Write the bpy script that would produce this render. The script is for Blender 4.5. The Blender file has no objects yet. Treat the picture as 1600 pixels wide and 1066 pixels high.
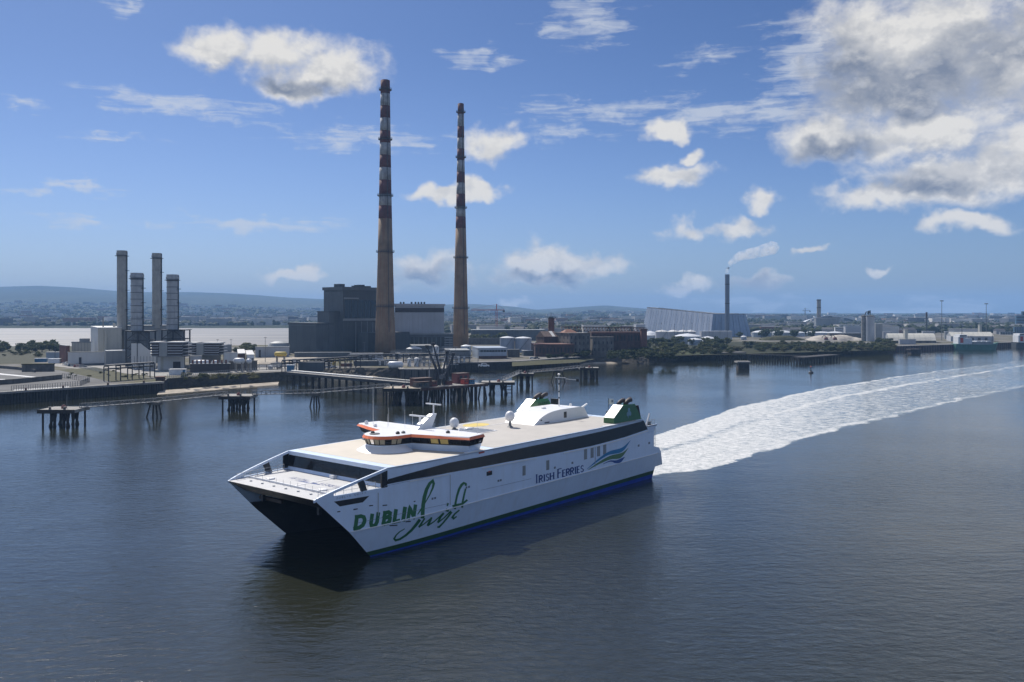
import bpy, bmesh, math, random
import numpy as np
from mathutils import Vector, Matrix, noise as mnoise
from mathutils.geometry import tessellate_polygon
random.seed(7)
scn = bpy.context.scene
COL = scn.collection
# ------------------------------------------------------------------ camera
F, YH, H = 1340.0, 488.0, 37.4           # focal length in photo pixels, horizon row, eye height in metres
cam_d = bpy.data.cameras.new('camera'); cam = bpy.data.objects.new('camera', cam_d); COL.objects.link(cam)
cam.location = (0, 0, H); cam.rotation_euler = (math.radians(90), 0, 0)
cam_d.sensor_width = 36.0; cam_d.lens = 36.0 * F / 1600.0
cam_d.shift_y = -(533.0 - YH) / 1600.0
cam_d.clip_start = 0.5; cam_d.clip_end = 120000
scn.camera = cam
# ------------------------------------------------------------------ light and colour management
SUN_AZ, SUN_EL = math.radians(-32), math.radians(48)     # azimuth from +Y towards +X
scn.view_settings.view_transform = 'Standard'; scn.view_settings.look = 'None'
scn.view_settings.exposure = 0.35; scn.view_settings.gamma = 1.0; scn.view_settings.use_curve_mapping = False
sund = bpy.data.lights.new('sun', 'SUN'); sun = bpy.data.objects.new('sun', sund); COL.objects.link(sun)
sund.energy = 4.3; sund.angle = math.radians(0.53); sund.color = (1.0, 0.94, 0.86)
sv = Vector((math.sin(SUN_AZ) * math.cos(SUN_EL), math.cos(SUN_AZ) * math.cos(SUN_EL), math.sin(SUN_EL)))
sun.rotation_euler = sv.to_track_quat('Z', 'Y').to_euler(); sun.location = sv * 900
try:
    scn.cycles.use_denoising = True; scn.cycles.denoiser = 'OPENIMAGEDENOISE'
    scn.cycles.max_bounces = 6; scn.cycles.diffuse_bounces = 2; scn.cycles.glossy_bounces = 3
    scn.cycles.transparent_max_bounces = 12; scn.cycles.volume_bounces = 1
    scn.cycles.sample_clamp_indirect = 4.0; scn.cycles.sample_clamp_direct = 8.0
except Exception: pass

def build_world():
    w = bpy.data.worlds.new('World'); scn.world = w; w.use_nodes = True
    nt = w.node_tree; N = nt.nodes; L = nt.links; N.clear()
    def put(s, v):
        if isinstance(v, bpy.types.NodeSocket): L.new(v, s)
        else: s.default_value = v
    def ma(op, a, b=None, c=None, clamp=False):
        n = N.new('ShaderNodeMath'); n.operation = op; n.use_clamp = clamp
        for i, v in enumerate((a, b, c)):
            if v is not None: put(n.inputs[i], v)
        return n.outputs[0]
    def vm(op, a, b=None, c=None):
        n = N.new('ShaderNodeVectorMath'); n.operation = op
        for i, v in enumerate((a, b, c)):
            if v is not None: put(n.inputs[i], v)
        return n.outputs['Value'] if op in ('LENGTH', 'DOT_PRODUCT') else n.outputs[0]
    def sstep(x, a, b):
        n = N.new('ShaderNodeMapRange'); n.interpolation_type = 'SMOOTHSTEP'
        put(n.inputs[0], x); n.inputs[1].default_value = a; n.inputs[2].default_value = b
        return n.outputs[0]
    def mixc(f, a, b):
        n = N.new('ShaderNodeMix'); n.data_type = 'RGBA'
        put(n.inputs[0], f); put(n.inputs[6], a); put(n.inputs[7], b)
        return n.outputs[2]
    def tex(vec, scale, detail, rough, dist=0.0):
        n = N.new('ShaderNodeTexNoise'); put(n.inputs['Vector'], vec)
        n.inputs['Scale'].default_value = scale; n.inputs['Detail'].default_value = detail
        n.inputs['Roughness'].default_value = rough; n.inputs['Distortion'].default_value = dist
        return n.outputs[0]
    sky = N.new('ShaderNodeTexSky'); sky.sky_type = 'NISHITA'; sky.sun_disc = False
    sky.sun_elevation = SUN_EL; sky.sun_rotation = SUN_AZ
    sky.air_density = 1.0; sky.dust_density = 1.0; sky.ozone_density = 2.2; sky.altitude = 30
    skyc = sky.outputs[0]
    d = N.new('ShaderNodeTexCoord').outputs['Generated']
    sep = N.new('ShaderNodeSeparateXYZ'); L.new(d, sep.inputs[0])
    X, Y, Z = sep.outputs
    az = ma('ARCTAN2', X, Y); el = ma('ARCSINE', Z)
    cmb = N.new('ShaderNodeCombineXYZ'); L.new(az, cmb.inputs[0]); L.new(el, cmb.inputs[1])
    P0 = cmb.outputs[0]
    n1 = tex(vm('MULTIPLY', d, (1, 1, 1.5)), 19, 9, 0.62, 0.15)       # billows
    nA = tex(vm('ADD', vm('MULTIPLY', d, (1, 1, 1.5)), (0.006, 0.0, -0.018)), 19, 9, 0.62, 0.15)   # the same, seen towards the sun
    nw = N.new('ShaderNodeTexNoise'); L.new(d, nw.inputs['Vector']); nw.inputs['Scale'].default_value = 30
    nw.inputs['Detail'].default_value = 3
    warp = vm('MULTIPLY', vm('SUBTRACT', nw.outputs['Color'], (0.5, 0.5, 0.5)), (0.07, 0.045, 0))
    P = vm('ADD', P0, warp)
    def blobs(Pin, lst):
        cur = None
        for (px, py, rx, ry) in lst:
            u, v = (px - 800) / F, (YH - py) / F
            a = math.atan(u); e = math.atan(v * math.cos(a)); ca = math.cos(a)
            kx, ky = F / rx / (ca * ca) ** 0.0, F / ry
            q = vm('LENGTH', vm('MULTIPLY_ADD', Pin, (kx, ky, 0), (-a * kx, -e * ky, 0)))
            if cur is None: cur = q
            else: cur = ma('SMOOTH_MIN', cur, q, 0.25)
        return ma('SUBTRACT', 1.0, cur)
    CU = [(350, 78, 72, 34), (440, 88, 80, 46), (525, 112, 95, 48), (470, 138, 70, 30),
          (770, 222, 62, 30), (700, 303, 70, 17), (745, 298, 40, 20), (450, 428, 52, 12), (483, 424, 26, 17),
          (665, 418, 85, 30), (845, 406, 75, 32), (905, 412, 72, 26), (850, 432, 85, 20), (810, 472, 40, 11),
          (1075, 360, 55, 24), (1150, 356, 66, 17), (1060, 274, 70, 19), (1078, 250, 30, 13), (1186, 313, 34, 21),
          (1268, 392, 28, 10), (1075, 450, 46, 15), (1178, 440, 50, 14), (1508, 348, 66, 19),
          (1345, 62, 100, 80), (1450, 60, 130, 95), (1410, 135, 170, 75), (1580, 90, 120, 100),
          (1290, 215, 90, 40), (1450, 212, 150, 48), (1370, 308, 100, 26), (1490, 275, 140, 44), (1590, 235, 70, 60),
          (1046, 206, 42, 18), (1365, 424, 34, 10)]
    GR = [(1400, 135, 165, 52), (1310, 100, 60, 60), (1580, 60, 95, 42), (1420, 290, 90, 16), (660, 428, 75, 14),
          (850, 434, 90, 14), (1178, 443, 52, 15), (470, 140, 70, 16), (1300, 232, 80, 16), (1080, 462, 40, 7)]
    CI = [(290, 165, 150, 20), (570, 216, 170, 24), (180, 212, 60, 12), (90, 295, 100, 9), (960, 172, 190, 24),
          (1110, 182, 130, 28), (890, 210, 80, 14), (915, 30, 75, 50), (1100, 90, 60, 16), (400, 352, 150, 14),
          (1245, 95, 70, 70), (745, 92, 75, 16), (190, 5, 40, 12), (1210, 175, 80, 30), (1200, 478, 130, 16), (1480, 480, 150, 22),
          (130, 345, 60, 12), (30, 162, 36, 10)]
    B = blobs(P, CU); B2 = blobs(vm('ADD', P, (-0.004, 0.020, 0)), CU); G = blobs(P, GR); C = blobs(P, CI)
    D = ma('ADD', ma('MULTIPLY', B, 1.75), ma('MULTIPLY', ma('SUBTRACT', n1, 0.5), 2.3))
    alpha = sstep(D, -0.08, 1.15)
    relief = ma('MULTIPLY', ma('SUBTRACT', nA, n1), 2.4)
    grey = ma('ADD', ma('MULTIPLY', sstep(ma('ADD', G, ma('MULTIPLY', ma('SUBTRACT', n1, 0.5), 0.8)), -0.35, 0.75), 0.80), relief)
    grey = ma('ADD', grey, ma('MULTIPLY', sstep(ma('ADD', ma('MULTIPLY', B2, 1.5), ma('MULTIPLY', ma('SUBTRACT', nA, 0.5), 2.0)), 0.2, 1.9), 0.5), None, True)
    white, dark = (0.625, 0.61, 0.585, 1), (0.165, 0.195, 0.26, 1)
    ccol = mixc(ma('MULTIPLY', grey, ma('MULTIPLY_ADD', ma('SUBTRACT', n1, nA), 2.0, ma('MULTIPLY_ADD', n1, 0.7, 0.55)), None, True), white, dark)
    # thin high cloud, combed by the wind
    n2 = tex(vm('MULTIPLY', vm('ADD', d, warp), (5.5, 5.5, 34)), 3.2, 6, 0.62, 0.5)
    calpha = ma('MULTIPLY', sstep(ma('ADD', C, ma('MULTIPLY', ma('SUBTRACT', n2, 0.5), 3.4)), 0.05, 1.25), 0.7)
    strength = 0.075
    skyl = vm('SCALE', skyc); sn = skyl.node; sn.inputs['Scale'].default_value = strength
    tint = mixc(sstep(Z, 0.0, 0.34), (0.58, 0.71, 1.04, 1), (0.37, 0.50, 0.76, 1))
    skyl = vm('MULTIPLY', skyl, tint)
    c1 = mixc(calpha, skyl, (0.50, 0.53, 0.58, 1)); c2 = mixc(alpha, c1, ccol)
    bgB = N.new('ShaderNodeBackground'); L.new(c2, bgB.inputs[0]); bgB.inputs[1].default_value = 1.0
    # the rest of the sky: unseen cloud, brightened and thickened to light the hull
    n3 = tex(vm('MULTIPLY', d, (1, 1, 1.8)), 5.0, 5, 0.6, 0.3)
    a3 = ma('MULTIPLY', sstep(n3, 0.50, 0.66), sstep(Z, 0.0, 0.12))
    g3 = ma('MULTIPLY', sstep(n3, 0.60, 0.80), 0.6)
    c3 = mixc(a3, skyl, mixc(g3, (0.92, 0.97, 1.06, 1), dark))
    bgA = N.new('ShaderNodeBackground'); L.new(c3, bgA.inputs[0]); bgA.inputs[1].default_value = 1.0
    m = ma('MULTIPLY', sstep(ma('ABSOLUTE', az), 0.72, 0.60), ma('MULTIPLY', sstep(el, 0.52, 0.40), sstep(el, -0.02, -0.01)))
    mx = N.new('ShaderNodeMixShader'); L.new(m, mx.inputs[0]); L.new(bgA.outputs[0], mx.inputs[1]); L.new(bgB.outputs[0], mx.inputs[2])
    out = N.new('ShaderNodeOutputWorld'); L.new(mx.outputs[0], out.inputs[0])
    try: w.cycles.sampling_method = 'MANUAL'; w.cycles.sample_map_resolution = 512
    except Exception: pass
build_world()

# ------------------------------------------------------------------ measuring: photo pixel + depth (or height) -> metres
def wx(px, z): return (px - 800.0) / F * z
def wh(py, z): return H - (py - YH) * z / F
def W(px, py, z): return Vector((wx(px, z), z, wh(py, z)))
def G(px, py, h=0.0):
    z = (H - h) * F / (py - YH); return Vector((wx(px, z), z, h))

# ------------------------------------------------------------------ materials
MATS = {}
def material(name, col, rough=0.6, var=0.15, scale=0.6, bump=0.0, metal=0.0, streak=0.0, col2=None, spec=0.5, stain=None, coat=0.0):
    if name in MATS: return MATS[name]
    m = bpy.data.materials.new(name); m.use_nodes = True; MATS[name] = m
    nt = m.node_tree; N = nt.nodes; L = nt.links; b = N['Principled BSDF']
    b.inputs['Roughness'].default_value = rough; b.inputs['Metallic'].default_value = metal
    b.inputs['Specular IOR Level'].default_value = spec
    if coat: b.inputs['Coat Weight'].default_value = coat
    geo = N.new('ShaderNodeNewGeometry')
    n = N.new('ShaderNodeTexNoise'); n.inputs['Scale'].default_value = scale; n.inputs['Detail'].default_value = 6
    n.inputs['Roughness'].default_value = 0.6
    L.new(geo.outputs['Position'], n.inputs['Vector'])
    c2 = col2 or tuple(max(0.0, c * (1 - 2.0 * var)) for c in col)
    hi = tuple(min(1.0, c * (1 + var)) for c in col) if col2 is None else col
    mx = N.new('ShaderNodeMix'); mx.data_type = 'RGBA'
    mr = N.new('ShaderNodeMapRange'); mr.inputs[1].default_value = 0.3; mr.inputs[2].default_value = 0.7
    L.new(n.outputs[0], mr.inputs[0]); L.new(mr.outputs[0], mx.inputs[0])
    mx.inputs[6].default_value = (*c2, 1); mx.inputs[7].default_value = (*hi, 1)
    outc = mx.outputs[2]
    if streak:
        mp = N.new('ShaderNodeMapping'); mp.inputs['Scale'].default_value = (1.0, 1.0, 0.05)
        L.new(geo.outputs['Position'], mp.inputs[0])
        s = N.new('ShaderNodeTexNoise'); s.inputs['Scale'].default_value = 0.9; s.inputs['Detail'].default_value = 5
        L.new(mp.outputs[0], s.inputs['Vector'])
        r = N.new('ShaderNodeMapRange'); r.inputs[1].default_value = 0.48; r.inputs[2].default_value = 0.72; r.inputs[4].default_value = streak
        L.new(s.outputs[0], r.inputs[0])
        m2 = N.new('ShaderNodeMix'); m2.data_type = 'RGBA'; L.new(r.outputs[0], m2.inputs[0]); L.new(outc, m2.inputs[6])
        m2.inputs[7].default_value = (*(stain or tuple(c * 0.35 for c in col)), 1); outc = m2.outputs[2]
    L.new(outc, b.inputs['Base Color'])
    if bump:
        bp = N.new('ShaderNodeBump'); bp.inputs['Strength'].default_value = 1.0; bp.inputs['Distance'].default_value = bump
        n3 = N.new('ShaderNodeTexNoise'); n3.inputs['Scale'].default_value = scale * 4; n3.inputs['Detail'].default_value = 5
        L.new(geo.outputs['Position'], n3.inputs['Vector']); L.new(n3.outputs[0], bp.inputs['Height']); L.new(bp.outputs[0], b.inputs['Normal'])
    return m
M = material
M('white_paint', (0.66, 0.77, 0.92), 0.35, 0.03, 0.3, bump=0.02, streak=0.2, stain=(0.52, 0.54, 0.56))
M('white_clean', (0.80, 0.80, 0.80), 0.35, 0.02, 0.3)
M('hull_green', (0.02, 0.085, 0.035), 0.35, 0.1)
M('hull_blue', (0.012, 0.06, 0.42), 0.4, 0.12)
M('hull_black', (0.012, 0.013, 0.018), 0.5, 0.2)
M('letter_green', (0.025, 0.15, 0.055), 0.4, 0.05)
M('letter_blue', (0.012, 0.05, 0.22), 0.4, 0.05)
M('logo_teal', (0.01, 0.20, 0.42), 0.4, 0.05)
M('logo_green', (0.08, 0.19, 0.08), 0.4, 0.05)
M('logo_navy', (0.012, 0.07, 0.28), 0.4, 0.05)
M('letter_grey', (0.25, 0.29, 0.36), 0.5, 0.05)
M('band_glass', (0.012, 0.014, 0.018), 0.12, 0.1, spec=0.5)
M('deck_beige', (0.60, 0.55, 0.47), 0.75, 0.06, 0.25, col2=(0.54, 0.495, 0.42), streak=0.0)
M('deck_grey', (0.47, 0.445, 0.41), 0.75, 0.06, 0.25, col2=(0.40, 0.38, 0.35))
M('deck_white', (0.47, 0.475, 0.48), 0.6, 0.05, 0.4)
M('deck_panel_blue', (0.16, 0.19, 0.24), 0.5, 0.1)
M('yellow_paint', (0.62, 0.47, 0.10), 0.6, 0.1)
M('orange_paint', (0.85, 0.20, 0.07), 0.5, 0.08)
M('red_paint', (0.45, 0.05, 0.03), 0.5, 0.1)
M('funnel_green', (0.03, 0.14, 0.045), 0.22, 0.05, spec=0.6)
M('exhaust_brown', (0.06, 0.045, 0.04), 0.6, 0.3, 1.5)
M('black_rubber', (0.015, 0.015, 0.017), 0.6, 0.2)
M('emblem_blue', (0.20, 0.36, 0.46), 0.5, 0.2, 1.5)
M('blind_yellow', (0.62, 0.47, 0.16), 0.7, 0.05)
M('interior', (0.05, 0.05, 0.055), 0.7, 0.2)
M('chimney_red', (0.135, 0.042, 0.042), 0.8, 0.25, 0.25, streak=0.6, stain=(0.05, 0.035, 0.035))
M('chimney_white', (0.38, 0.385, 0.39), 0.8, 0.2, 0.3, streak=0.85, stain=(0.12, 0.10, 0.09))
M('chimney_concrete', (0.255, 0.18, 0.115), 0.85, 0.18, 0.12, bump=0.05, streak=0.8, stain=(0.22, 0.10, 0.045))
M('stack_grey', (0.40, 0.42, 0.44), 0.5, 0.10, 0.3, metal=0.0, streak=0.3)
M('stack_tan', (0.36, 0.36, 0.34), 0.7, 0.10, 0.3, streak=0.3)
M('steel_dark', (0.045, 0.05, 0.058), 0.6, 0.25, 1.0)
M('steel_mid', (0.16, 0.17, 0.18), 0.55, 0.2, 1.0)
M('steel_light', (0.45, 0.46, 0.47), 0.45, 0.1, 1.0)
M('clad_white', (0.60, 0.61, 0.60), 0.55, 0.06, 0.08, streak=0.25, stain=(0.40, 0.39, 0.36))
M('clad_cream', (0.50, 0.49, 0.43), 0.6, 0.06, 0.08, streak=0.3)
M('clad_grey', (0.27, 0.29, 0.30), 0.6, 0.08, 0.08, streak=0.3)
M('clad_dark', (0.062, 0.074, 0.082), 0.6, 0.14, 0.08, streak=0.4)
M('clad_dark2', (0.095, 0.11, 0.12), 0.6, 0.12, 0.1, streak=0.4)
M('clad_pale', (0.40, 0.42, 0.45), 0.6, 0.10, 0.05, streak=0.45, stain=(0.28, 0.28, 0.29))
M('roof_pale', (0.55, 0.55, 0.54), 0.7, 0.12, 0.15)
M('roof_dark', (0.09, 0.095, 0.10), 0.8, 0.2, 0.2)
M('glass_dark', (0.02, 0.028, 0.035), 0.15, 0.2)
M('louvre_dark', (0.05, 0.042, 0.042), 0.7, 0.2)
M('brick_red', (0.17, 0.075, 0.058), 0.85, 0.2, 0.3, bump=0.03, streak=0.5)
M('brick_dark', (0.105, 0.06, 0.052), 0.85, 0.25, 0.25, bump=0.03, streak=0.5)
M('stone_grey', (0.16, 0.15, 0.14), 0.9, 0.25, 0.25, bump=0.03, streak=0.5)
M('rust_steel', (0.095, 0.055, 0.045), 0.8, 0.3, 0.5)
M('roof_tile', (0.26, 0.12, 0.075), 0.8, 0.2, 0.4)
M('concrete', (0.30, 0.29, 0.27), 0.9, 0.18, 0.35, bump=0.03, streak=0.4)
M('concrete_dark', (0.13, 0.125, 0.115), 0.9, 0.22, 0.35, bump=0.03, streak=0.5)
M('timber_dark', (0.045, 0.04, 0.036), 0.85, 0.3, 0.8)
M('sheet_pile', (0.032, 0.032, 0.034), 0.8, 0.3, 0.6, streak=0.6, stain=(0.09, 0.075, 0.06))
M('cargo_red', (0.19, 0.06, 0.055), 0.6, 0.15)
M('cargo_blue', (0.04, 0.16, 0.30), 0.6, 0.15)
M('container_white', (0.62, 0.66, 0.70), 0.5, 0.08)
M('tank_white', (0.66, 0.68, 0.70), 0.45, 0.05, 0.2, streak=0.3)
M('tank_blue', (0.36, 0.42, 0.50), 0.5, 0.06, 0.2, streak=0.2)
M('inc_silver', (0.74, 0.77, 0.80), 0.45, 0.05, 0.05, streak=0.1)
M('inc_blue', (0.20, 0.28, 0.40), 0.45, 0.08, 0.05, streak=0.15)
M('ship_green', (0.07, 0.20, 0.165), 0.5, 0.12, 0.2, streak=0.4)
M('crane_red', (0.42, 0.10, 0.08), 0.6, 0.1)
M('sand', (0.40, 0.35, 0.28), 0.95, 0.2, 0.2)
M('gravel', (0.46, 0.42, 0.36), 0.95, 0.15, 0.15, bump=0.2)
M('tarmac', (0.10, 0.10, 0.10), 0.9, 0.25, 0.05)
M('line_white', (0.65, 0.66, 0.66), 0.8, 0.15, 0.5)
M('car_white', (0.7, 0.7, 0.7), 0.3, 0.02, coat=0.5)
M('car_dark', (0.04, 0.045, 0.06), 0.3, 0.05, coat=0.5)
M('car_red', (0.35, 0.04, 0.03), 0.3, 0.05, coat=0.5)
M('tyre', (0.02, 0.02, 0.02), 0.9, 0.1)
M('far_glass', (0.10, 0.18, 0.26), 0.25, 0.2, 0.1)
M('bark', (0.08, 0.06, 0.045), 0.9, 0.2, 2.0)

def leaf_material(name, a, b):
    m = M(name, a, 0.75, 0.3, 0.35, col2=b, spec=0.2)
    N, L = m.node_tree.nodes, m.node_tree.links; p = N['Principled BSDF']; t = N.new('ShaderNodeBsdfTranslucent'); x = N.new('ShaderNodeMixShader'); x.inputs[0].default_value = 0.4
    L.new(p.inputs['Base Color'].links[0].from_socket, t.inputs[0]); L.new(p.outputs[0], x.inputs[1]); L.new(t.outputs[0], x.inputs[2]); L.new(x.outputs[0], N['Material Output'].inputs[0])
    return m
leaf_material('leaf_dark', (0.068, 0.090, 0.040), (0.030, 0.046, 0.021))
leaf_material('leaf_mid', (0.125, 0.138, 0.056), (0.060, 0.076, 0.032))
leaf_material('scrub_ground', (0.085, 0.088, 0.044), (0.040, 0.046, 0.022))
leaf_material('leaf_dry', (0.13, 0.125, 0.058), (0.055, 0.062, 0.028))

# ------------------------------------------------------------------ mesh collecting
class MB:
    def __init__(s): s.v = []; s.f = []; s.m = []
    def add(s, vs, fs, mi=0):
        o = len(s.v); s.v += [Vector(v) for v in vs]; s.f += [tuple(i + o for i in f) for f in fs]; s.m += [mi] * len(fs); return s
    def quad(s, a, b, c, d, mi=0): return s.add((a, b, c, d), ((0, 1, 2, 3),), mi)
    def hexa(s, lo, hi, mi=0):                                     # lower ring, upper ring of the same length
        n = len(lo); fs = [tuple(range(n - 1, -1, -1)), tuple(range(n, 2 * n))]
        fs += [(i, (i + 1) % n, n + (i + 1) % n, n + i) for i in range(n)]
        return s.add(list(lo) + list(hi), fs, mi)
    def prism(s, poly, z0, z1, mi=0):
        return s.hexa([(p[0], p[1], z0) for p in poly], [(p[0], p[1], z1) for p in poly], mi)
    def box(s, x0, x1, y0, y1, z0, z1, mi=0): return s.prism(((x0, y0), (x1, y0), (x1, y1), (x0, y1)), z0, z1, mi)
    def bar(s, a, b, w, d=None, mi=0):                             # square-section bar
        a, b = Vector(a), Vector(b); t = (b - a); d = d or w
        if t.length < 1e-6: return s
        t.normalize(); up = Vector((0, 0, 1)) if abs(t.z) < 0.95 else Vector((0, 1, 0))
        r = t.cross(up).normalized() * w / 2; u = r.cross(t).normalized() * d / 2
        return s.hexa([a - r - u, a + r - u, a + r + u, a - r + u], [b - r - u, b + r - u, b + r + u, b - r + u], mi)
    def tube(s, pts, rads, n=10, mi=0, cap=True):
        pts = [Vector(p) for p in pts]
        if not hasattr(rads, '__len__'): rads = [rads] * len(pts)
        o = len(s.v); k = len(pts)
        for i, p in enumerate(pts):
            t = (pts[min(i + 1, k - 1)] - pts[max(i - 1, 0)]).normalized()
            up = Vector((0, 0, 1)) if abs(t.z) < 0.9 else Vector((1, 0, 0))
            r = t.cross(up).normalized(); u = r.cross(t)
            for j in range(n):
                a = 2 * math.pi * j / n; s.v.append(p + (r * math.cos(a) + u * math.sin(a)) * rads[i])
        for i in range(k - 1):
            for j in range(n):
                s.f.append((o + i * n + j, o + (i + 1) * n + j, o + (i + 1) * n + (j + 1) % n, o + i * n + (j + 1) % n)); s.m.append(mi)
        if cap:
            s.f.append(tuple(o + j for j in range(n))); s.m.append(mi)
            s.f.append(tuple(o + (k - 1) * n + j for j in range(n - 1, -1, -1))); s.m.append(mi)
        return s
    def lathe(s, c, prof, n=16, mi=0):                            # prof: (radius, z)
        o = len(s.v); k = len(prof); c = Vector(c)
        for r, z in prof:
            for j in range(n):
                a = 2 * math.pi * j / n; s.v.append(c + Vector((r * math.cos(a), r * math.sin(a), z)))
        for i in range(k - 1):
            for j in range(n):
                s.f.append((o + i * n + j, o + i * n + (j + 1) % n, o + (i + 1) * n + (j + 1) % n, o + (i + 1) * n + j)); s.m.append(mi)
        s.f.append(tuple(o + j for j in range(n - 1, -1, -1))); s.m.append(mi)
        s.f.append(tuple(o + (k - 1) * n + j for j in range(n))); s.m.append(mi)
        return s
    def build(s, name, mats, parent=None, smooth=False, local=False):
        if isinstance(mats, str): mats = [mats]
        me = bpy.data.meshes.new(name)
        off = Vector((0, 0, 0))
        if parent is not None and not local:
            r = parent
            while r.parent: r = r.parent
            off = Vector(r.location)
        me.from_pydata([tuple(v - off) for v in s.v], [], s.f)
        for k in mats: me.materials.append(MATS[k])
        if len(mats) > 1: me.polygons.foreach_set('material_index', s.m)
        if smooth: me.polygons.foreach_set('use_smooth', [True] * len(me.polygons))
        me.update()
        o = bpy.data.objects.new(name, me); COL.objects.link(o)
        if parent is not None: o.parent = parent
        return o
def tag(o, label=None, cat=None, group=None, kind=None):
    if label: o['label'] = label
    if cat: o['category'] = cat
    if group: o['group'] = group
    if kind: o['kind'] = kind
    return o
def empty(name, loc, label=None, cat=None, group=None):
    o = bpy.data.objects.new(name, None); COL.objects.link(o); o.location = loc; o.empty_display_size = 0.5
    return tag(o, label, cat, group)
def copy_tree(o, parent=None):
    c = o.copy(); COL.objects.link(c)
    if parent is not None: c.parent = parent
    for ch in o.children: copy_tree(ch, c)
    return c
# ================================================================== THE SETTING
LAND = 4.8
def shader(name):
    m = bpy.data.materials.new(name); m.use_nodes = True; MATS[name] = m
    return m, m.node_tree.nodes, m.node_tree.links, m.node_tree.nodes['Principled BSDF']
def nnode(N, L, kind, **kw):
    n = N.new(kind)
    for k, v in kw.items():
        s = n.inputs[k.replace('_', ' ')]
        if isinstance(v, bpy.types.NodeSocket): L.new(v, s)
        else: s.default_value = v
    return n
def water_nodes(N, L):
    """bump of a breezy estuary: short chop on longer, patchy ripples"""
    geo = N.new('ShaderNodeNewGeometry')
    mp = N.new('ShaderNodeMapping'); mp.inputs['Rotation'].default_value = (0, 0, math.radians(-9)); mp.inputs['Scale'].default_value = (0.42, 0.85, 1)
    L.new(geo.outputs['Position'], mp.inputs[0])
    a = nnode(N, L, 'ShaderNodeTexNoise', Vector=mp.outputs[0], Scale=0.95, Detail=6.0, Roughness=0.58, Distortion=0.35)
    mp2 = N.new('ShaderNodeMapping'); mp2.inputs['Rotation'].default_value = (0, 0, math.radians(14)); mp2.inputs['Scale'].default_value = (0.05, 0.16, 1)
    L.new(geo.outputs['Position'], mp2.inputs[0])
    b = nnode(N, L, 'ShaderNodeTexNoise', Vector=mp2.outputs[0], Scale=1.0, Detail=3.0, Roughness=0.5)
    p = nnode(N, L, 'ShaderNodeTexNoise', Vector=geo.outputs['Position'], Scale=0.012, Detail=3.0, Roughness=0.55)   # wind patches
    amp = nnode(N, L, 'ShaderNodeMapRange', Value=p.outputs[0]); amp.inputs[1].default_value = 0.35; amp.inputs[2].default_value = 0.65
    amp.inputs[3].default_value = 0.45; amp.inputs[4].default_value = 1.3
    # the river calms in the lee of the far shore
    sp = N.new('ShaderNodeSeparateXYZ'); L.new(geo.outputs['Position'], sp.inputs[0])
    lee = N.new('ShaderNodeMapRange'); lee.interpolation_type = 'SMOOTHSTEP'; L.new(sp.outputs[1], lee.inputs[0]); lee.inputs[1].default_value = 70; lee.inputs[2].default_value = 290; lee.inputs[3].default_value = 1.12; lee.inputs[4].default_value = 0.34
    am = N.new('ShaderNodeMath'); am.operation = 'MULTIPLY'; L.new(amp.outputs[0], am.inputs[0]); L.new(lee.outputs[0], am.inputs[1])
    m1 = N.new('ShaderNodeMath'); m1.operation = 'MULTIPLY'; L.new(a.outputs[0], m1.inputs[0]); L.new(am.outputs[0], m1.inputs[1])
    m2 = N.new('ShaderNodeMath'); m2.operation = 'MULTIPLY_ADD'; L.new(b.outputs[0], m2.inputs[0]); le2 = N.new('ShaderNodeMath'); le2.operation = 'MULTIPLY'; L.new(lee.outputs[0], le2.inputs[0]); le2.inputs[1].default_value = 0.8; L.new(le2.outputs[0], m2.inputs[1]); L.new(m1.outputs[0], m2.inputs[2])
    bp = N.new('ShaderNodeBump'); bp.inputs['Strength'].default_value = 1.0; bp.inputs['Distance'].default_value = 0.21
    L.new(m2.outputs[0], bp.inputs['Height'])
    return geo, bp, p
WATER_COL = (0.021, 0.0235, 0.0155, 1)
m, N, L, b = shader('water')
geo, bp, p = water_nodes(N, L)
b.inputs['Base Color'].default_value = WATER_COL; b.inputs['Roughness'].default_value = 0.045; b.inputs['IOR'].default_value = 1.58
L.new(bp.outputs[0], b.inputs['Normal'])
o = MB().quad((-20000, -3000, 0), (20000, -3000, 0), (20000, 15500, 0), (-20000, 15500, 0)).build('water', 'water')
tag(o, 'dark rippled estuary water stretching under the ferry', 'water', kind='structure')

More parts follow.
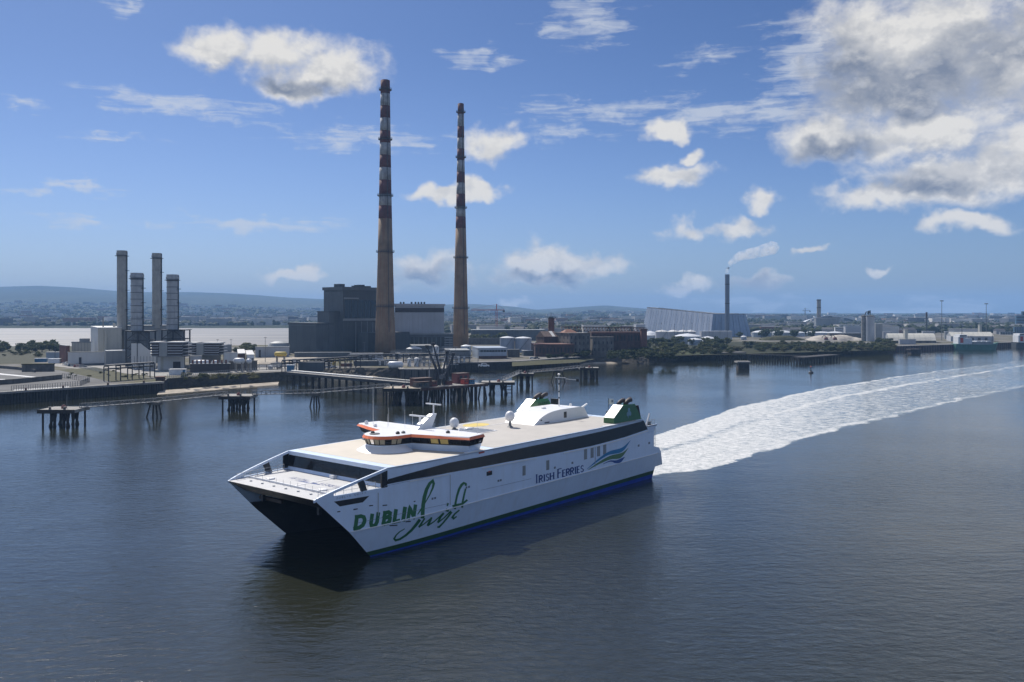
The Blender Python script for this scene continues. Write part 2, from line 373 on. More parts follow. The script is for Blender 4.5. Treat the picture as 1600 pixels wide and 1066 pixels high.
# ---- wake
def lerp_poly(poly, x):
    for (a, b_) in zip(poly, poly[1:]):
        if x <= b_[0]: break
    t = (x - a[0]) / (b_[0] - a[0]); return a[1] + (b_[1] - a[1]) * t
LO = [(1008, 749), (1035, 743), (1100, 735), (1150, 722), (1210, 703), (1310, 673), (1400, 652), (1510, 625), (1600, 606), (1720, 586)]
UP = [(1008, 684), (1030, 677), (1100, 654), (1160, 633), (1300, 603), (1380, 591), (1460, 580), (1600, 562), (1720, 551)]
def build_wake():
    NI, NJ = 420, 90
    vs, fs, foam = [], [], []
    for i in range(NI + 1):
        x = 1010 + 700 * (i / NI) ** 1.25
        a, c = G(x, lerp_poly(LO, x)), G(x, lerp_poly(UP, x))
        k = (x - 1030)
        jet = math.exp(-max(k, 0) / 210.0)
        for j in range(NJ + 1):
            u = -0.004 + 1.008 * j / NJ
            p = a.lerp(c, u)
            wig = 0.035 * mnoise.noise(Vector((p.x * 0.05, p.y * 0.05, 3)))
            wig += 0.016 * mnoise.fractal(Vector((p.x * 0.22, p.y * 0.22, 7)), 0.7, 2.0, 3); uu = u + wig
            e = min(max(uu, 0), max(1 - uu, 0))
            gap = math.exp(-((uu - 0.50 - 0.0004 * k) / 0.055) ** 2)
            d = 0.86 * jet * min(1, e / 0.05) * (1 - 0.95 * gap * math.exp(-max(k, 0) / 160))
            ln = math.exp(-((uu - 0.035) / 0.022) ** 2) + math.exp(-((uu - 0.965) / 0.022) ** 2) * (0.95 if k < 460 else 0.6) + 0.85 * math.exp(-((uu - 0.53 - 0.0003 * k) / 0.028) ** 2) * (1 if k > 170 else 0)
            d += ln * (0.35 + 0.9 * max(0, mnoise.noise(Vector((p.x * 0.11, p.y * 0.11, 9))) + 0.35)) * 0.62 * math.exp(-max(k - 150, 0) / 1100.0)
            d += 0.34 * min(1, e / 0.06) * math.exp(-max(k - 200, 0) / 900.0)
            if uu < 0.0 or uu > 1.0: d *= 0.0
            d *= min(1.0, max(0.0, (x - 1010) / 14.0))
            foam.append(min(1.3, d))
            hgt = 0.006 + min(1, d) * (0.05 + 0.12 * mnoise.fractal(Vector((p.x * 0.8, p.y * 0.8, 0)), 0.6, 2.0, 4)) * min(1, max(0, e) / 0.04)
            vs.append((p.x, p.y, max(0.006, hgt)))
    for i in range(NI):
        for j in range(NJ):
            q = i * (NJ + 1) + j; fs.append((q, q + NJ + 1, q + NJ + 2, q + 1))
    me = bpy.data.meshes.new('wake_foam'); me.from_pydata(vs, [], fs)
    at = me.attributes.new('foam', 'FLOAT', 'POINT'); at.data.foreach_set('value', foam)
    me.polygons.foreach_set('use_smooth', [True] * len(me.polygons))
    m, N, L, b = shader('wake')
    geo, bp, _ = water_nodes(N, L)
    b.inputs['Roughness'].default_value = 0.045; b.inputs['IOR'].default_value = 1.58; L.new(bp.outputs[0], b.inputs['Normal'])
    at = N.new('ShaderNodeAttribute'); at.attribute_name = 'foam'
    mp = N.new('ShaderNodeMapping'); mp.inputs['Rotation'].default_value = (0, 0, math.radians(-48)); mp.inputs['Scale'].default_value = (0.16, 0.55, 1)
    L.new(geo.outputs['Position'], mp.inputs[0])
    n = nnode(N, L, 'ShaderNodeTexNoise', Vector=mp.outputs[0], Scale=1.6, Detail=10.0, Roughness=0.72, Distortion=0.7)
    ad = N.new('ShaderNodeMath'); ad.operation = 'MULTIPLY_ADD'; L.new(n.outputs[0], ad.inputs[0]); ad.inputs[1].default_value = 2.6; L.new(at.outputs['Fac'], ad.inputs[2])
    mr = N.new('ShaderNodeMapRange'); mr.interpolation_type = 'SMOOTHSTEP'; mr.inputs[1].default_value = 1.58; mr.inputs[2].default_value = 2.1; L.new(ad.outputs[0], mr.inputs[0])
    aer = N.new('ShaderNodeMix'); aer.data_type = 'RGBA'; aer.inputs[6].default_value = WATER_COL; aer.inputs[7].default_value = (0.16, 0.21, 0.21, 1); L.new(at.outputs['Fac'], aer.inputs[0])
    L.new(aer.outputs[2], b.inputs['Base Color'])
    fo = N.new('ShaderNodeBsdfPrincipled'); fo.inputs['Roughness'].default_value = 0.9
    n2 = nnode(N, L, 'ShaderNodeTexNoise', Vector=mp.outputs[0], Scale=3.0, Detail=6.0, Roughness=0.7)
    fc = N.new('ShaderNodeMix'); fc.data_type = 'RGBA'; fc.inputs[6].default_value = (0.22, 0.26, 0.28, 1); fc.inputs[7].default_value = (0.70, 0.70, 0.69, 1)
    f2 = N.new('ShaderNodeMapRange'); f2.inputs[1].default_value = 0.34; f2.inputs[2].default_value = 0.60; L.new(n2.outputs[0], f2.inputs[0]); L.new(f2.outputs[0], fc.inputs[0])
    L.new(fc.outputs[2], fo.inputs['Base Color'])
    b2 = N.new('ShaderNodeBump'); b2.inputs['Strength'].default_value = 1.0; b2.inputs['Distance'].default_value = 0.21; L.new(n.outputs[0], b2.inputs['Height']); L.new(b2.outputs[0], fo.inputs['Normal'])
    ms = N.new('ShaderNodeMixShader'); L.new(mr.outputs[0], ms.inputs[0]); L.new(b.outputs[0], ms.inputs[1]); L.new(fo.outputs[0], ms.inputs[2])
    out = [q for q in N if q.type == 'OUTPUT_MATERIAL'][0]; L.new(ms.outputs[0], out.inputs[0])
    me.materials.append(m)
    o = bpy.data.objects.new('wake_foam', me); COL.objects.link(o)
    tag(o, 'broad white foaming wake trailing behind the ferry', 'wake', kind='stuff')
build_wake()

# ---- far ground and hills
RIDGE = [(-600, 452), (-200, 455), (0, 448), (60, 446), (120, 449), (200, 456), (300, 456), (350, 458), (400, 461), (450, 465), (520, 468), (600, 474), (640, 474),
         (690, 476), (740, 475), (800, 479), (840, 484), (900, 480), (945, 477), (1005, 482), (1060, 487), (1170, 492), (1300, 492), (1450, 493), (1600, 495), (1900, 494), (2300, 488)]
FARZ = 8500.0
def terrain(x, y):
    px = 800 + F * x / y
    r = wh(lerp_poly(RIDGE, min(max(px, -599), 2299)), FARZ)
    t = min(1.0, max(0.0, (y - 2000) / (FARZ - 2000)))
    plain = 5.0 + 22.0 * t
    hill = max(0.0, r - 27) * max(0.0, (t - 0.12) / 0.88) ** 1.7
    n = mnoise.fractal(Vector((x / 1500, y / 1500, 0.3)), 1.0, 2.0, 4)
    return plain + hill * (1 + 0.16 * n * (1 - t) * 2) + 2.5 * n * min(1, t * 4)
def build_far():
    vs, fs = [], []; NU, NZ = 260, 90
    for k in range(NZ + 1):
        y = 2000 * (10000 / 2000.0) ** (k / NZ)
        for i in range(NU + 1):
            px = -700 + 3200 * i / NU
            x = (px - 800) / F * y
            z = terrain(x, min(y, FARZ)) * (1.0 if y <= FARZ else max(0.0, 1 - (y - FARZ) / 1900.0))
            if k == 0: z = -0.5
            vs.append((x, y, z))
    for k in range(NZ):
        for i in range(NU):
            q = k * (NU + 1) + i; fs.append((q, q + 1, q + NU + 2, q + NU + 1))
    me = bpy.data.meshes.new('hills'); me.from_pydata(vs, [], fs); me.polygons.foreach_set('use_smooth', [True] * len(me.polygons))
    m, N, L, b = shader('far_ground'); b.inputs['Roughness'].default_value = 0.95; b.inputs['Specular IOR Level'].default_value = 0.1
    geo = N.new('ShaderNodeNewGeometry')
    n = nnode(N, L, 'ShaderNodeTexNoise', Vector=geo.outputs['Position'], Scale=0.0016, Detail=8.0, Roughness=0.7)
    cr = N.new('ShaderNodeValToRGB'); L.new(n.outputs[0], cr.inputs[0])
    e = cr.color_ramp.elements; e[0].position = 0.36; e[0].color = (0.018, 0.028, 0.016, 1); e[1].position = 0.66; e[1].color = (0.055, 0.064, 0.040, 1)
    q = e.new(0.5); q.color = (0.030, 0.040, 0.024, 1)
    v = nnode(N, L, 'ShaderNodeTexVoronoi', Vector=geo.outputs['Position'], Scale=0.011)
    tn = nnode(N, L, 'ShaderNodeTexNoise', Vector=geo.outputs['Position'], Scale=0.0009, Detail=4.0)
    # scattered pale roofs where the suburbs climb the slope
    lt = N.new('ShaderNodeMath'); lt.operation = 'LESS_THAN'; L.new(v.outputs['Distance'], lt.inputs[0]); lt.inputs[1].default_value = 0.26
    gt = N.new('ShaderNodeMapRange'); L.new(tn.outputs[0], gt.inputs[0]); gt.inputs[1].default_value = 0.46; gt.inputs[2].default_value = 0.60
    sp = N.new('ShaderNodeSeparateXYZ'); L.new(geo.outputs['Position'], sp.inputs[0])
    al = N.new('ShaderNodeMapRange'); L.new(sp.outputs[2], al.inputs[0]); al.inputs[1].default_value = 150; al.inputs[2].default_value = 60
    mu = N.new('ShaderNodeMath'); mu.operation = 'MULTIPLY'; L.new(lt.outputs[0], mu.inputs[0]); L.new(gt.outputs[0], mu.inputs[1])
    mu2 = N.new('ShaderNodeMath'); mu2.operation = 'MULTIPLY'; L.new(mu.outputs[0], mu2.inputs[0]); L.new(al.outputs[0], mu2.inputs[1])
    mx = N.new('ShaderNodeMix'); mx.data_type = 'RGBA'; L.new(mu2.outputs[0], mx.inputs[0]); L.new(cr.outputs[0], mx.inputs[6]); L.new(v.outputs['Color'], mx.inputs[7])
    hs = N.new('ShaderNodeHueSaturation'); hs.inputs['Saturation'].default_value = 0.15; hs.inputs['Value'].default_value = 0.34; L.new(v.outputs['Color'], hs.inputs['Color']); L.new(hs.outputs[0], mx.inputs[7])
    L.new(mx.outputs[2], b.inputs['Base Color'])
    me.materials.append(m)
    o = bpy.data.objects.new('hills', me); COL.objects.link(o)
    tag(o, 'long blue hills and suburbs rising beyond the bay', 'hills', kind='structure')
build_far()

# ---- tidal strand beyond the power station
m, N, L, b = shader('strand'); b.inputs['Roughness'].default_value = 0.55; b.inputs['Specular IOR Level'].default_value = 0.4
geo = N.new('ShaderNodeNewGeometry')
mp = N.new('ShaderNodeMapping'); mp.inputs['Scale'].default_value = (0.0022, 0.014, 1); L.new(geo.outputs['Position'], mp.inputs[0])
n = nnode(N, L, 'ShaderNodeTexNoise', Vector=mp.outputs[0], Scale=1.0, Detail=6.0, Roughness=0.6, Distortion=0.6)
cr = N.new('ShaderNodeValToRGB'); L.new(n.outputs[0], cr.inputs[0]); e = cr.color_ramp.elements
e[0].position = 0.34; e[0].color = (0.052, 0.05, 0.05, 1); e[1].position = 0.62; e[1].color = (0.14, 0.132, 0.122, 1)
L.new(cr.outputs[0], b.inputs['Base Color'])
o = MB().quad((-2600, 790, 0.12), (-120, 790, 0.12), (-260, 2040, 0.12), (-2600, 2040, 0.12)).build('strand', 'strand')
tag(o, 'pale wet sand flats of the bay at low tide', 'sand flat', kind='structure')

# ---- near land: a sheet whose edge follows the quays, with banks and walls below
SHORE = [  # photo pixel of the waterline, run-out of the bank in metres, kind
    (-900, 712, 0.2), (-400, 668, 0.2), (0, 632, 0.2), (130, 622, 0.2), (255, 613, 0.2), (262, 607, 1.0), (340, 601, 1.5), (440, 595.5, 2.5), (500, 592, 6), (560, 589, 7), (624, 588, 4),
    (628, 591, 0.4), (660, 591.5, 0.4), (696, 590, 0.4), (699, 581, 0.4), (722, 579.5, 0.4), (805, 577, 0.4), (860, 572.5, 1.0), (905, 569, 1.5), (918, 566.5, 6), (960, 567, 6), (1000, 568.5, 7), (1058, 563.5, 3),
    (1062, 558.5, 3), (1082, 557.5, 3), (1086, 559, 3), (1165, 556.5, 7), (1240, 553.8, 8), (1310, 553.2, 8), (1345, 552, 8), (1397, 549.5, 5), (1402, 549.5, 0.3), (1490, 546.3, 0.3), (1600, 541.5, 0.3), (1800, 536, 0.3), (2100, 530, 0.3)]
def build_land():
    wl = [G(px, py, 0) for px, py, r in SHORE]
    n = len(wl); top = []
    for i, p in enumerate(wl):
        t = (wl[min(i + 1, n - 1)] - wl[max(i - 1, 0)]).normalized()
        inw = Vector((-t.y, t.x, 0))
        q = p + inw * SHORE[i][2]; top.append(Vector((q.x, q.y, LAND)))
    back = [Vector((2600, 2150, LAND)), Vector((-200, 2150, LAND)), Vector((-190, 1200, LAND)), Vector((-215, 860, LAND)), Vector((-420, 815, LAND)), Vector((-1500, 800, LAND))]
    poly = top + back
    tri = tessellate_polygon([poly])
    m, N, L, b = shader('land'); b.inputs['Roughness'].default_value = 0.95; b.inputs['Specular IOR Level'].default_value = 0.15
    geo = N.new('ShaderNodeNewGeometry')
    a = nnode(N, L, 'ShaderNodeTexNoise', Vector=geo.outputs['Position'], Scale=0.022, Detail=7.0, Roughness=0.62)
    cr = N.new('ShaderNodeValToRGB'); L.new(a.outputs[0], cr.inputs[0]); e = cr.color_ramp.elements
    e[0].position = 0.34; e[0].color = (0.075, 0.078, 0.042, 1); e[1].position = 0.64; e[1].color = (0.21, 0.20, 0.185, 1)
    q = e.new(0.47); q.color = (0.12, 0.11, 0.075, 1); q = e.new(0.53); q.color = (0.145, 0.14, 0.13, 1)
    L.new(cr.outputs[0], b.inputs['Base Color'])
    mb = MB(); mb.add(poly, [tuple(t) for t in tri])
    # back edge skirt
    for p, q in zip(back, back[1:]): mb.quad(p, q, (q.x, q.y, -0.5), (p.x, p.y, -0.5))
    o = mb.build('ground', 'land')
    for pl in o.data.polygons:
        pass
    tag(o, 'flat reclaimed ground of the industrial peninsula', 'ground', kind='structure')
    bm = bmesh.new(); bm.from_mesh(o.data); bmesh.ops.recalc_face_normals(bm, faces=bm.faces)
    if sum(f.normal.z for f in bm.faces) < 0: bmesh.ops.reverse_faces(bm, faces=bm.faces)
    bm.to_mesh(o.data); bm.free()
    # banks
    M('bank_rock', (0.105, 0.092, 0.072), 0.95, 0.35, 0.35, col2=(0.035, 0.034, 0.03), bump=0.3)
    mb = MB()
    for i in range(4, n - 1):
        if SHORE[i][2] < 0.3 and SHORE[i + 1][2] < 0.35 and i > 30: continue
        a, c = wl[i], wl[i + 1]; A, C = top[i], top[i + 1]; K = max(2, int((c - a).length / 1.6)); R = 5
        for k in range(K):
            for r in range(R):
                def pt(s, t):
                    p = a.lerp(c, s).lerp(A.lerp(C, s), t); w = SHORE[i][2] * (1 - s) + SHORE[i + 1][2] * s
                    p.z = -0.6 + (LAND + 0.6) * t
                    if w > 0.9 and 0 < t < 1: p += Vector((1, -1, 0.5)) * 0.28 * w ** 0.5 * mnoise.noise(p * 0.55)
                    return p
                mb.quad(pt(k / K, r / R), pt((k + 1) / K, r / R), pt((k + 1) / K, (r + 1) / R), pt(k / K, (r + 1) / R))
    o = mb.build('shore_bank', 'bank_rock'); tag(o, 'dark rock and stone bank along the water edge', 'bank', kind='structure')
    return wl, top
WL, TOP = build_land()
# sandy beaches below the wall
def beach(name, label, a, b_, h):
    mb = MB(); K = len(a) - 1
    for i in range(K):
        p, q = G(*a[i], -0.15), G(*a[i + 1], -0.15); r, s = G(*b_[i], h), G(*b_[i + 1], h)
        for t in range(3):
            mb.quad(p.lerp(r, t / 3), q.lerp(s, t / 3), q.lerp(s, (t + 1) / 3), p.lerp(r, (t + 1) / 3))
    tag(mb.build(name, 'sand'), label, 'beach', kind='structure')
beach('beach', 'narrow sandy beach under the quay wall', [(244, 618), (290, 614), (340, 610), (390, 605.5), (434, 601.5)], [(250, 610), (290, 607.5), (340, 603.5), (390, 600), (436, 596.8)], 0.8)
beach('beach', 'strip of sand in the inlet behind the jetty', [(500, 592.5), (540, 590.6), (580, 589.4), (622, 588.4)], [(505, 586.5), (545, 584.5), (585, 582), (620, 580)], 1.8)
beach('beach', 'small pale beach below the ruined brick station', [(905, 570), (930, 568.4), (960, 568.2), (985, 568.6)], [(915, 567), (930, 566), (955, 565.5), (980, 566.6)], 0.9)
# ---- yard roads and markings on the left
def sheet(name, label, pts, h, mat, cat='paving'):
    q = [G(px, py, h) for px, py in pts]
    o = MB().add(q, [tuple(range(len(q)))]).build(name, mat); return tag(o, label, cat, kind='structure')
sheet('road', 'grey tarmac yard behind the left quay', [(-60, 615), (120, 605.5), (180, 596), (100, 579), (-60, 572)], LAND + 0.02, 'tarmac', 'road')
sheet('road', 'pale service road in front of the white power plant', [(60, 570), (240, 588), (470, 578), (460, 571), (300, 579), (90, 566)], LAND + 0.03, 'concrete', 'road')
sheet('road', 'gravel yard between the two power stations', [(385, 571), (470, 569), (500, 557), (398, 560)], LAND + 0.025, 'sand', 'yard')
sheet('grass', 'grass verge by the pipe rack', [(90, 578), (175, 597), (235, 592), (150, 574)], LAND + 0.035, 'leaf_dry', 'grass')
sheet('grass', 'grassy quay edge beside the ruined brick station', [(800, 572.5), (905, 566.5), (930, 561), (800, 564)], LAND + 0.03, 'leaf_dry', 'grass')
sheet('grass', 'grass strip along the far bank', [(1020, 556), (1130, 552), (1130, 547), (1020, 549)], LAND + 0.03, 'leaf_mid', 'grass')
sheet('grass', 'rough grass of the far right bank', [(1010, 557), (1165, 553.2), (1300, 549.5), (1395, 547), (1395, 537), (1300, 536), (1165, 534), (1010, 536)], LAND + 0.02, 'scrub_ground', 'grass')
sheet('grass', 'rough grass behind the far left yard', [(-300, 575), (40, 568), (95, 563), (150, 548), (150, 541), (-300, 541)], LAND + 0.015, 'scrub_ground', 'grass')
for pts in ([(-20, 583.5), (70, 591.6), (73, 590.6), (-20, 581.5)], [(20, 610.5), (108, 605.2), (108, 604), (22, 609)], [(-20, 592), (8, 592.5), (10, 595), (-20, 596)]):
    q = [G(px, py, LAND + 0.045) for px, py in pts]
    tag(MB().add(q, [(0, 1, 2, 3)]).build('painted_line', 'line_white'), 'white stripe painted on the left yard', 'marking', 'white stripes on the left yard', 'structure')
# ================================================================== THE FERRY (local axes: x aft, y starboard, z up)
TH, TRIM = 0.8725, math.radians(0.28)
ferry = empty('ferry', (-29.92, 138.0, 0.0), 'large white catamaran ferry with black window band and green lettering', 'ferry')
ferry.rotation_euler = (0, 0, 0)
SHIPM = Matrix.Translation((-29.92, 138.0, 0)) @ Matrix.Rotation(TH, 4, 'Z') @ Matrix.Rotation(-TRIM, 4, 'Y')
ferry.matrix_world = SHIPM
SHIPI = SHIPM.inverted()
ZR = 13.6                                   # roof height
ZF = 10.55                                  # foredeck height
def U(s): k = min(1, max(0, (s + 10.75) / 26.0)); return 11.2 + 2.1 * (1 - (1 - k) ** 2)
def KN(s): return 5.0 + 0.5 * max(0, s) / 80.0
def side(s, h):
    k = KN(s); return U(s) if h >= k else U(s) - 1.75 * (k - h) / k
def stem(h): return -10.75 * h / 10.6
def aft(h):
    if h >= 7.2: return 79.8
    if h >= 6.7: return 79.8 + 2.2 * (7.2 - h) / 0.5
    if h >= 2.3: return 82 + 3.2 * (6.7 - h) / 4.4
    return 82.0
def hull_point(px, py, off=0.03):
    """where the sight line through a photo pixel meets the port side"""
    o = SHIPI @ Vector((0, 0, H)); d = (SHIPI.to_3x3() @ Vector(((px - 800) / F, 1.0, -(py - YH) / F)))
    t = -13.3
    for _ in range(14):
        lam = (t - o.y) / d.y; p = o + d * lam; t = -side(p.x, p.z) - off
    return p
def deck_point(px, py, h):
    o = SHIPI @ Vector((0, 0, H)); d = (SHIPI.to_3x3() @ Vector(((px - 800) / F, 1.0, -(py - YH) / F)))
    return o + d * ((h - o.z) / d.z)
def sb(mb, name, mats, parent=None, smooth=False): return mb.build(name, mats, parent or ferry, smooth, local=True)

def build_hull():
    mb = MB(); ST = [i / 60 for i in range(61)]
    lev = [lambda s: -1.2, lambda s: 0.22 + 0.35 * max(s, 0) / 80, lambda s: 1.0 + 0.45 * max(s, 0) / 80, lambda s: 2.28, lambda s: 2.32, lambda s: KN(s), lambda s: 6.7, lambda s: 7.2, lambda s: 7.6, lambda s: 9.2, lambda s: ZF]
    mats = [1, 2, 0, 0, 0, 0, 0, 0, 0, 0]
    for sg in (-1, 1):
        rows = []
        for fn in lev:
            row = []
            for q in ST:
                h = fn(40 * q); s = stem(h) + (aft(h) - stem(h)) * q; h = fn(s); s = stem(h) + (aft(h) - stem(h)) * q
                row.append(Vector((s, sg * side(s, h), h)))
            rows.append(row)
        for i in range(len(lev) - 1):
            for j in range(60):
                a, b, c, d = rows[i][j], rows[i][j + 1], rows[i + 1][j + 1], rows[i + 1][j]
                mb.quad(*((a, b, c, d) if sg < 0 else (d, c, b, a)), mats[i])
        # stern closing face of this side, inner tunnel wall and wedge of the stem
        def inner(s): return max(4.6, min(side(s, 0) - 0.02, side(s, 0) - 0.42 * (s - 0.0)))
        n = 40
        for r in range(5):
            for j in range(n):
                def pt(jj, rr):
                    h = -1.2 + (6.2 + 1.2) * rr / 5; s = stem(h) + (82 - stem(h)) * (jj / n) ** 1.3
                    w = side(s, h) - min(6.6, 0.42 * (s - stem(h)))
                    return Vector((s, sg * w, h))
                q = (pt(j, r), pt(j, r + 1), pt(j + 1, r + 1), pt(j + 1, r))
                mb.quad(*(q if sg < 0 else q[::-1]), 3)
        # transom
        for i in range(len(lev) - 1):
            a, d = rows[i][60], rows[i + 1][60]
            b, c = Vector((a.x, sg * 0.5, a.z)), Vector((d.x, sg * 0.5, d.z))
            mb.quad(*((a, b, c, d) if sg < 0 else (d, c, b, a)), 0)
    # wet deck between the hulls, and the raked dark face under the foredeck
    def fr(h, k): s = stem(h); return Vector((s, k * (side(s, h)), h))
    for (h0, h1) in ((ZF, 8.4), (8.4, 6.2)):
        mb.quad(fr(h0, -1), fr(h0, 1), Vector((stem(h1) + (1.2 if h1 > 7 else 6.5), side(stem(h1), h1), h1)), Vector((stem(h1) + (1.2 if h1 > 7 else 6.5), -side(stem(h1), h1), h1)), 3) if h0 == ZF else \
            mb.quad(Vector((stem(8.4) + 1.2, -side(stem(8.4), 8.4), 8.4)), Vector((stem(8.4) + 1.2, side(stem(8.4), 8.4), 8.4)), Vector((4, 12, 6.15)), Vector((4, -12, 6.15)), 3)
    mb.quad(Vector((4, -12, 6.15)), Vector((4, 12, 6.15)), Vector((80, 12, 6.15)), Vector((80, -12, 6.15)), 3)
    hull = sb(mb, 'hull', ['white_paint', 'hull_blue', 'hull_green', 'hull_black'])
    # fix the two boot-top rows: blue below, green above
    return hull
hull = build_hull()
def upper_works():
    # side walls above the foredeck level, from the front window back to the stern, then the roof
    mb = MB()
    ss = [1.8 + (77.0 - 1.8) * i / 40 for i in range(41)]
    for sg in (-1, 1):
        for a, b in zip(ss, ss[1:]):
            for h0, h1 in ((ZF, 11.2), (11.2, 12.75), (12.75, ZR)):
                def cut(s, h): return s if s < 76.9 else 77.0 - max(0, h - ZF) * 0.55
                q = (Vector((cut(a, h0), sg * U(a), h0)), Vector((cut(b, h0), sg * U(b), h0)), Vector((cut(b, h1), sg * U(b), h1)), Vector((cut(a, h1), sg * U(a), h1)))
                mb.quad(*(q if sg < 0 else q[::-1]), 0)
    mb.quad((77.0, 13.3, ZF), (77.0, -13.3, ZF), (75.3, -13.3, ZR), (75.3, 13.3, ZR), 0)
    # fascia above and sill below the front windows
    w = U(1.8)
    mb.quad((1.8, -w, 12.95), (1.8, w, 12.95), (1.75, w, ZR), (1.75, -w, ZR), 0)
    mb.quad((1.35, -w, ZF), (1.35, w, ZF), (1.75, w, 11.0), (1.75, -w, 11.0), 0)
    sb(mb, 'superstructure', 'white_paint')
    mb = MB(); mb.quad((1.75, -w, 11.0), (1.75, w, 11.0), (2.05, w, 12.95), (2.05, -w, 12.95)); sb(mb, 'front_window_backing', 'hull_black')
    for k in range(8):
        a, b = -w + 0.25 + (2 * w - 0.5) * k / 8, -w + 0.25 + (2 * w - 0.5) * (k + 1) / 8 - 0.06
        sb(MB().hexa([(1.69, a, 11.05), (1.69, b, 11.05), (1.74, b, 11.05), (1.74, a, 11.05)], [(1.93, a, 12.9), (1.93, b, 12.9), (2.0, b, 12.9), (2.0, a, 12.9)]), 'front_window', 'band_glass')
    # roof: white margin, beige walking surface
    mb = MB()
    edge = [(s, U(s)) for s in ss if s <= 75.3] + [(75.3, 13.3)]
    ring = [(s, -u) for s, u in edge] + [(s, u) for s, u in edge[::-1]]
    mb.add([(s, t, ZR) for s, t in ring], [tuple(range(len(ring)))], 0)
    for (a, b) in zip(ring, ring[1:] + ring[:1]): mb.quad((a[0], a[1], ZR - 0.25), (b[0], b[1], ZR - 0.25), (b[0], b[1], ZR), (a[0], a[1], ZR), 0)
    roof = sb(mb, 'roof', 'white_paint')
    def inset(s0, s1, m_, z, mat, nm):
        pts = [(s, U(s) - m_) for s in ss if s0 <= s <= s1]
        r = [(s, -u) for s, u in pts] + [(s, u) for s, u in pts[::-1]]
        sb(MB().add([(s, t, z) for s, t in r], [tuple(range(len(r)))]), nm, mat, roof)
    inset(2.6, 25.5, 0.35, ZR + 0.015, 'deck_beige', 'deck_covering')
    inset(25.3, 75.0, 0.35, ZR + 0.019, 'deck_grey', 'deck_covering')
    # deck markings
    c = Vector((46.0, 9.3)); mk = MB()
    ring = [(c.x + 3.2 * math.cos(2 * math.pi * i / 32), c.y + 2.4 * math.sin(2 * math.pi * i / 32), ZR + 0.03) for i in range(32)]
    sb(mk.add(ring, [tuple(range(32))]), 'winching_circle', 'yellow_paint', roof)
    for (y0, y1) in ((6.4, 6.7), (11.75, 12.0)): sb(MB().box(38, 70 if y0 < 7 else 60, y0, y1, ZR + 0.02, ZR + 0.05), 'white_line', 'line_white', roof)
    # slatted hatch with white frame
    ht = sb(MB().box(33.8, 42.4, 0.3, 7.6, ZR + 0.01, ZR + 0.12), 'hatch', 'white_clean', roof)
    for k in range(5): sb(MB().box(34.4, 41.9, 0.75 + 1.32 * k, 0.75 + 1.32 * k + 1.1, ZR + 0.10, ZR + 0.2), 'slat', 'deck_panel_blue', ht)
    # low edge coamings and step boxes at the roof edge
    for s0, s1 in ((19.0, 22.5), (60.0, 64.5)):
        for sg in (-1, 1): sb(MB().box(s0, s1, sg * 13.0 - 0.4, sg * 13.0 + 0.4, ZR - 0.05, ZR + 0.12), 'edge_step', 'white_clean')
upper_works()

# ---- black window band: one panel after another, traced along the port side, mirrored to starboard
BT = [(606, 749), (640, 739.5), (668, 732), (700, 723.5), (753, 713.5), (800, 703.5), (838, 695.5), (880, 687), (922, 678), (938, 674.5), (975, 665.5), (1006, 657.5)]
BB = [(604, 757), (640, 750), (668, 745), (700, 739), (753, 729.5), (800, 720.5), (838, 714), (880, 706), (922, 697.5), (938, 693.5), (975, 683.5), (1012, 671)]
def band():
    for i in range(len(BT) - 1):
        q = [hull_point(*BB[i], 0.0), hull_point(*BB[i + 1], 0.0), hull_point(*BT[i + 1], 0.0), hull_point(*BT[i], 0.0)]
        for sg in (-1, 1):
            r = [Vector((p.x + (0.012 if k in (0, 3) else -0.012), sg * (abs(p.y) + 0.03), p.z)) for k, p in enumerate(q)]
            inn = [Vector((p.x, sg * (abs(p.y) - 0.06), p.z)) for p in r]
            sb(MB().hexa(inn, r), 'side_window', 'band_glass')
    for sg in (-1, 1):                       # drip ledge under the band, in three lengths
        for i0, i1 in ((1, 3), (4, 6), (7, 11)):
            mb = MB(); pts = [hull_point(BB[i][0], BB[i][1] + 2.2, 0.0) for i in range(i0, i1 + 1)]
            for a, b in zip(pts, pts[1:]): mb.bar((a.x, sg * (abs(a.y) + 0.05), a.z), (b.x, sg * (abs(b.y) + 0.05), b.z), 0.22, 0.18)
            sb(mb, 'ledge', 'white_clean', hull)
    for sg in (-1, 1):                       # rubbing strip at the knuckle
        mb = MB(); prev = None
        for i in range(31):
            s = stem(5.0) + 0.3 + (81.0 - stem(5.0)) * i / 30; p = Vector((s, sg * (U(s) + 0.03), KN(s)))
            if prev: mb.bar(prev, p, 0.16, 0.14)
            prev = p
        sb(mb, 'rubbing_strip', 'white_clean', hull)
band()

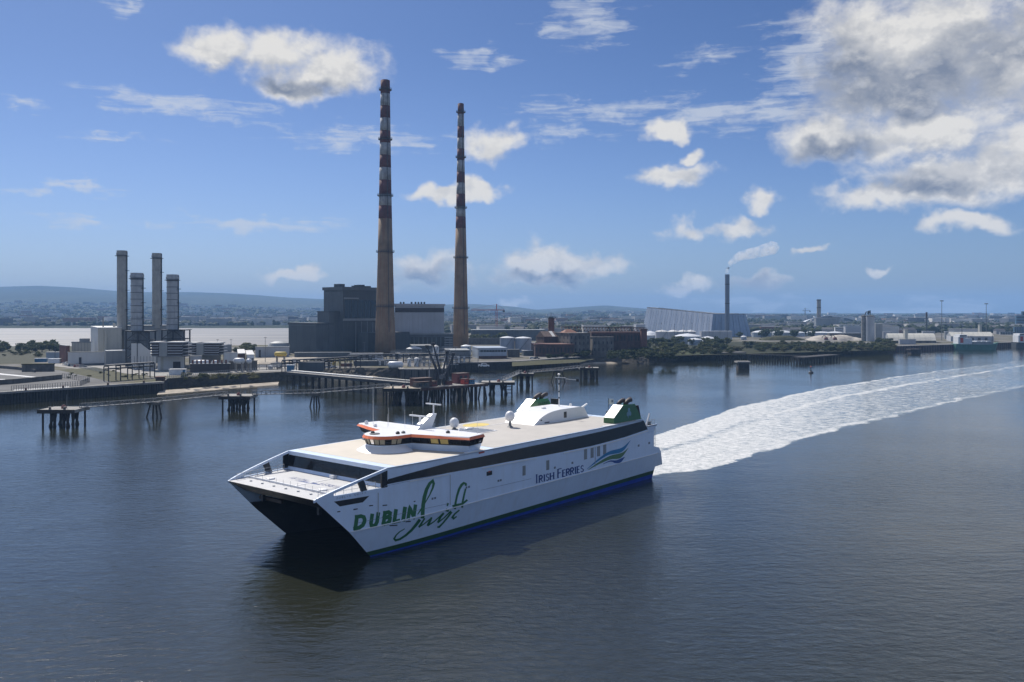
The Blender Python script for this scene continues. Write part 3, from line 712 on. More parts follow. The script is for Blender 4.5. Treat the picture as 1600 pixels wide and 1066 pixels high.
# ---- foredeck, bow bulwarks with openings, rail
def foredeck():
    mb = MB(); n = 14; ring = [(stem(ZF) + (1.8 - stem(ZF)) * i / n) for i in range(n + 1)]
    pts = [(s, -(U(s) - 0.02)) for s in ring] + [(s, U(s) - 0.02) for s in ring[::-1]]
    mb.add([(s, t, ZF) for s, t in pts], [tuple(range(len(pts)))])
    fd = sb(mb, 'foredeck', 'deck_white')
    for sg in (-1, 1):
        def A(s): return ZF + 3.05 * max(0, (s - stem(ZF)) / 12.55) ** 0.86
        mb = MB(); n = 18
        def strip(f0, f1, a, b, k=12, th=0.26):
            for i in range(k):
                s0, s1 = a + (b - a) * i / k, a + (b - a) * (i + 1) / k
                lo = [(s0, sg * U(s0), f0(s0)), (s1, sg * U(s1), f0(s1)), (s1, sg * (U(s1) - th), f0(s1)), (s0, sg * (U(s0) - th), f0(s0))]
                hi = [(s0, sg * U(s0), f1(s0)), (s1, sg * U(s1), f1(s1)), (s1, sg * (U(s1) - th), f1(s1)), (s0, sg * (U(s0) - th), f1(s0))]
                mb.hexa(lo, hi, 0)
        strip(lambda s: A(s) - 0.42, A, stem(ZF) + 0.0, 1.8, 16)
        strip(lambda s: ZF - 0.02, lambda s: ZF + 0.16, stem(ZF) + 0.3, 1.8, 8)
        strip(lambda s: ZF + 0.1, lambda s: A(s) - 0.4, -9.4, -7.6, 3)
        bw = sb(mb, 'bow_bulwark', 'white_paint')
        mb = MB(); strip(lambda s: ZF + 0.1, lambda s: A(s) - 0.4, 0.7, 1.79, 3); sb(mb, 'corner_window', 'band_glass', bw)
        for s0 in (-2.4,):
            m2 = MB(); m2.hexa([(s0 - 0.5, sg * (U(s0) - 0.02), ZF + 0.1), (s0 + 0.6, sg * (U(s0) - 0.02), ZF + 0.1), (s0 + 0.6, sg * (U(s0) - 0.28), ZF + 0.1), (s0 - 0.5, sg * (U(s0) - 0.28), ZF + 0.1)],
                               [(s0 - 1.2, sg * (U(s0) - 0.02), A(s0 - 1.2) - 0.3), (s0 - 0.1, sg * (U(s0) - 0.02), A(s0) - 0.3), (s0 - 0.1, sg * (U(s0) - 0.28), A(s0) - 0.3), (s0 - 1.2, sg * (U(s0) - 0.28), A(s0 - 1.2) - 0.3)])
            sb(m2, 'bulwark_pillar', 'steel_dark', bw)
        # handrail inside the bulwark
        m3 = MB()
        for i in range(8):
            s = -9.5 + i * 1.4; t = sg * (U(s) - 0.9); m3.bar((s, t, ZF), (s, t, ZF + 1.0), 0.05)
        for hh in (0.5, 1.0): m3.bar((-9.5, sg * (U(-9.5) - 0.9), ZF + hh), (0.3, sg * (U(0.3) - 0.9), ZF + hh), 0.05)
        sb(m3, 'handrail', 'steel_light', fd)
    # low breakwater strip with stanchions across the deck, mooring eyes, centre walkway
    sb(MB().box(-7.15, -6.9, -10.6, 10.9, ZF, ZF + 0.28), 'breakwater', 'white_clean', fd)
    for k in range(12):
        t = -10 + 1.85 * k; sb(MB().bar((-7.3, t, ZF), (-7.3, t, ZF + 0.9), 0.035), 'stanchion', 'steel_light', fd)
    for k in range(6):
        t = -7.6 + 3.1 * k; sb(MB().lathe((-8.6, t, ZF), [(0.24, 0), (0.18, 0.08), (0.22, 0.16)], 10), 'mooring_eye', 'steel_light', fd)
    sb(MB().box(-6.8, 1.3, -0.75, -0.25, ZF + 0.005, ZF + 0.05), 'walkway_strip', 'white_clean', fd)
    sb(MB().box(0.7, 1.5, -1.0, 0.0, ZF, ZF + 0.55), 'deck_locker', 'white_clean', fd)
    for (s, t) in ((-5.6, -6.5), (-5.6, 7.0)): sb(MB().lathe((s, t, ZF), [(0.75, 0), (0.7, 0.2), (0.3, 0.28)], 14), 'hatch_cover', 'white_clean', fd)
    # the company name and wave in blue on the deck, read from ahead
    def deck_text(word, s0, t0, t1, hgt):
        n = len(word); w = (t1 - t0) / n
        for i, ch in enumerate(word):
            if ch == ' ': continue
            for k, st in enumerate(GLYPH[ch]):
                pts = [(t0 + w * (i + 0.12 + 0.72 * x), s0 - hgt * y) for x, y in st]
                mb = MB(); ribbon2(mb, pts, 0.14, lambda p: Vector((p[1], p[0], ZF + 0.012)))
                sb(mb, 'deck_letter', 'letter_blue', fd)
    deck_text('IRISH', -2.2, 5.8, 1.2, 1.1); deck_text('FERRIES', -2.2, -2.2, -8.2, 1.1)
    sb(MB().add([(-3.9, 3.0, ZF + 0.012), (-3.1, 0.4, ZF + 0.012), (-3.0, -1.6, ZF + 0.012), (-3.5, -3.0, ZF + 0.012), (-3.7, -0.5, ZF + 0.012)], [(0, 1, 2, 3, 4)]), 'deck_emblem', 'letter_blue', fd)
# ---- lettering: each letter drawn as strokes
GLYPH = {
 'I': [[(0.5, 0), (0.5, 1)]], 'R': [[(0.1, 0), (0.1, 1)], [(0.1, 1), (0.6, 1), (0.85, 0.86), (0.85, 0.64), (0.6, 0.5), (0.1, 0.5)], [(0.45, 0.5), (0.95, 0)]],
 'S': [[(0.88, 0.84), (0.65, 0.98), (0.35, 0.98), (0.15, 0.84), (0.15, 0.66), (0.35, 0.55), (0.65, 0.46), (0.86, 0.34), (0.86, 0.16), (0.65, 0.02), (0.35, 0.02), (0.1, 0.16)]],
 'H': [[(0.1, 0), (0.1, 1)], [(0.9, 0), (0.9, 1)], [(0.1, 0.52), (0.9, 0.52)]], 'F': [[(0.12, 0), (0.12, 1)], [(0.12, 1), (0.9, 1)], [(0.12, 0.54), (0.7, 0.54)]],
 'E': [[(0.12, 0), (0.12, 1)], [(0.12, 1), (0.85, 1)], [(0.12, 0.53), (0.72, 0.53)], [(0.12, 0), (0.9, 0)]],
 'D': [[(0.12, 0), (0.12, 1)], [(0.12, 1), (0.5, 1), (0.8, 0.86), (0.92, 0.6), (0.92, 0.4), (0.8, 0.14), (0.5, 0), (0.12, 0)]],
 'U': [[(0.1, 1), (0.1, 0.32), (0.22, 0.08), (0.5, 0), (0.78, 0.08), (0.9, 0.32), (0.9, 1)]],
 'B': [[(0.12, 0), (0.12, 1)], [(0.12, 1), (0.6, 1), (0.82, 0.88), (0.82, 0.66), (0.6, 0.54), (0.12, 0.54)], [(0.6, 0.54), (0.9, 0.42), (0.9, 0.14), (0.62, 0), (0.12, 0)]],
 'L': [[(0.15, 1), (0.15, 0), (0.9, 0)]], 'N': [[(0.1, 0), (0.1, 1), (0.9, 0), (0.9, 1)]], 'W': [[(0.0, 1), (0.25, 0), (0.5, 0.8), (0.75, 0), (1, 1)]], 'T': [[(0.5, 0), (0.5, 1)], [(0.05, 1), (0.95, 1)]],
}
def ribbon2(mb, pts, width, fn, mi=0):
    """a stroke of given width(s) along 2-d points; fn lays each 2-d point on its surface"""
    P = [Vector(p) for p in pts]; dn = [P[0]]; n = len(P)
    ws = width if hasattr(width, '__len__') else [width] * n
    L_, Wd = [], []
    for i in range(n - 1):
        k = max(1, int((P[i + 1] - P[i]).length / 2.0))
        for j in range(k): L_.append(P[i].lerp(P[i + 1], j / k)); Wd.append(ws[i] + (ws[i + 1] - ws[i]) * j / k)
    L_.append(P[-1]); Wd.append(ws[-1])
    a, b = [], []
    for i, p in enumerate(L_):
        t0 = (p - L_[i - 1]).normalized() if i else None; t1 = (L_[i + 1] - p).normalized() if i < len(L_) - 1 else None
        t = (t0 or t1) if (t0 is None or t1 is None) else ((t0 + t1).normalized() if (t0 + t1).length > 0.2 else t1)
        c = 1.0 if (t0 is None or t1 is None) else max(0.55, t.dot(t1))
        nn = Vector((-t.y, t.x)) * Wd[i] / 2 / c
        e = t * (Wd[i] * 0.5 if i == len(L_) - 1 else (-Wd[i] * 0.5 if i == 0 else 0)) * (0.0 if not mb_square else 1.0)
        a.append(fn(p + nn + e)); b.append(fn(p - nn + e))
    for i in range(len(a) - 1): mb.quad(a[i], b[i], b[i + 1], a[i + 1], mi)
    return mb
mb_square = True
foredeck()
def lettering():
    global mb_square
    hp = lambda p: hull_point(p.x, p.y, 0.035)
    # DUBLIN, heavy and slightly slanted
    cells = [('D', 551, 570, 829, 23, 5.4), ('U', 575.5, 590, 826.0, 22.5, 5.2), ('B', 595.5, 610, 822.0, 22.5, 5.2), ('L', 612.5, 624, 818.5, 22, 5.2), ('I', 624.5, 634, 815.5, 22, 5.4), ('N', 634.5, 648, 813, 22, 4.8)]
    for ch, x0, x1, yb, hh, wd in cells:
        mb = MB()
        for st in GLYPH[ch]:
            pts = [(x0 + 2.2 + (x1 - x0 - 2.6) * x + 2.5 * y, yb - 2.6 - (x * (x1 - x0)) * 0.19 - (hh - 5.0) * y) for x, y in st]
            ribbon2(mb, pts, wd * 1.1, hp)
        sb(mb, 'letter', 'letter_green', hull)
    # Swift, brush script: strokes traced at ten times photo scale
    Z = lambda q: [(610 + x / 10.154, 745 + y / 10.154) for x, y in q]
    SW = [([(432, 598), (495, 505), (560, 400), (625, 285), (672, 180), (688, 110), (672, 64), (625, 105), (575, 200), (540, 320), (520, 450), (514, 560), (511, 662)], [1.2, 1.8, 1.2, 1.6, 2.4, 3.2, 3.0, 3.8, 4.3, 4.6, 4.8, 4.8, 4.6]),
          ([(470, 680), (410, 760), (335, 850), (245, 930), (150, 992), (82, 1010), (60, 985), (92, 928), (150, 872), (228, 826)], [3.8, 3.6, 3.2, 2.8, 2.6, 2.8, 2.4, 1.6, 1.3, 1.0]),
          ([(545, 660), (500, 730), (452, 803)], [1.8, 2.4, 2.6]), ([(452, 803), (540, 745), (640, 665)], [1.6, 1.3, 1.6]), ([(655, 645), (630, 700), (590, 780)], [2.2, 3.2, 2.8]), ([(590, 780), (690, 715), (775, 640), (845, 575)], [1.8, 1.5, 1.5, 2.0]),
          ([(850, 580), (800, 630), (752, 728)], [2.0, 2.8, 2.2]), ([(752, 732), (850, 655), (960, 545)], [1.8, 1.5, 1.8]), ([(880, 528), (928, 540)], [3.6, 3.4]), ([(915, 418), (902, 465)], [2.4, 1.8]),
          ([(1200, 145), (1196, 112), (1165, 100), (1130, 130), (1090, 200), (1058, 300), (1035, 410), (1022, 515)], [2.6, 2.6, 2.8, 3.4, 3.0, 2.6, 2.6, 2.8]), ([(975, 560), (905, 650), (835, 735), (775, 798), (745, 800)], [2.2, 2.2, 2.0, 2.4, 2.4]),
          ([(985, 472), (1060, 448), (1140, 432), (1222, 368)], [3.2, 3.0, 2.6, 2.4]), ([(1195, 190), (1172, 280), (1148, 390), (1136, 490)], [2.2, 2.3, 2.4, 2.6]), ([(1095, 530), (1020, 592), (985, 645), (1004, 666), (1052, 630)], [1.8, 2.0, 2.6, 2.2, 1.4])]
    mb_square = False
    for q, wd in SW:
        sb(ribbon2(MB(), Z(q), [w_ * 1.22 for w_ in wd], hp), 'script_stroke', 'letter_green', hull)
    # IRISH FERRIES, serif small capitals
    word = [('I', 837, 7, 14.5), ('R', 842.2, 5.8, 11), ('I', 849.0, 4, 11), ('S', 853.0, 5.2, 11), ('H', 859.2, 6.6, 11), ('F', 871.0, 7.2, 14.5), ('E', 878.8, 5.0, 11), ('R', 884.6, 5.6, 11), ('R', 891.2, 5.6, 11), ('I', 897.6, 3.6, 11), ('E', 901.6, 4.8, 11), ('S', 907.2, 5.0, 10.6)]
    for ch, x0, w, hh in word:
        yb = 755.5 - (x0 - 837) * 0.247; mb = MB(); hh *= 0.93
        if ch == 'I': w = 3.2
        for k, st in enumerate(GLYPH[ch]):
            pts = [(x0 + w * x, yb - w * x * 0.247 - hh * y) for x, y in st]
            ribbon2(mb, pts, 2.1 if (abs(st[0][0] - st[-1][0]) < 0.1 and ch != 'S') else 1.35, hp)
            if len(st) == 2 and st[0][0] == st[1][0]:                       # serifs on the stems
                for y in (0, 1):
                    cx, cy = x0 + w * st[0][0], yb - w * st[0][0] * 0.247 - hh * y
                    ribbon2(mb, [(cx - 1.5, cy + 0.37), (cx + 1.5, cy - 0.37)], 0.7, hp)
        sb(mb, 'letter', 'letter_blue', hull)
    # ship's name at the bow, thin pale letters
    x = 526.0
    for ch in 'DUBLIN SWIFT':
        if ch != ' ':
            mb = MB()
            for st in GLYPH[ch]: ribbon2(mb, [(x + 2.3 * a, 780.2 - (x + 2.3 * a - 526) * 0.185 - 2.6 * b) for a, b in st], 0.42, hp)
            sb(mb, 'letter', 'letter_grey', hull)
        x += 3.95
    # wave mark: three tapering swooshes
    def swoosh(top, bot, mat):
        n = 26; mb = MB()
        def at(pl, t):
            k = t * (len(pl) - 1); i = min(int(k), len(pl) - 2); f = k - i
            p0, p1, p2, p3 = [Vector(pl[max(0, min(len(pl) - 1, i + q))]) for q in (-1, 0, 1, 2)]
            return 0.5 * ((2 * p1) + (p2 - p0) * f + (2 * p0 - 5 * p1 + 4 * p2 - p3) * f * f + (3 * p1 - p0 - 3 * p2 + p3) * f ** 3)
        for i in range(n):
            mb.quad(hp(at(bot, i / n)), hp(at(bot, (i + 1) / n)), hp(at(top, (i + 1) / n)), hp(at(top, i / n)))
        sb(mb, 'wave_mark', mat, hull)
    swoosh([(917, 733), (935, 717), (952, 705.5), (972, 699.5), (985, 688)], [(917.5, 733.2), (933, 722), (950, 711.5), (972, 706), (985.2, 688.4)], 'logo_teal')
    swoosh([(919, 734), (935, 722.5), (953, 712.5), (972, 707.5), (981.5, 700)], [(919.5, 734.4), (938, 724.5), (954, 718), (970, 715.5), (981.6, 700.6)], 'logo_green')
    swoosh([(942, 725), (953, 719.8), (962, 719.5), (969, 717), (976, 714)], [(942.2, 725.5), (954, 721.5), (962, 724), (970, 722.6), (976.2, 714.6)], 'logo_navy')
lettering()

# ---- openings and fittings on the port side (mirrored where they matter)
def side_patch(px_poly, name, mat, parent=hull, off=0.03):
    p = [hull_point(x, y, off) for x, y in px_poly]; q = [v + Vector((0, 0.12, 0)) for v in p]
    return sb(MB().hexa(q, p), name, mat, parent)
for (x, y0, y1) in ((819, 728, 743), (856, 719.5, 734.5), (915, 702, 718), (925.3, 699.5, 715.5), (935.3, 697, 713), (945, 694.8, 710)):
    side_patch([(x - 2.3, y1 + 0.5), (x + 2.3, y1 - 0.5), (x + 2.3, y0 - 0.5), (x - 2.3, y0 + 0.5)], 'vent_louvre', 'clad_grey')
for (x, y) in ((779, 751.5), (782.5, 750.6), (867, 731), (894.5, 723.5), (998, 696.5), (1014.5, 692.5), (676, 779.5), (680, 778.5), (729, 762), (733, 761)):
    side_patch([(x - 1.3, y + 1.8), (x + 1.3, y + 1.2), (x + 1.3, y - 2.0), (x - 1.3, y - 1.4)], 'porthole', 'deck_panel_blue')
side_patch([(760.5, 744), (769, 742), (769, 735.5), (760.5, 737.5)], 'side_hatch', 'hull_black')
side_patch([(763.5, 738.5), (766.5, 737.5), (766.5, 735.7), (763.5, 736.4)], 'hatch_fitting', 'red_paint', hull, 0.05)
side_patch([(531, 791.5), (567, 785), (577, 775), (522, 784)], 'anchor_recess', 'hull_black')
for (x, y, w) in ((529.5, 799.5, 2.2), (556, 795.5, 3), (580, 790, 3), (601.5, 789.5, 3.5), (615, 821, 6), (638, 815, 4), (648, 783.5, 1.2), (554.5, 796, 2)):
    side_patch([(x - w, y + 1.3), (x + w, y + 0.6), (x + w, y - 0.9), (x - w, y - 0.3)], 'scupper', 'hull_black', hull, 0.042)
for x, y0, y1 in ((703.5, 742, 789), (591, 770, 806), (930, 697, 730)):
    pts = [hull_point(x + (y0 - y) * 0.0, y, 0.03) for y in (y0, (y0 + y1) / 2, y1)]
    mb = MB()
    for a, b in zip(pts, pts[1:]): mb.bar(a, b, 0.10, 0.08)
    sb(mb, 'drain_pipe', 'steel_light', hull)
# plating lines
for (pa, pb) in (((700, 791), (560, 821)), ((752, 770), (830, 752)), ((600, 764), (700, 743))):
    mb = MB(); prev = None
    for i in range(9):
        p = hull_point(pa[0] + (pb[0] - pa[0]) * i / 8, pa[1] + (pb[1] - pa[1]) * i / 8 - 4, 0.012)
        if prev: mb.bar(prev, p, 0.05)
        prev = p
    sb(mb, 'plate_seam', 'letter_grey', hull)
# bow ramp recess under the foredeck
sb(MB().hexa([(-5.6, -6.5, 8.1), (-5.6, 6.5, 8.1), (-4.8, 6.5, 8.1), (-4.8, -6.5, 8.1)], [(-7.4, -6.5, 9.4), (-7.4, 6.5, 9.4), (-6.6, 6.5, 9.4), (-6.6, -6.5, 9.4)]), 'bow_ramp', 'steel_dark', hull)
sb(MB().bar((-6.1, 3.0, 7.5), (-6.1, 9.0, 7.5), 0.5, 0.5), 'ramp_beam', 'exhaust_brown', hull)
for t in (-7.2, 7.2): sb(MB().bar((-6.8, t, 7.2), (-6.8, t, 9.6), 0.5, 0.5), 'ramp_post', 'steel_dark', hull)

# ---- wheelhouse
def wheelhouse():
    zb = ZR; z1, z2, z3 = zb + 1.2, zb + 2.25, zb + 2.75
    def outline(k):            # k: outward offset
        half = [(23.6 + 0.2 * k, -13.5 - k), (19.3 - k, -14.2 - k), (17.2 - k, -9.0 - 0.2 * k), (15.6 - 0.8 * k, -4.0 - 0.6 * k)]
        nose = []
        for i in range(1, 12):
            a = math.radians(-90 - 180 * i / 12); nose.append((13.9 + (3.9 + k) * math.cos(a + 0) * 1.05 - 0.2, (3.9 + k) * math.sin(a)))
        nose = [(13.7 - (4.1 + k) * math.sin(math.radians(180 * i / 12)), -(3.8 + k) * math.cos(math.radians(180 * i / 12))) for i in range(0, 13)]
        right = [(s, -t) for s, t in half[::-1]]
        return [(s, t + 0.6) for s, t in half + nose + right]
    wh_ = sb(MB().prism(outline(-0.75), zb - 0.02, zb + 0.10), 'wheelhouse', 'white_clean')
    o0, o1, o2 = outline(-0.75), outline(-0.35), outline(0.0)
    mb = MB(); n = len(o0)
    for i in range(n):
        a, b, c, d = o0[i], o0[(i + 1) % n], o1[(i + 1) % n], o1[i]
        mb.quad((*a, zb), (*b, zb), (*c, z1), (*d, z1))
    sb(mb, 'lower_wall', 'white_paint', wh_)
    sb(MB().add([(*p, z1) for p in o1], [tuple(range(n))]), 'floor', 'interior', wh_)
    # console seen through the glass
    sb(MB().box(13.0, 14.2, -2.2, 2.9, z1, z1 + 0.35), 'console', 'interior', wh_)
    # panes: each side of the outline divided into panes with mullions between
    nid = 0
    for i in range(n):
        a, b, c, d = [Vector((*p, z)) for p, z in ((o1[i], z1 + 0.08), (o1[(i + 1) % n], z1 + 0.08), (o2[(i + 1) % n], z2 - 0.05), (o2[i], z2 - 0.05))]
        ln = (b - a).length
        k = max(1, int(round(ln / 1.55)))
        if ln < 1.4 and i % 2 and 4 <= i <= 15: k = 1
        for j in range(k):
            t0, t1 = j / k + 0.035, (j + 1) / k - 0.035
            mat = ('pane_cream' if i % 3 else 'pane_clear') if 4 <= i <= 11 else 'band_glass'
            if (i == 1 and j == k - 1) or (i == 2 and j == 0): mat = 'blind_yellow'
            q = (a.lerp(b, t0), a.lerp(b, t1), d.lerp(c, t1), d.lerp(c, t0))
            sb(MB().quad(*q), 'window_pane', mat, wh_)
            m2 = MB(); m2.bar(a.lerp(b, j / k) - Vector((0, 0, .08)), d.lerp(c, j / k) + Vector((0, 0, .05)), 0.13, 0.13); sb(m2, 'mullion', 'black_rubber', wh_)
    mb = MB()
    for i in range(n):
        a, b = Vector((*o1[i], z1 + 0.04)), Vector((*o1[(i + 1) % n], z1 + 0.04)); mb.bar(a, b, 0.12, 0.16)
        a, b = Vector((*o2[i], z2 - 0.02)), Vector((*o2[(i + 1) % n], z2 - 0.02)); mb.bar(a, b, 0.12, 0.14)
    sb(mb, 'window_frame', 'black_rubber', wh_)
    o3 = outline(0.32); o4 = outline(0.0)
    rf = MB(); rf.hexa([(*p, z2) for p in o3], [(*p, z3) for p in o4], 0); rf = sb(rf, 'wheelhouse_roof', 'white_clean', wh_)
    for i in range(n - 1):
        a0, b0, a1, b1 = o3[i], o3[i + 1], o4[i], o4[i + 1]
        off = 0.03; mid = Vector((17.5, 0.35))
        def out(p, z, e=off):
            return Vector((p[0], p[1], z)) + Vector((p[0] - 20, (p[1] - 0.35), 0)).normalized() * e
        q = (out(a0, z2 + 0.02), out(b0, z2 + 0.02), out(b1, z3 - 0.03), out(a1, z3 - 0.03))
        sb(MB().quad(*q), 'orange_trim', 'orange_paint', rf)
    # apron cone under the nose
    mb = MB(); k = 18
    for i in range(k):
        a0, a1 = [math.radians(-105 + 210 * (i + q) / k) for q in (0, 1)]
        P = lambda r, a, z: (13.7 - r * math.cos(a), 0.6 + r * math.sin(a), z)
        mb.quad(P(3.2, a0, z1), P(3.2, a1, z1), P(5.3, a1, zb + 0.03), P(5.3, a0, zb + 0.03))
    sb(mb, 'apron', 'white_clean', wh_, True)
    # roof gear
    def col(s, t, h, r=0.06, name='whip_aerial', mat='white_clean', z=z3): sb(MB().tube([(s, t, z), (s, t, z + h)], [r, r * 0.5], 6), name, mat, wh_)
    col(19.8, 11.4, 7.0, 0.045); col(19.9, 7.2, 3.4, 0.03); col(20.6, 3.6, 3.2, 0.03); col(21.0, 2.0, 3.0, 0.025); col(22.3, -5.0, 3.2, 0.03); col(22.8, -12.2, 3.2, 0.03); col(18.6, 6.0, 2.4, 0.03)
    mast = MB(); mast.hexa([(19.6, -0.5, z3), (19.6, 1.0, z3), (23.4, 1.0, z3), (23.4, -0.5, z3)], [(23.9, -0.2, z3 + 2.4), (23.9, 0.7, z3 + 2.4), (25.0, 0.7, z3 + 2.4), (25.0, -0.2, z3 + 2.4)])
    mast = sb(mast, 'radar_mast', 'white_clean', wh_)
    sb(MB().tube([(24.6, 0.25, z3 + 2.3), (24.6, 0.25, z3 + 4.0)], 0.14, 8), 'mast_pole', 'white_clean', mast)
    sb(MB().box(24.4, 24.75, -1.6, 2.1, z3 + 4.0, z3 + 4.22), 'radar_scanner', 'white_clean', mast)
    sb(MB().bar((21.2, 0.25, z3 + 1.2), (21.2, 0.25, z3 + 2.1), 0.3), 'radar_post', 'white_clean', mast)
    sb(MB().box(21.0, 21.4, -2.0, 2.9, z3 + 2.1, z3 + 2.36), 'radar_scanner', 'white_clean', mast)
    for (s, t, h, mat) in ((11.6, 2.0, 0.5, 'steel_dark'), (14.2, -1.5, 0.45, 'black_rubber'), (15.4, -1.6, 0.4, 'steel_mid'), (20.4, -7.5, 0.45, 'steel_dark'), (19.2, 12.6, 0.7, 'white_clean'), (17.8, 8.5, 0.5, 'white_clean'), (23.8, -7.2, 0.5, 'white_clean')):
        sb(MB().lathe((s, t, z3), [(0.36, 0), (0.36, h * 0.6), (0.15, h)], 8), 'roof_fitting', mat, wh_)
    sb(MB().lathe((11.6, 1.5, z3 - 0.01), [(0.9, 0), (0.9, 0.12), (0.3, 0.16)], 14), 'roof_plate', 'steel_dark', wh_)
    # life-saving gear patch of red on the side below the wing
    side_patch([(748.5, 709.5), (757, 707.4), (757, 705), (748.5, 707)], 'wing_marking', 'red_paint', hull, 0.05)
def glass(name, tint, refl):
    m = bpy.data.materials.new(name); m.use_nodes = True; MATS[name] = m; N = m.node_tree.nodes; L = m.node_tree.links
    out = N['Material Output']; N.remove(N['Principled BSDF'])
    t = N.new('ShaderNodeBsdfTransparent'); t.inputs[0].default_value = (*tint, 1); g = N.new('ShaderNodeBsdfGlossy'); g.inputs['Roughness'].default_value = 0.03
    fr = N.new('ShaderNodeFresnel'); fr.inputs[0].default_value = 1.5; mx = N.new('ShaderNodeMixShader')
    L.new(fr.outputs[0], mx.inputs[0]); L.new(t.outputs[0], mx.inputs[1]); L.new(g.outputs[0], mx.inputs[2]); L.new(mx.outputs[0], out.inputs[0])
glass('pane_clear', (0.86, 0.86, 0.80), 0.1)
m, N, L, b = shader('pane_cream'); b.inputs['Base Color'].default_value = (0.66, 0.60, 0.45, 1); b.inputs['Roughness'].default_value = 0.3  # cream pane colour stands in for the sunlit interior behind the glass
tl = N.new('ShaderNodeBsdfTranslucent'); tl.inputs[0].default_value = (0.7, 0.62, 0.45, 1); ms = N.new('ShaderNodeMixShader'); ms.inputs[0].default_value = 0.5
L.new(b.outputs[0], ms.inputs[1]); L.new(tl.outputs[0], ms.inputs[2]); L.new(ms.outputs[0], N['Material Output'].inputs[0])
wheelhouse()

# ---- roof equipment
def dome(s, t, zped, r, nm='satellite_dome'):
    d = sb(MB().lathe((s, t, ZR + zped), [(r * 0.55, 0), (r * 0.9, r * 0.35), (r, r * 0.9), (r * 0.95, r * 1.3), (r * 0.72, r * 1.75), (r * 0.35, r * 1.98), (0.02, r * 2.05)], 20), nm, 'white_clean', None, True)
    sb(MB().lathe((s, t, ZR), [(0.75, 0), (0.3, 0.35), (0.22, zped + 0.1)], 10), 'pedestal', 'steel_mid', d)
dome(38.1, 8.0, 0.5, 0.95); dome(48.0, 1.7, 1.3, 1.0)
sb(MB().lathe((39.5, 5.4, ZR), [(1.0, 0), (0.95, 0.35), (0.5, 0.6), (0.05, 0.65)], 16), 'liferaft_dome', 'white_clean', None, True)
def deckhouse():
    prof = [(53.0, 0.02), (53.6, 0.5), (54.6, 1.05), (56.0, 1.6), (57.6, 2.05), (59.6, 2.35), (62.0, 2.5), (69.5, 2.45), (71.0, 2.2), (72.6, 0.02)]
    t0, t1 = -0.6, 7.4
    lo = [(s, t0, ZR + h) for s, h in prof]; hi = [(s, t1, ZR + h) for s, h in prof]
    mb = MB(); n = len(prof)
    for i in range(n - 1): mb.quad(lo[i], lo[i + 1], hi[i + 1], hi[i])
    mb.add(lo, [tuple(range(n - 1, -1, -1))]); mb.add(hi, [tuple(range(n))])
    dh = sb(mb, 'deckhouse', 'white_clean')
    sb(MB().box(63.4, 64.4, t0 - 0.03, t0 + 0.05, ZR + 0.55, ZR + 1.85), 'door', 'glass_dark', dh)
    sb(MB().box(52.8, 72.8, t0 - 0.5, t0 - 0.02, ZR + 0.01, ZR + 0.08), 'walkway', 'white_clean', dh)
    sb(MB().box(55.2, 55.7, t0 - 0.03, t0 + 0.02, ZR + 0.7, ZR + 0.95), 'vent', 'steel_dark', dh)
    sb(MB().box(56.6, 58.2, t0 - 0.04, t0 + 0.02, ZR + 0.02, ZR + 0.3), 'vent', 'steel_dark', dh)
    sb(MB().lathe((61.5, 3.5, ZR + 2.45), [(0.5, 0), (0.5, 0.3), (0.3, 0.4)], 10), 'roof_vent', 'white_clean', dh)
    sb(MB().lathe((70.0, 2.4, ZR + 2.3), [(0.3, 0), (0.3, 0.5), (0.2, 0.6)], 8), 'roof_vent', 'white_clean', dh)
    m = sb(MB().tube([(67.0, 3.4, ZR + 2.4), (67.0, 3.4, ZR + 9.6)], [0.13, 0.05], 8), 'mast', 'white_clean', None)
    for k, z in enumerate((4.2, 5.6, 7.3, 8.4)): sb(MB().lathe((67.0, 3.4, ZR + z), [(0.12, 0), (0.2, 0.1), (0.12, 0.35)], 8), 'mast_lamp', 'steel_dark', m)
    sb(MB().bar((67.0, 1.6, ZR + 8.9), (67.0, 4.4, ZR + 8.9), 0.08), 'yard', 'white_clean', m)
    sb(MB().bar((67.0, 1.5, ZR + 8.7), (68.0, -0.6, ZR + 8.5), 0.06), 'yard', 'white_clean', m)
    sb(MB().add([(68.0, -0.6, ZR + 8.7), (68.3, -1.2, ZR + 8.6), (68.2, -1.0, ZR + 8.0), (67.9, -0.6, ZR + 8.2), (68.05, -0.65, ZR + 8.45)], [(0, 1, 4), (1, 2, 4), (2, 3, 4), (3, 0, 4)]), 'wind_cone', 'black_rubber', m)
    sb(MB().lathe((67.0, 3.4, ZR + 9.55), [(0.3, 0), (0.35, 0.12), (0.05, 0.3)], 8), 'mast_light', 'white_clean', m)
    sb(MB().bar((73.0, 3.0, ZR + 0.9), (75.6, 1.8, ZR + 2.4), 0.3, 0.3), 'davit', 'white_clean')
deckhouse()
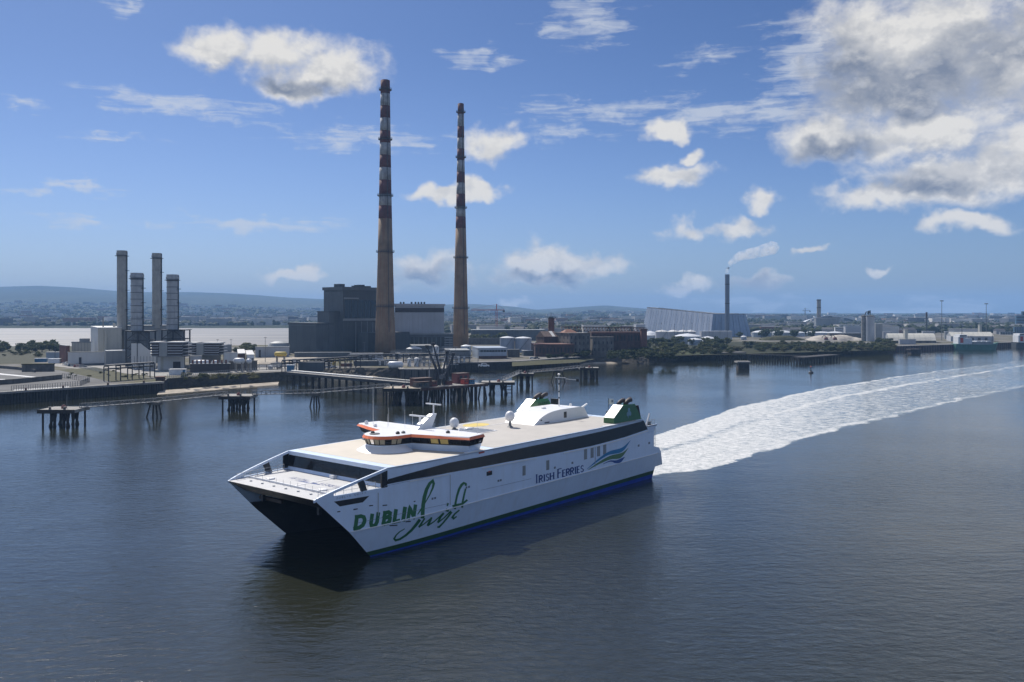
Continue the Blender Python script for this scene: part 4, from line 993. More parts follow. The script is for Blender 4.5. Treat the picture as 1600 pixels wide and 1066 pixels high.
def funnel(sg):
    ti, to = sg * 9.6, sg * 12.2; z = ZR
    dx = 0.0 if sg < 0 else -2.6
    prof = [(65.4 + dx, 0), (65.4 + dx, 1.15), (69.0 + dx, 3.55), (73.6 + dx, 3.55), (76.4 + dx, 0.0)]
    mb = MB(); lo = [(s, ti, z + h) for s, h in prof]; hi = [(s, to, z + h) for s, h in prof]
    n = len(prof); mb.add(lo, [tuple(range(n)) if sg < 0 else tuple(range(n - 1, -1, -1))]); mb.add(hi, [tuple(range(n - 1, -1, -1)) if sg < 0 else tuple(range(n))])
    for i in range(n - 1): mb.quad(lo[i], lo[i + 1], hi[i + 1], hi[i])
    fn = sb(mb, 'funnel', 'funnel_green')
    a, b = Vector((65.45 + dx, 0, z + 1.2)), Vector((69.0 + dx, 0, z + 3.6)); nn = Vector((-0.56, 0, 0.83)) * 0.03
    sb(MB().quad(Vector((a.x, ti + sg * 0.06, a.z)) + nn, Vector((a.x, to - sg * 0.06, a.z)) + nn, Vector((b.x, to - sg * 0.06, b.z)) + nn, Vector((b.x, ti + sg * 0.06, b.z)) + nn), 'funnel_front_plate', 'white_clean' if sg < 0 else 'funnel_glare', fn)
    for k, (s, tt) in enumerate(((70.3 + dx, 0.35), (71.7 + dx, 0.7), (72.9 + dx, 0.4))):
        t = ti + (to - ti) * tt
        sb(MB().tube([(s - 0.8, t, z + 3.5), (s, t, z + 4.05), (s + 1.0, t, z + 4.35), (s + 1.5, t, z + 4.35)], [0.42, 0.45, 0.45, 0.48], 10), 'exhaust_pipe', 'exhaust_brown', fn, True)
    for k in range(5): sb(MB().box(70.2 + dx + k * 0.75, 70.6 + dx + k * 0.75, min(ti, ti - sg * 0.1), max(ti, ti - sg * 0.1), z + 0.9, z + 2.8), 'vent_slot', 'hull_green', fn)
    # emblem: a shamrock of three leaves and a stem on the outer face
    t = to + sg * 0.03; cx, cz = 71.2 + dx, z + 1.85
    for q in (90, 210, 330):
        c = Vector((cx + 0.52 * math.cos(math.radians(q)), t, cz + 0.55 * math.sin(math.radians(q))))
        ring = [c + Vector((0.46 * math.cos(2 * math.pi * i / 12), 0, 0.5 * math.sin(2 * math.pi * i / 12))) for i in range(12)]
        sb(MB().add(ring, [tuple(range(12)) if sg > 0 else tuple(range(11, -1, -1))]), 'emblem_leaf', 'emblem_blue', fn)
    sb(MB().bar((cx, t, cz), (cx - 0.3, t, cz - 1.2), 0.16, 0.04), 'emblem_stem', 'emblem_blue', fn)
    sb(MB().hexa([(75.4, ti + sg * 0.5, z), (76.7, ti + sg * 0.5, z), (76.7, to - sg * 0.3, z), (75.4, to - sg * 0.3, z)][::1], [(75.0, ti + sg * 0.5, z + 3.0), (75.7, ti + sg * 0.5, z + 3.0), (75.7, to - sg * 0.3, z + 3.0), (75.0, to - sg * 0.3, z + 3.0)]), 'intake_trunk', 'black_rubber', fn)
M('funnel_glare', (0.10, 0.27, 0.13), 0.2, 0.05)  # glare on the starboard funnel front painted in as lighter green
funnel(-1); funnel(1)
def stern():
    fl = sb(MB().tube([(74.2, -5.0, ZR), (74.2, -5.0, ZR + 4.2)], 0.07, 6), 'flagstaff', 'steel_dark')
    mb = MB(); n = 8
    for i in range(n):
        x0, x1 = [74.25 + 1.7 * q / n for q in (i, i + 1)]; y0, y1 = [-5.0 - 0.35 * q / n + 0.22 * math.sin(q * 1.1) for q in (i, i + 1)]
        mb.quad((x0, y0, ZR + 2.9 - 0.03 * i), (x1, y1, ZR + 2.9 - 0.03 * (i + 1)), (x1, y1, ZR + 4.15 - 0.03 * (i + 1)), (x0, y0, ZR + 4.15 - 0.03 * i))
    f = sb(mb, 'flag', 'white_clean', fl)
    sb(MB().box(74.8, 75.4, -5.42, -5.36, ZR + 3.25, ZR + 3.75), 'flag_emblem', 'deck_panel_blue', f)
    sb(MB().box(72.4, 74.6, -7.4, -5.6, ZR + 0.01, ZR + 0.75), 'rescue_boat', 'white_clean')
    sb(MB().box(74.4, 76.0, -7.0, -4.2, ZR + 0.6, ZR + 1.3), 'winch', 'steel_dark')
    sb(MB().prism(((76.5, -13.2), (81.3, -13.2), (81.3, 13.2), (76.5, 13.2)), ZF + 1.2, ZF + 1.35), 'aft_deck', 'steel_mid')
    for sg in (-1, 1):
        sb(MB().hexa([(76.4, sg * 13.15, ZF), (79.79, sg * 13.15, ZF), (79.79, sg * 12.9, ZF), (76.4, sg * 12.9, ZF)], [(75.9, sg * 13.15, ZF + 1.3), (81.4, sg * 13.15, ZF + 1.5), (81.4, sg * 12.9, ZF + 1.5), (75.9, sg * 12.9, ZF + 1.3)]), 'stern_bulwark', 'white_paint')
        sb(MB().bar((77.4, sg * 12.7, ZF + 1.3), (78.9, sg * 12.7, ZF + 4.0), 0.28, 0.28), 'stern_davit', 'white_clean')
        mb = MB()
        for k in range(5): mb.bar((76.8 + k * 1.1, sg * 12.6, ZF + 1.3), (76.8 + k * 1.1, sg * 12.6, ZF + 2.5), 0.05)
        for hh in (1.9, 2.5): mb.bar((76.8, sg * 12.6, ZF + hh), (81.2, sg * 12.6, ZF + hh), 0.05)
        sb(mb, 'stern_rail', 'steel_light')
        mb = MB()
        for k in range(2): mb.bar((80.3 + 0.8 * k, sg * 12.8, 7.0), (80.3 + 0.8 * k, sg * 12.8, ZF + 1.3), 0.10)
        for k in range(3): mb.bar((80.3, sg * 12.8, 7.6 + k * 1.2), (81.1, sg * 12.8, 7.6 + k * 1.2), 0.06)
        sb(mb, 'stern_ladder', 'steel_light')
        sb(MB().lathe((79.6, sg * 12.2, ZF + 1.35), [(0.45, 0), (0.3, 0.4), (0.5, 0.75)], 10), 'bollard', 'black_rubber')
stern()
# ================================================================== THE INDUSTRIAL SHORE
# ---- tall striped chimneys
def chimney(name, label, px, z, tops, rings, radii, base=LAND):
    """tops: (row where the band starts, material); radii: (row, radius in pixels)"""
    x = wx(px, z); root = empty(name, (x, z, base), label, 'chimney')
    def rad(py):
        for (a, b) in zip(radii, radii[1:]):
            if py <= b[0]: break
        t = (py - a[0]) / (b[0] - a[0]); return (a[1] + (b[1] - a[1]) * t) * z / F
    rows = tops + [(YH + (H - base) * F / z, None)]
    for (y0, mat), (y1, _) in zip(rows, rows[1:]):
        k = max(1, int((y1 - y0) / 40)); pr = []
        for i in range(k, -1, -1): yy = y0 + (y1 - y0) * i / k; pr.append((rad(yy), wh(yy, z)))
        c = MB(); c.lathe((x, z, 0), pr, 32); c.build('shaft_band', mat, root, True)
    y0 = tops[0][0]
    MB().lathe((x, z, 0), [(rad(y0) * 0.8, wh(y0, z) - 3), (rad(y0) * 0.8, wh(y0, z) + 0.3), (rad(y0) * 0.7, wh(y0, z) + 0.3), (rad(y0) * 0.7, wh(y0, z) - 1)], 24).build('flue_lip', 'steel_dark', root)
    for y in rings:
        r = rad(y); h = wh(y, z); g = MB().lathe((x, z, 0), [(r * 0.9, h - 0.35), (r + 1.3, h - 0.3), (r + 1.3, h), (r * 0.9, h)], 28).build('gallery', 'steel_dark', root)
        rl = MB()
        for hh in (0.6, 1.2):
            pts = [(x + (r + 1.25) * math.cos(2 * math.pi * i / 24), z + (r + 1.25) * math.sin(2 * math.pi * i / 24), h + hh) for i in range(25)]
            for a, b in zip(pts, pts[1:]): rl.bar(a, b, 0.12)
        for i in range(24): a = 2 * math.pi * i / 24; rl.bar((x + (r + 1.25) * math.cos(a), z + (r + 1.25) * math.sin(a), h), (x + (r + 1.25) * math.cos(a), z + (r + 1.25) * math.sin(a), h + 1.2), 0.12)
        rl.build('gallery_rail', 'steel_dark', g)
    ld = MB(); a = math.radians(-60)
    for (y0, y1) in zip([tops[0][0]] + rings, rings + [rings[-1] + 40]):
        ld.bar((x + (rad(y0) + .2) * math.cos(a), z + (rad(y0) + .2) * math.sin(a), wh(y0, z)), (x + (rad(y1) + .2) * math.cos(a), z + (rad(y1) + .2) * math.sin(a), wh(y1, z)), 0.4, 0.2)
    ld.build('ladder', 'steel_dark', root)
R_, W_, C_ = 'chimney_red', 'chimney_white', 'chimney_concrete'
chimney('tall_chimney', 'taller red and white banded chimney with tan concrete base beside dark boiler house', 602, 659,
        [(126, R_), (147, W_), (166, R_), (185, W_), (205, R_), (224, W_), (243, R_), (262.5, W_), (282, R_), (305, W_), (322, R_), (342, C_)],
        [140.5, 218, 306, 394, 479], [(120, 7.1), (205, 8.1), (306, 9.7), (394, 11.6), (479, 13.9), (520, 15.4), (560, 16.6)])
chimney('tall_chimney', 'shorter looking red and white banded chimney right of the pale turbine hall', 720, 739,
        [(162.5, R_), (179, W_), (198, R_), (216, W_), (233, R_), (251, W_), (269, R_), (286, W_), (303.5, R_), (324, W_), (339, R_), (357, C_)],
        [175.5, 246, 325, 403, 482], [(160, 4.7), (246, 5.8), (325, 7.3), (403, 9.2), (482, 11.0), (520, 12.0), (560, 13)])

# ---- boxes set at an angle to the view: near corner + where the two visible faces end
class Block:
    def __init__(s, pl, pc, pr, z, ytop, base=LAND, yaw=47, top=None):
        a = math.radians(yaw); s.e1 = Vector((math.cos(a), math.sin(a), 0)); s.e2 = Vector((-math.sin(a), math.cos(a), 0))
        s.C = Vector((wx(pc, z), z, 0))
        def run(e, p):
            k = (p - 800) / F; d = e.x - k * e.y
            return (k * s.C.y - s.C.x) / d if abs(d) > 1e-6 else 5.0
        s.a = max(0.5, run(s.e1, pr)); s.b = min(max(3.0, run(s.e2, pl)), 28.0) if yaw < 15 else min(max(0.5, run(s.e2, pl)), 60.0); s.z0 = base; s.z1 = top if top is not None else wh(ytop, z)
    def P(s, u, v, w):                     # u along the right face, v along the left face (metres out when negative), w height fraction
        p = s.C + s.e1 * (u * s.a) + s.e2 * (v * s.b); p.z = s.z0 + (s.z1 - s.z0) * w; return p
    def ring(s, g=0.0, z=0.0): 
        return [(s.C + s.e1 * x + s.e2 * y) + Vector((0, 0, z)) for x, y in ((-g, -g), (s.a + g, -g), (s.a + g, s.b + g), (-g, s.b + g))]
    def body(s, mb=None, mi=0, g=0.0): mb = mb or MB(); return mb.hexa(s.ring(g, s.z0), s.ring(g, s.z1), mi)
    def slab(s, t=0.8, g=0.5, lift=0.0, mb=None): mb = mb or MB(); return mb.hexa(s.ring(g, s.z1 + lift), s.ring(g, s.z1 + lift + t))
    def panel(s, face, u0, u1, w0, w1, out=0.15, mb=None, mi=0):
        mb = mb or MB()
        def q(u, w, o):
            p = s.C + (s.e1 * (u * s.a) - s.e2 * o if face == 'R' else s.e2 * (u * s.b) - s.e1 * o); return Vector((p.x, p.y, s.z0 + (s.z1 - s.z0) * w))
        lo = [q(u0, w0, out), q(u1, w0, out), q(u1, w0, -0.2), q(u0, w0, -0.2)]; hi = [q(u0, w1, out), q(u1, w1, out), q(u1, w1, -0.2), q(u0, w1, -0.2)]
        if face == 'L': lo, hi = lo[::-1], hi[::-1]
        return mb.hexa(lo, hi, mi)
    def top_box(s, u0, u1, v0, v1, h, mb=None, z=None):
        mb = mb or MB(); z = s.z1 if z is None else z
        r = [s.C + s.e1 * (u * s.a) + s.e2 * (v * s.b) for u, v in ((u0, v0), (u1, v0), (u1, v1), (u0, v1))]
        return mb.hexa([Vector((p.x, p.y, z)) for p in r], [Vector((p.x, p.y, z + h)) for p in r])
def ribs(bk, face, n, mat, root, w0=0.0, w1=1.0, wd=0.25, out=0.12, name='cladding_rib'):
    L_ = bk.a if face == 'R' else bk.b
    for i in range(1, n):
        u = i / n; bk.panel(face, u - wd / 2 / L_, u + wd / 2 / L_, w0, w1, out).build(name, mat, root)
def cladding(bk, face, n, mat, root, w0=0.0, w1=1.0, gap=0.12, out=0.10, name='wall_panel'):
    L_ = bk.a if face == 'R' else bk.b
    for i in range(n): bk.panel(face, i / n + gap / L_ / 2, (i + 1) / n - gap / L_ / 2, w0, w1, out).build(name, mat, root)
def building(name, label, bk, wall, roof, cat='building', slab=0.6, g=0.4, group=None):
    root = empty(name, (bk.C.x, bk.C.y, bk.z0), label, cat, group)
    bk.body().build('wall', wall, root)
    if roof: bk.slab(slab, g).build('roof', roof, root)
    return root

# ---- old boiler house and turbine hall
bk = Block(506, 536, 592, 672, 453)
r = building('boiler_house', 'tall dark grey boiler house left of the taller chimney', bk, 'clad_dark', 'clad_dark2', slab=2.4, g=0.9)
cladding(bk, 'L', 4, 'clad_dark2', r, 0.02, 0.97); cladding(bk, 'R', 7, 'clad_dark', r, 0.02, 0.50)
for i in range(5): bk.panel('R', 0.04 + 0.18 * i, 0.04 + 0.18 * i + 0.165, 0.56, 0.84, 0.2).build('glazing_bay', 'glass_dark', r)
bk.panel('R', 0.0, 1.0, 0.515, 0.55, 0.8).build('gutter_ledge', 'clad_grey', r)
for u in (0.34, 0.5, 0.66, 0.82): bk.panel('R', u, u + 0.006, 0.02, 0.5, 0.35).build('downpipe', 'clad_pale', r)
for i in range(10): bk.panel('R', 0.04 + 0.09 * i, 0.046 + 0.09 * i, 0.56, 0.84, 0.3).build('glazing_bar', 'clad_dark2', r)
bk.panel('R', 0.02, 0.42, 0.86, 0.88, 0.5).build('gutter_ledge', 'clad_grey', r)
for u0, u1, v, h in ((0.12, 0.26, 0.4, 2.6), (0.55, 0.66, 0.3, 1.6), (0.68, 0.82, 0.4, 2.4), (0.84, 0.94, 0.3, 1.4)): bk.top_box(u0, u1, v, v + 0.3, h, z=bk.z1 + 2.4).build('roof_plant', 'clad_dark', r)
b2 = Block(496, 514, 540, 668, 488); b2.body().build('side_bay', 'clad_dark2', r); b2.slab(0.8, 0.3).build('side_bay_roof', 'clad_dark', r)
b3 = Block(451, 494, 520, 660, 508); b3.body().build('low_annex', 'clad_dark2', r); b3.slab(1.6, 0.5).build('annex_roof', 'clad_dark', r)
cladding(b3, 'L', 6, 'clad_dark', r, 0.02, 0.96, out=0.08)
b4 = Block(560, 575, 640, 664, 520); b4.body().build('lower_front', 'clad_dark', r)
bk = Block(600, 617, 694, 700, 478, yaw=8)
r = building('turbine_hall', 'pale grey turbine hall between the two tall chimneys', bk, 'clad_pale', 'clad_pale', slab=1.6, g=0.8)
bk.panel('R', 0.0, 1.0, 0.86, 0.955, 0.25).build('window_strip', 'louvre_dark', r)
cladding(bk, 'R', 9, 'clad_pale', r, 0.36, 0.85, 0.15, 0.12)
for u in (0.1, 0.16, 0.32, 0.4, 0.46, 0.52, 0.58): bk.top_box(u, u + 0.035, 0.3, 0.5, 1.6, z=bk.z1 + 1.6).build('roof_vent', 'steel_dark', r)
b2 = Block(600, 616, 708, 694, 523, yaw=8); b2.body().build('lower_hall', 'clad_dark2', r); b2.slab(1.0, 0.5).build('lower_roof', 'clad_grey', r)
for i in range(12): b2.panel('R', 0.05 + i * 0.075, 0.05 + i * 0.075 + 0.05, 0.35, 0.85, 0.2).build('window', 'glass_dark', r)
for i in range(6): b2.panel('R', 0.85, 0.99, 0.1 + i * 0.14, 0.16 + i * 0.14, 0.35).build('louvre', 'clad_grey', r)

# ---- white gas-fired plant on the left
bk = Block(140, 153, 190, 545, 513, yaw=30)
r = building('generator_hall', 'white and cream clad hall beside the left exhaust stacks', bk, 'clad_cream', 'clad_white', slab=0.5, g=0.2)
cladding(bk, 'L', 3, 'clad_white', r, 0.0, 0.99); cladding(bk, 'R', 4, 'clad_cream', r, 0.0, 0.99)
bk.panel('R', 0.28, 0.36, 0, 1.0, 1.6).build('stair_shaft', 'clad_cream', r)
p = bk.P(0.32, 0.3, 1.0); MB().tube([p, p + Vector((0, 0, 7))], 0.45, 8).build('vent_pipe', 'steel_mid', r)
p = bk.P(0.8, 0.3, 1.0); MB().tube([p, p + Vector((0, 0, 3))], 0.9, 8).build('vent_pipe', 'stack_tan', r)
b2 = Block(163, 166, 198, 530, 549, yaw=30); b2.body().build('front_block', 'clad_grey', r); b2.slab(0.4, 0.1).build('front_roof', 'clad_white', r); cladding(b2, 'R', 4, 'clad_grey', r)
b2 = Block(188, 194, 264, 560, 510, yaw=30)
r = building('boiler_block', 'large grey clad block behind the left exhaust stacks', b2, 'clad_grey', 'clad_dark2', slab=0.5, g=0.2)
cladding(b2, 'R', 8, 'clad_grey', r, 0.0, 0.99)
bk = Block(104, 106, 163, 522, 551, yaw=26)
r = building('workshop', 'low white clad workshop with a dark doorway left of the generator hall', bk, 'clad_white', 'clad_cream', slab=0.4, g=0.2)
cladding(bk, 'R', 6, 'clad_white', r, 0.2, 0.99); bk.panel('R', 0.30, 0.37, 0.0, 0.62, 0.2).build('door', 'glass_dark', r); bk.panel('R', 0, 1, 0.0, 0.14, 0.16).build('plinth', 'clad_dark2', r)
bk = Block(93, 104, 109, 545, 541, yaw=40)
r = building('red_annex', 'small red brown annex at the left end of the white plant', bk, 'brick_red', 'steel_mid', slab=0.4, g=0.2); cladding(bk, 'L', 4, 'brick_red', r)
bk = Block(108, 112, 142, 560, 536, yaw=26)
r = building('cooler_block', 'grey louvred cooler block behind the white workshop', bk, 'clad_cream', 'clad_grey', slab=0.8, g=0.3); ribs(bk, 'R', 6, 'clad_grey', r); bk.top_box(0.4, 0.95, 0.2, 0.8, 2.0, z=bk.z1 + 0.8).build('roof_plant', 'clad_grey', r)
# steel frames with ducts under the two front stacks
def steel_frame(label, px0, px1, ytop, ybot, z):
    x0, x1 = wx(px0, z), wx(px1, z); zt, zb_ = wh(ytop, z), LAND; D = 9.0
    r = empty('steel_tower', ((x0 + x1) / 2, z, LAND), label, 'steel frame')
    for x in (x0, (x0 + x1) / 2, x1):
        for y in (z, z + D): MB().bar((x, y, zb_), (x, y, zt), 0.7).build('column', 'steel_dark', r)
    n = 4
    for k in range(1, n + 1):
        h = zb_ + (zt - zb_) * k / n; m_ = MB()
        for y in (z, z + D): m_.bar((x0, y, h), (x1, y, h), 0.55)
        for x in (x0, x1): m_.bar((x, z, h), (x, z + D, h), 0.55)
        m_.build('beam', 'steel_dark', r)
        m_ = MB(); h0 = zb_ + (zt - zb_) * (k - 1) / n; m_.bar((x0, z, h0), ((x0 + x1) / 2, z, h), 0.35); m_.bar(((x0 + x1) / 2, z, h), (x1, z, h0), 0.35); m_.build('brace', 'steel_dark', r)
    c = Vector(((x0 + x1) / 2, z + D / 2, 0)); s_ = (x1 - x0) * 0.3
    MB().hexa([c + Vector((a * s_ * 1.35, b * 3.6, zb_ + (zt - zb_) * 0.45)) for a, b in ((-1, -1), (1, -1), (1, 1), (-1, 1))], [c + Vector((a * s_ * 0.8, b * 3.0, zt)) for a, b in ((-1, -1), (1, -1), (1, 1), (-1, 1))]).build('duct', 'steel_mid', r)
    MB().box(x0 - 1, x1 + 1, z - 1, z + D + 1, zt, zt + 0.4).build('platform', 'steel_dark', r)
steel_frame('dark steel duct frame under the front left exhaust stack', 197, 233, 518, 575, 512)
steel_frame('dark steel duct frame under the front right exhaust stack', 253, 288, 516, 560, 528)
def stack(label, px, z, ytop, wpx, ybot, mat, nseg, rimw):
    x = wx(px, z); r = wpx / 2 * z / F; root = empty('exhaust_stack', (x, z, wh(ybot, z)), label, 'exhaust stack', 'exhaust stacks of the white plant')
    h0, h1 = wh(ybot, z), wh(ytop, z)
    for k in range(nseg):
        a, b = h0 + (h1 - h0) * k / nseg, h0 + (h1 - h0) * (k + 1) / nseg
        MB().lathe((x, z, 0), [(r * 0.97, a), (r, a + 0.05), (r, b - 0.25), (r * 1.035, b - 0.2), (r * 1.035, b - 0.02), (r * 0.97, b)], 24).build('flue_section', mat, root, False)
    MB().lathe((x, z, 0), [(r * 1.02, h1 - 2.6), (r * rimw, h1 - 2.2), (r * rimw, h1 - 0.9), (r * 1.05, h1 - 0.8), (r * 1.05, h1 + 0.5), (r * 0.8, h1 + 0.5), (r * 0.8, h1 - 1.5)], 24).build('rim', mat, root)
    MB().lathe((x, z, 0), [(r, h1 - 3.2), (r + 1.2, h1 - 3.1), (r + 1.2, h1 - 2.85), (r, h1 - 2.8)], 20).build('platform', 'steel_dark', root)
    if mat == 'stack_grey':
        for k in range(1, nseg + 1):
            h = h0 + (h1 - h0 - 3.4) * k / nseg; MB().lathe((x, z, 0), [(r * 0.98, h - .22), (r * 1.07, h - .2), (r * 1.07, h + .2), (r * 0.98, h + .22)], 24).build('stiffener_ring', 'steel_mid', root)
    for k in range(1, 4):
        h = h0 + (h1 - h0) * k / 4 ; MB().box(x + r * 0.9, x + r + 1.4, z - 1.2, z + 1.2, h, h + 0.3).build('landing', 'steel_dark', root)
    MB().bar((x + r + 0.3, z, h0), (x + r + 0.3, z, h1), 0.5, 0.4).build('ladder', 'steel_dark', root)
stack('tall tan exhaust stack at far left', 190.5, 560, 393, 14.6, 515, 'stack_tan', 9, 1.12)
stack('shorter ribbed grey exhaust stack second from left', 214, 517, 428, 18, 519, 'stack_grey', 8, 1.16)
stack('tall tan exhaust stack third from left', 245, 572, 397, 13.8, 513, 'stack_tan', 9, 1.12)
stack('shorter ribbed grey exhaust stack at the right of the four', 269.6, 533, 430.5, 17.2, 517, 'stack_grey', 8, 1.16)
# inclined duct house
bk = Block(203, 205, 244, 492, 537, yaw=24)
r = empty('duct_house', (bk.C.x, bk.C.y, LAND), 'white sloping duct house below the second exhaust stack', 'building')
for (u0, u1, w0, w1) in ((0, 0.22, 1.0, 1.0), (0.26, 0.40, 1.0, 1.0), (0.40, 1.0, 0.98, 0.52)):
    q = [bk.P(u0, 0, 0), bk.P(u1, 0, 0), bk.P(u1, 1.2, 0), bk.P(u0, 1.2, 0)]; t = [bk.P(u0, 0, w0), bk.P(u1, 0, w1), bk.P(u1, 1.2, w1), bk.P(u0, 1.2, w0)]
    MB().hexa(q, t).build('wall', 'clad_white', r)
ribs(bk, 'R', 8, 'clad_grey', r, 0.0, 0.5, 0.3, 0.08)
bk.panel('R', 0.22, 0.26, 0.0, 0.9, -0.1).build('slot', 'steel_dark', r)
def filter_house(label, px0, px1, ytop, ybot, z, split):
    x0, x1 = wx(px0, z), wx(px1, z); zt, zb_ = wh(ytop, z), wh(ybot, z); D = 9
    r = empty('air_filter_house', ((x0 + x1) / 2, z, zb_), label, 'filter house')
    MB().box(x0 + 0.5, x1 - 0.5, z, z + D, zb_, zt).build('casing', 'louvre_dark', r)
    n = 5
    for (a, b) in split:
        for k in range(n):
            h = zb_ + (zt - zb_) * k / n; xa, xb = wx(a, z), wx(b, z)
            MB().hexa([(xa, z - 1.5, h), (xb, z - 1.5, h), (xb, z, h + 0.7), (xa, z, h + 0.7)], [(xa, z - 1.5, h + 0.22), (xb, z - 1.5, h + 0.22), (xb, z, h + 0.95), (xa, z, h + 0.95)]).build('weather_hood', 'steel_light' if k else 'clad_grey', r)
            MB().box(xa + 0.1, xb - 0.1, z - 0.9, z - 0.05, h + 0.45, h + 1.35).build('louvre', 'louvre_dark', r)
        MB().box(wx(a, z) - 0.4, wx(b, z) + 0.4, z - 1.7, z + D, zt, zt + 0.7).build('hood_roof', 'roof_pale', r)
    MB().box(wx(split[0][1], z) + 0.3, wx(split[1][0], z) - 0.3, z - 1.2, z + 0.5, zb_, zt + 0.2).build('centre_bay', 'clad_grey', r)
    for k in range(4):
        h = zb_ + (zt - zb_) * k / 4 + 0.4; MB().box(x1 - 0.2, x1 + 1.8, z, z + D, h, h + 0.35).build('side_hood', 'steel_light', r)
filter_house('dark louvred air filter house with white roof beside the duct house', 237, 286, 536, 557, 478, ((237, 249), (263, 286)))
filter_house('dark louvred air filter house farther right, behind small white sheds', 295, 343, 537, 555, 505, ((295, 307), (320, 343)))
def simple(name, label, pl, pc, pr, z, yt, wall, roof='roof_pale', yaw=20, cat='building', base=LAND, n=0, slab=0.35, group=None):
    bk = Block(pl, pc, pr, z, yt, base, yaw); r = building(name, label, bk, wall, roof, cat, slab, 0.25, group)
    if n: cladding(bk, 'R', n, wall, r, 0.02, 0.97)
    return bk, r
bk, r = simple('turbine_shed', 'white turbine shed under the left air filter house', 242, 246, 288, 484, 558, 'clad_white', 'clad_grey', 18, n=4)
bk.panel('R', 0.12, 0.22, 0, 0.98, 0.3).build('cream_door', 'clad_cream', r); bk.panel('R', 0.58, 0.86, 0.12, 0.62, 0.25).build('louvre_window', 'louvre_dark', r)
bk, r = simple('turbine_shed', 'grey turbine shed under the right air filter house', 297, 300, 345, 512, 556, 'clad_grey', 'clad_grey', 18, n=4)
simple('plant_shed', 'small white shed right of the dark filter houses', 346, 350, 371, 505, 552, 'clad_white', yaw=18, n=2)
simple('plant_shed', 'small pale shed behind the white transformer tanks', 294, 297, 315, 492, 557, 'clad_pale', yaw=18, n=2)
simple('plant_shed', 'brown shed beside the small white shed', 370, 372, 383, 508, 553, 'brick_dark', yaw=18)
simple('plant_shed', 'grey switch house at the right end of the white plant', 351, 358, 402, 478, 565, 'concrete_dark', 'concrete', 18, n=3)
simple('plant_shed', 'grey shed with flat roof beyond the filter houses', 346, 349, 362, 540, 539, 'clad_grey', yaw=18)
bk, r = simple('white_cabin', 'white cabin with dark windows at the plant edge', 382, 386, 397, 505, 555, 'container_white', yaw=18)
for i in range(3): bk.panel('R', 0.12 + 0.3 * i, 0.32 + 0.3 * i, 0.35, 0.75, 0.12).build('window', 'glass_dark', r)
bk, r = simple('container', 'long white and blue container by the shore road', 261, 264, 289, 446, 578, 'container_white', yaw=6, cat='container'); bk.panel('R', 0.86, 1.0, 0, 1, 0.05).build('blue_end', 'cargo_blue', r)
def lying_tank(label, px0, px1, py, z, r, mat='tank_white', name='horizontal_tank'):
    x0, x1 = wx(px0, z), wx(px1, z); h = wh(py, z); o = empty(name, ((x0 + x1) / 2, z, h - r), label, 'tank')
    k = (x1 - x0); MB().tube([(x0, z, h), (x0 + r * 0.5, z, h), (x1 - r * 0.5, z, h), (x1, z, h)], [r * 0.5, r, r, r * 0.5], 14).build('shell', mat, o, True)
    for t in (0.2, 0.8): MB().box(x0 + k * t - 0.3, x0 + k * t + 0.3, z - r * 0.8, z + r * 0.8, LAND, h - r * 0.5).build('saddle', 'concrete', o)
lying_tank('white horizontal tank in the transformer yard', 302, 327, 567, 478, 1.6)
lying_tank('short white horizontal tank beside a longer one', 331, 340, 567, 480, 1.5)
lying_tank('white ribbed horizontal tank on the switch house side', 365, 382, 564, 470, 1.6)
lying_tank('small white horizontal tank at the plant right end', 385, 393, 564.5, 472, 1.4)
lying_tank('white horizontal gas tank on the wharf behind the jetty', 606, 630, 570, 505, 2.0)
lying_tank('orange and white tank on the gravel yard', 429, 448, 553.5, 560, 1.6, 'yellow_paint')
# low wall, transformers, fence, pipe rack
bk, r = simple('transformer_bank', 'row of brown transformers behind the shore fence', 294, 297, 359, 462, 569.5, 'louvre_dark', 'steel_mid', 12)
for i in range(9): bk.top_box(0.04 + i * 0.105, 0.08 + i * 0.105, 0.2, 0.5, 2.2).build('bushing', 'brick_red', r)
bk, r = simple('brick_hut', 'low dark brick hut on the quay edge', 241, 243, 256, 408, 590, 'brick_dark', 'brick_red', 12)
def fence(label, pts, h, mat, n):
    q = [G(px, py, LAND) for px, py in pts]; o = empty('fence', q[0], label, 'fence'); m_ = MB()
    for a, b in zip(q, q[1:]):
        for k in range(n): p = a.lerp(b, k / n); m_.bar(p, p + Vector((0, 0, h)), 0.14)
    for p_ in range(0): pass
    m_.build('fence_mesh', mat, o)['kind'] = 'stuff'; m2 = MB()
    for a, b in zip(q, q[1:]):
        for hh in (0.15, 0.5, 0.98): m2.bar(a + Vector((0, 0, h * hh)), b + Vector((0, 0, h * hh)), 0.07)
    m2.build('fence_rail', mat, o)['kind'] = 'stuff'
fence('pale mesh fence along the shore road in front of the plant', [(262, 592), (330, 587), (402, 581)], 2.2, 'steel_light', 24)
fence('green mesh fence round the left yard', [(18, 611), (70, 608), (125, 603), (140, 597), (95, 590)], 2.2, 'clad_dark2', 14)
fence('pale picket fence at the foot of the white workshop', [(98, 571), (130, 576), (165, 583)], 2.0, 'steel_light', 26)
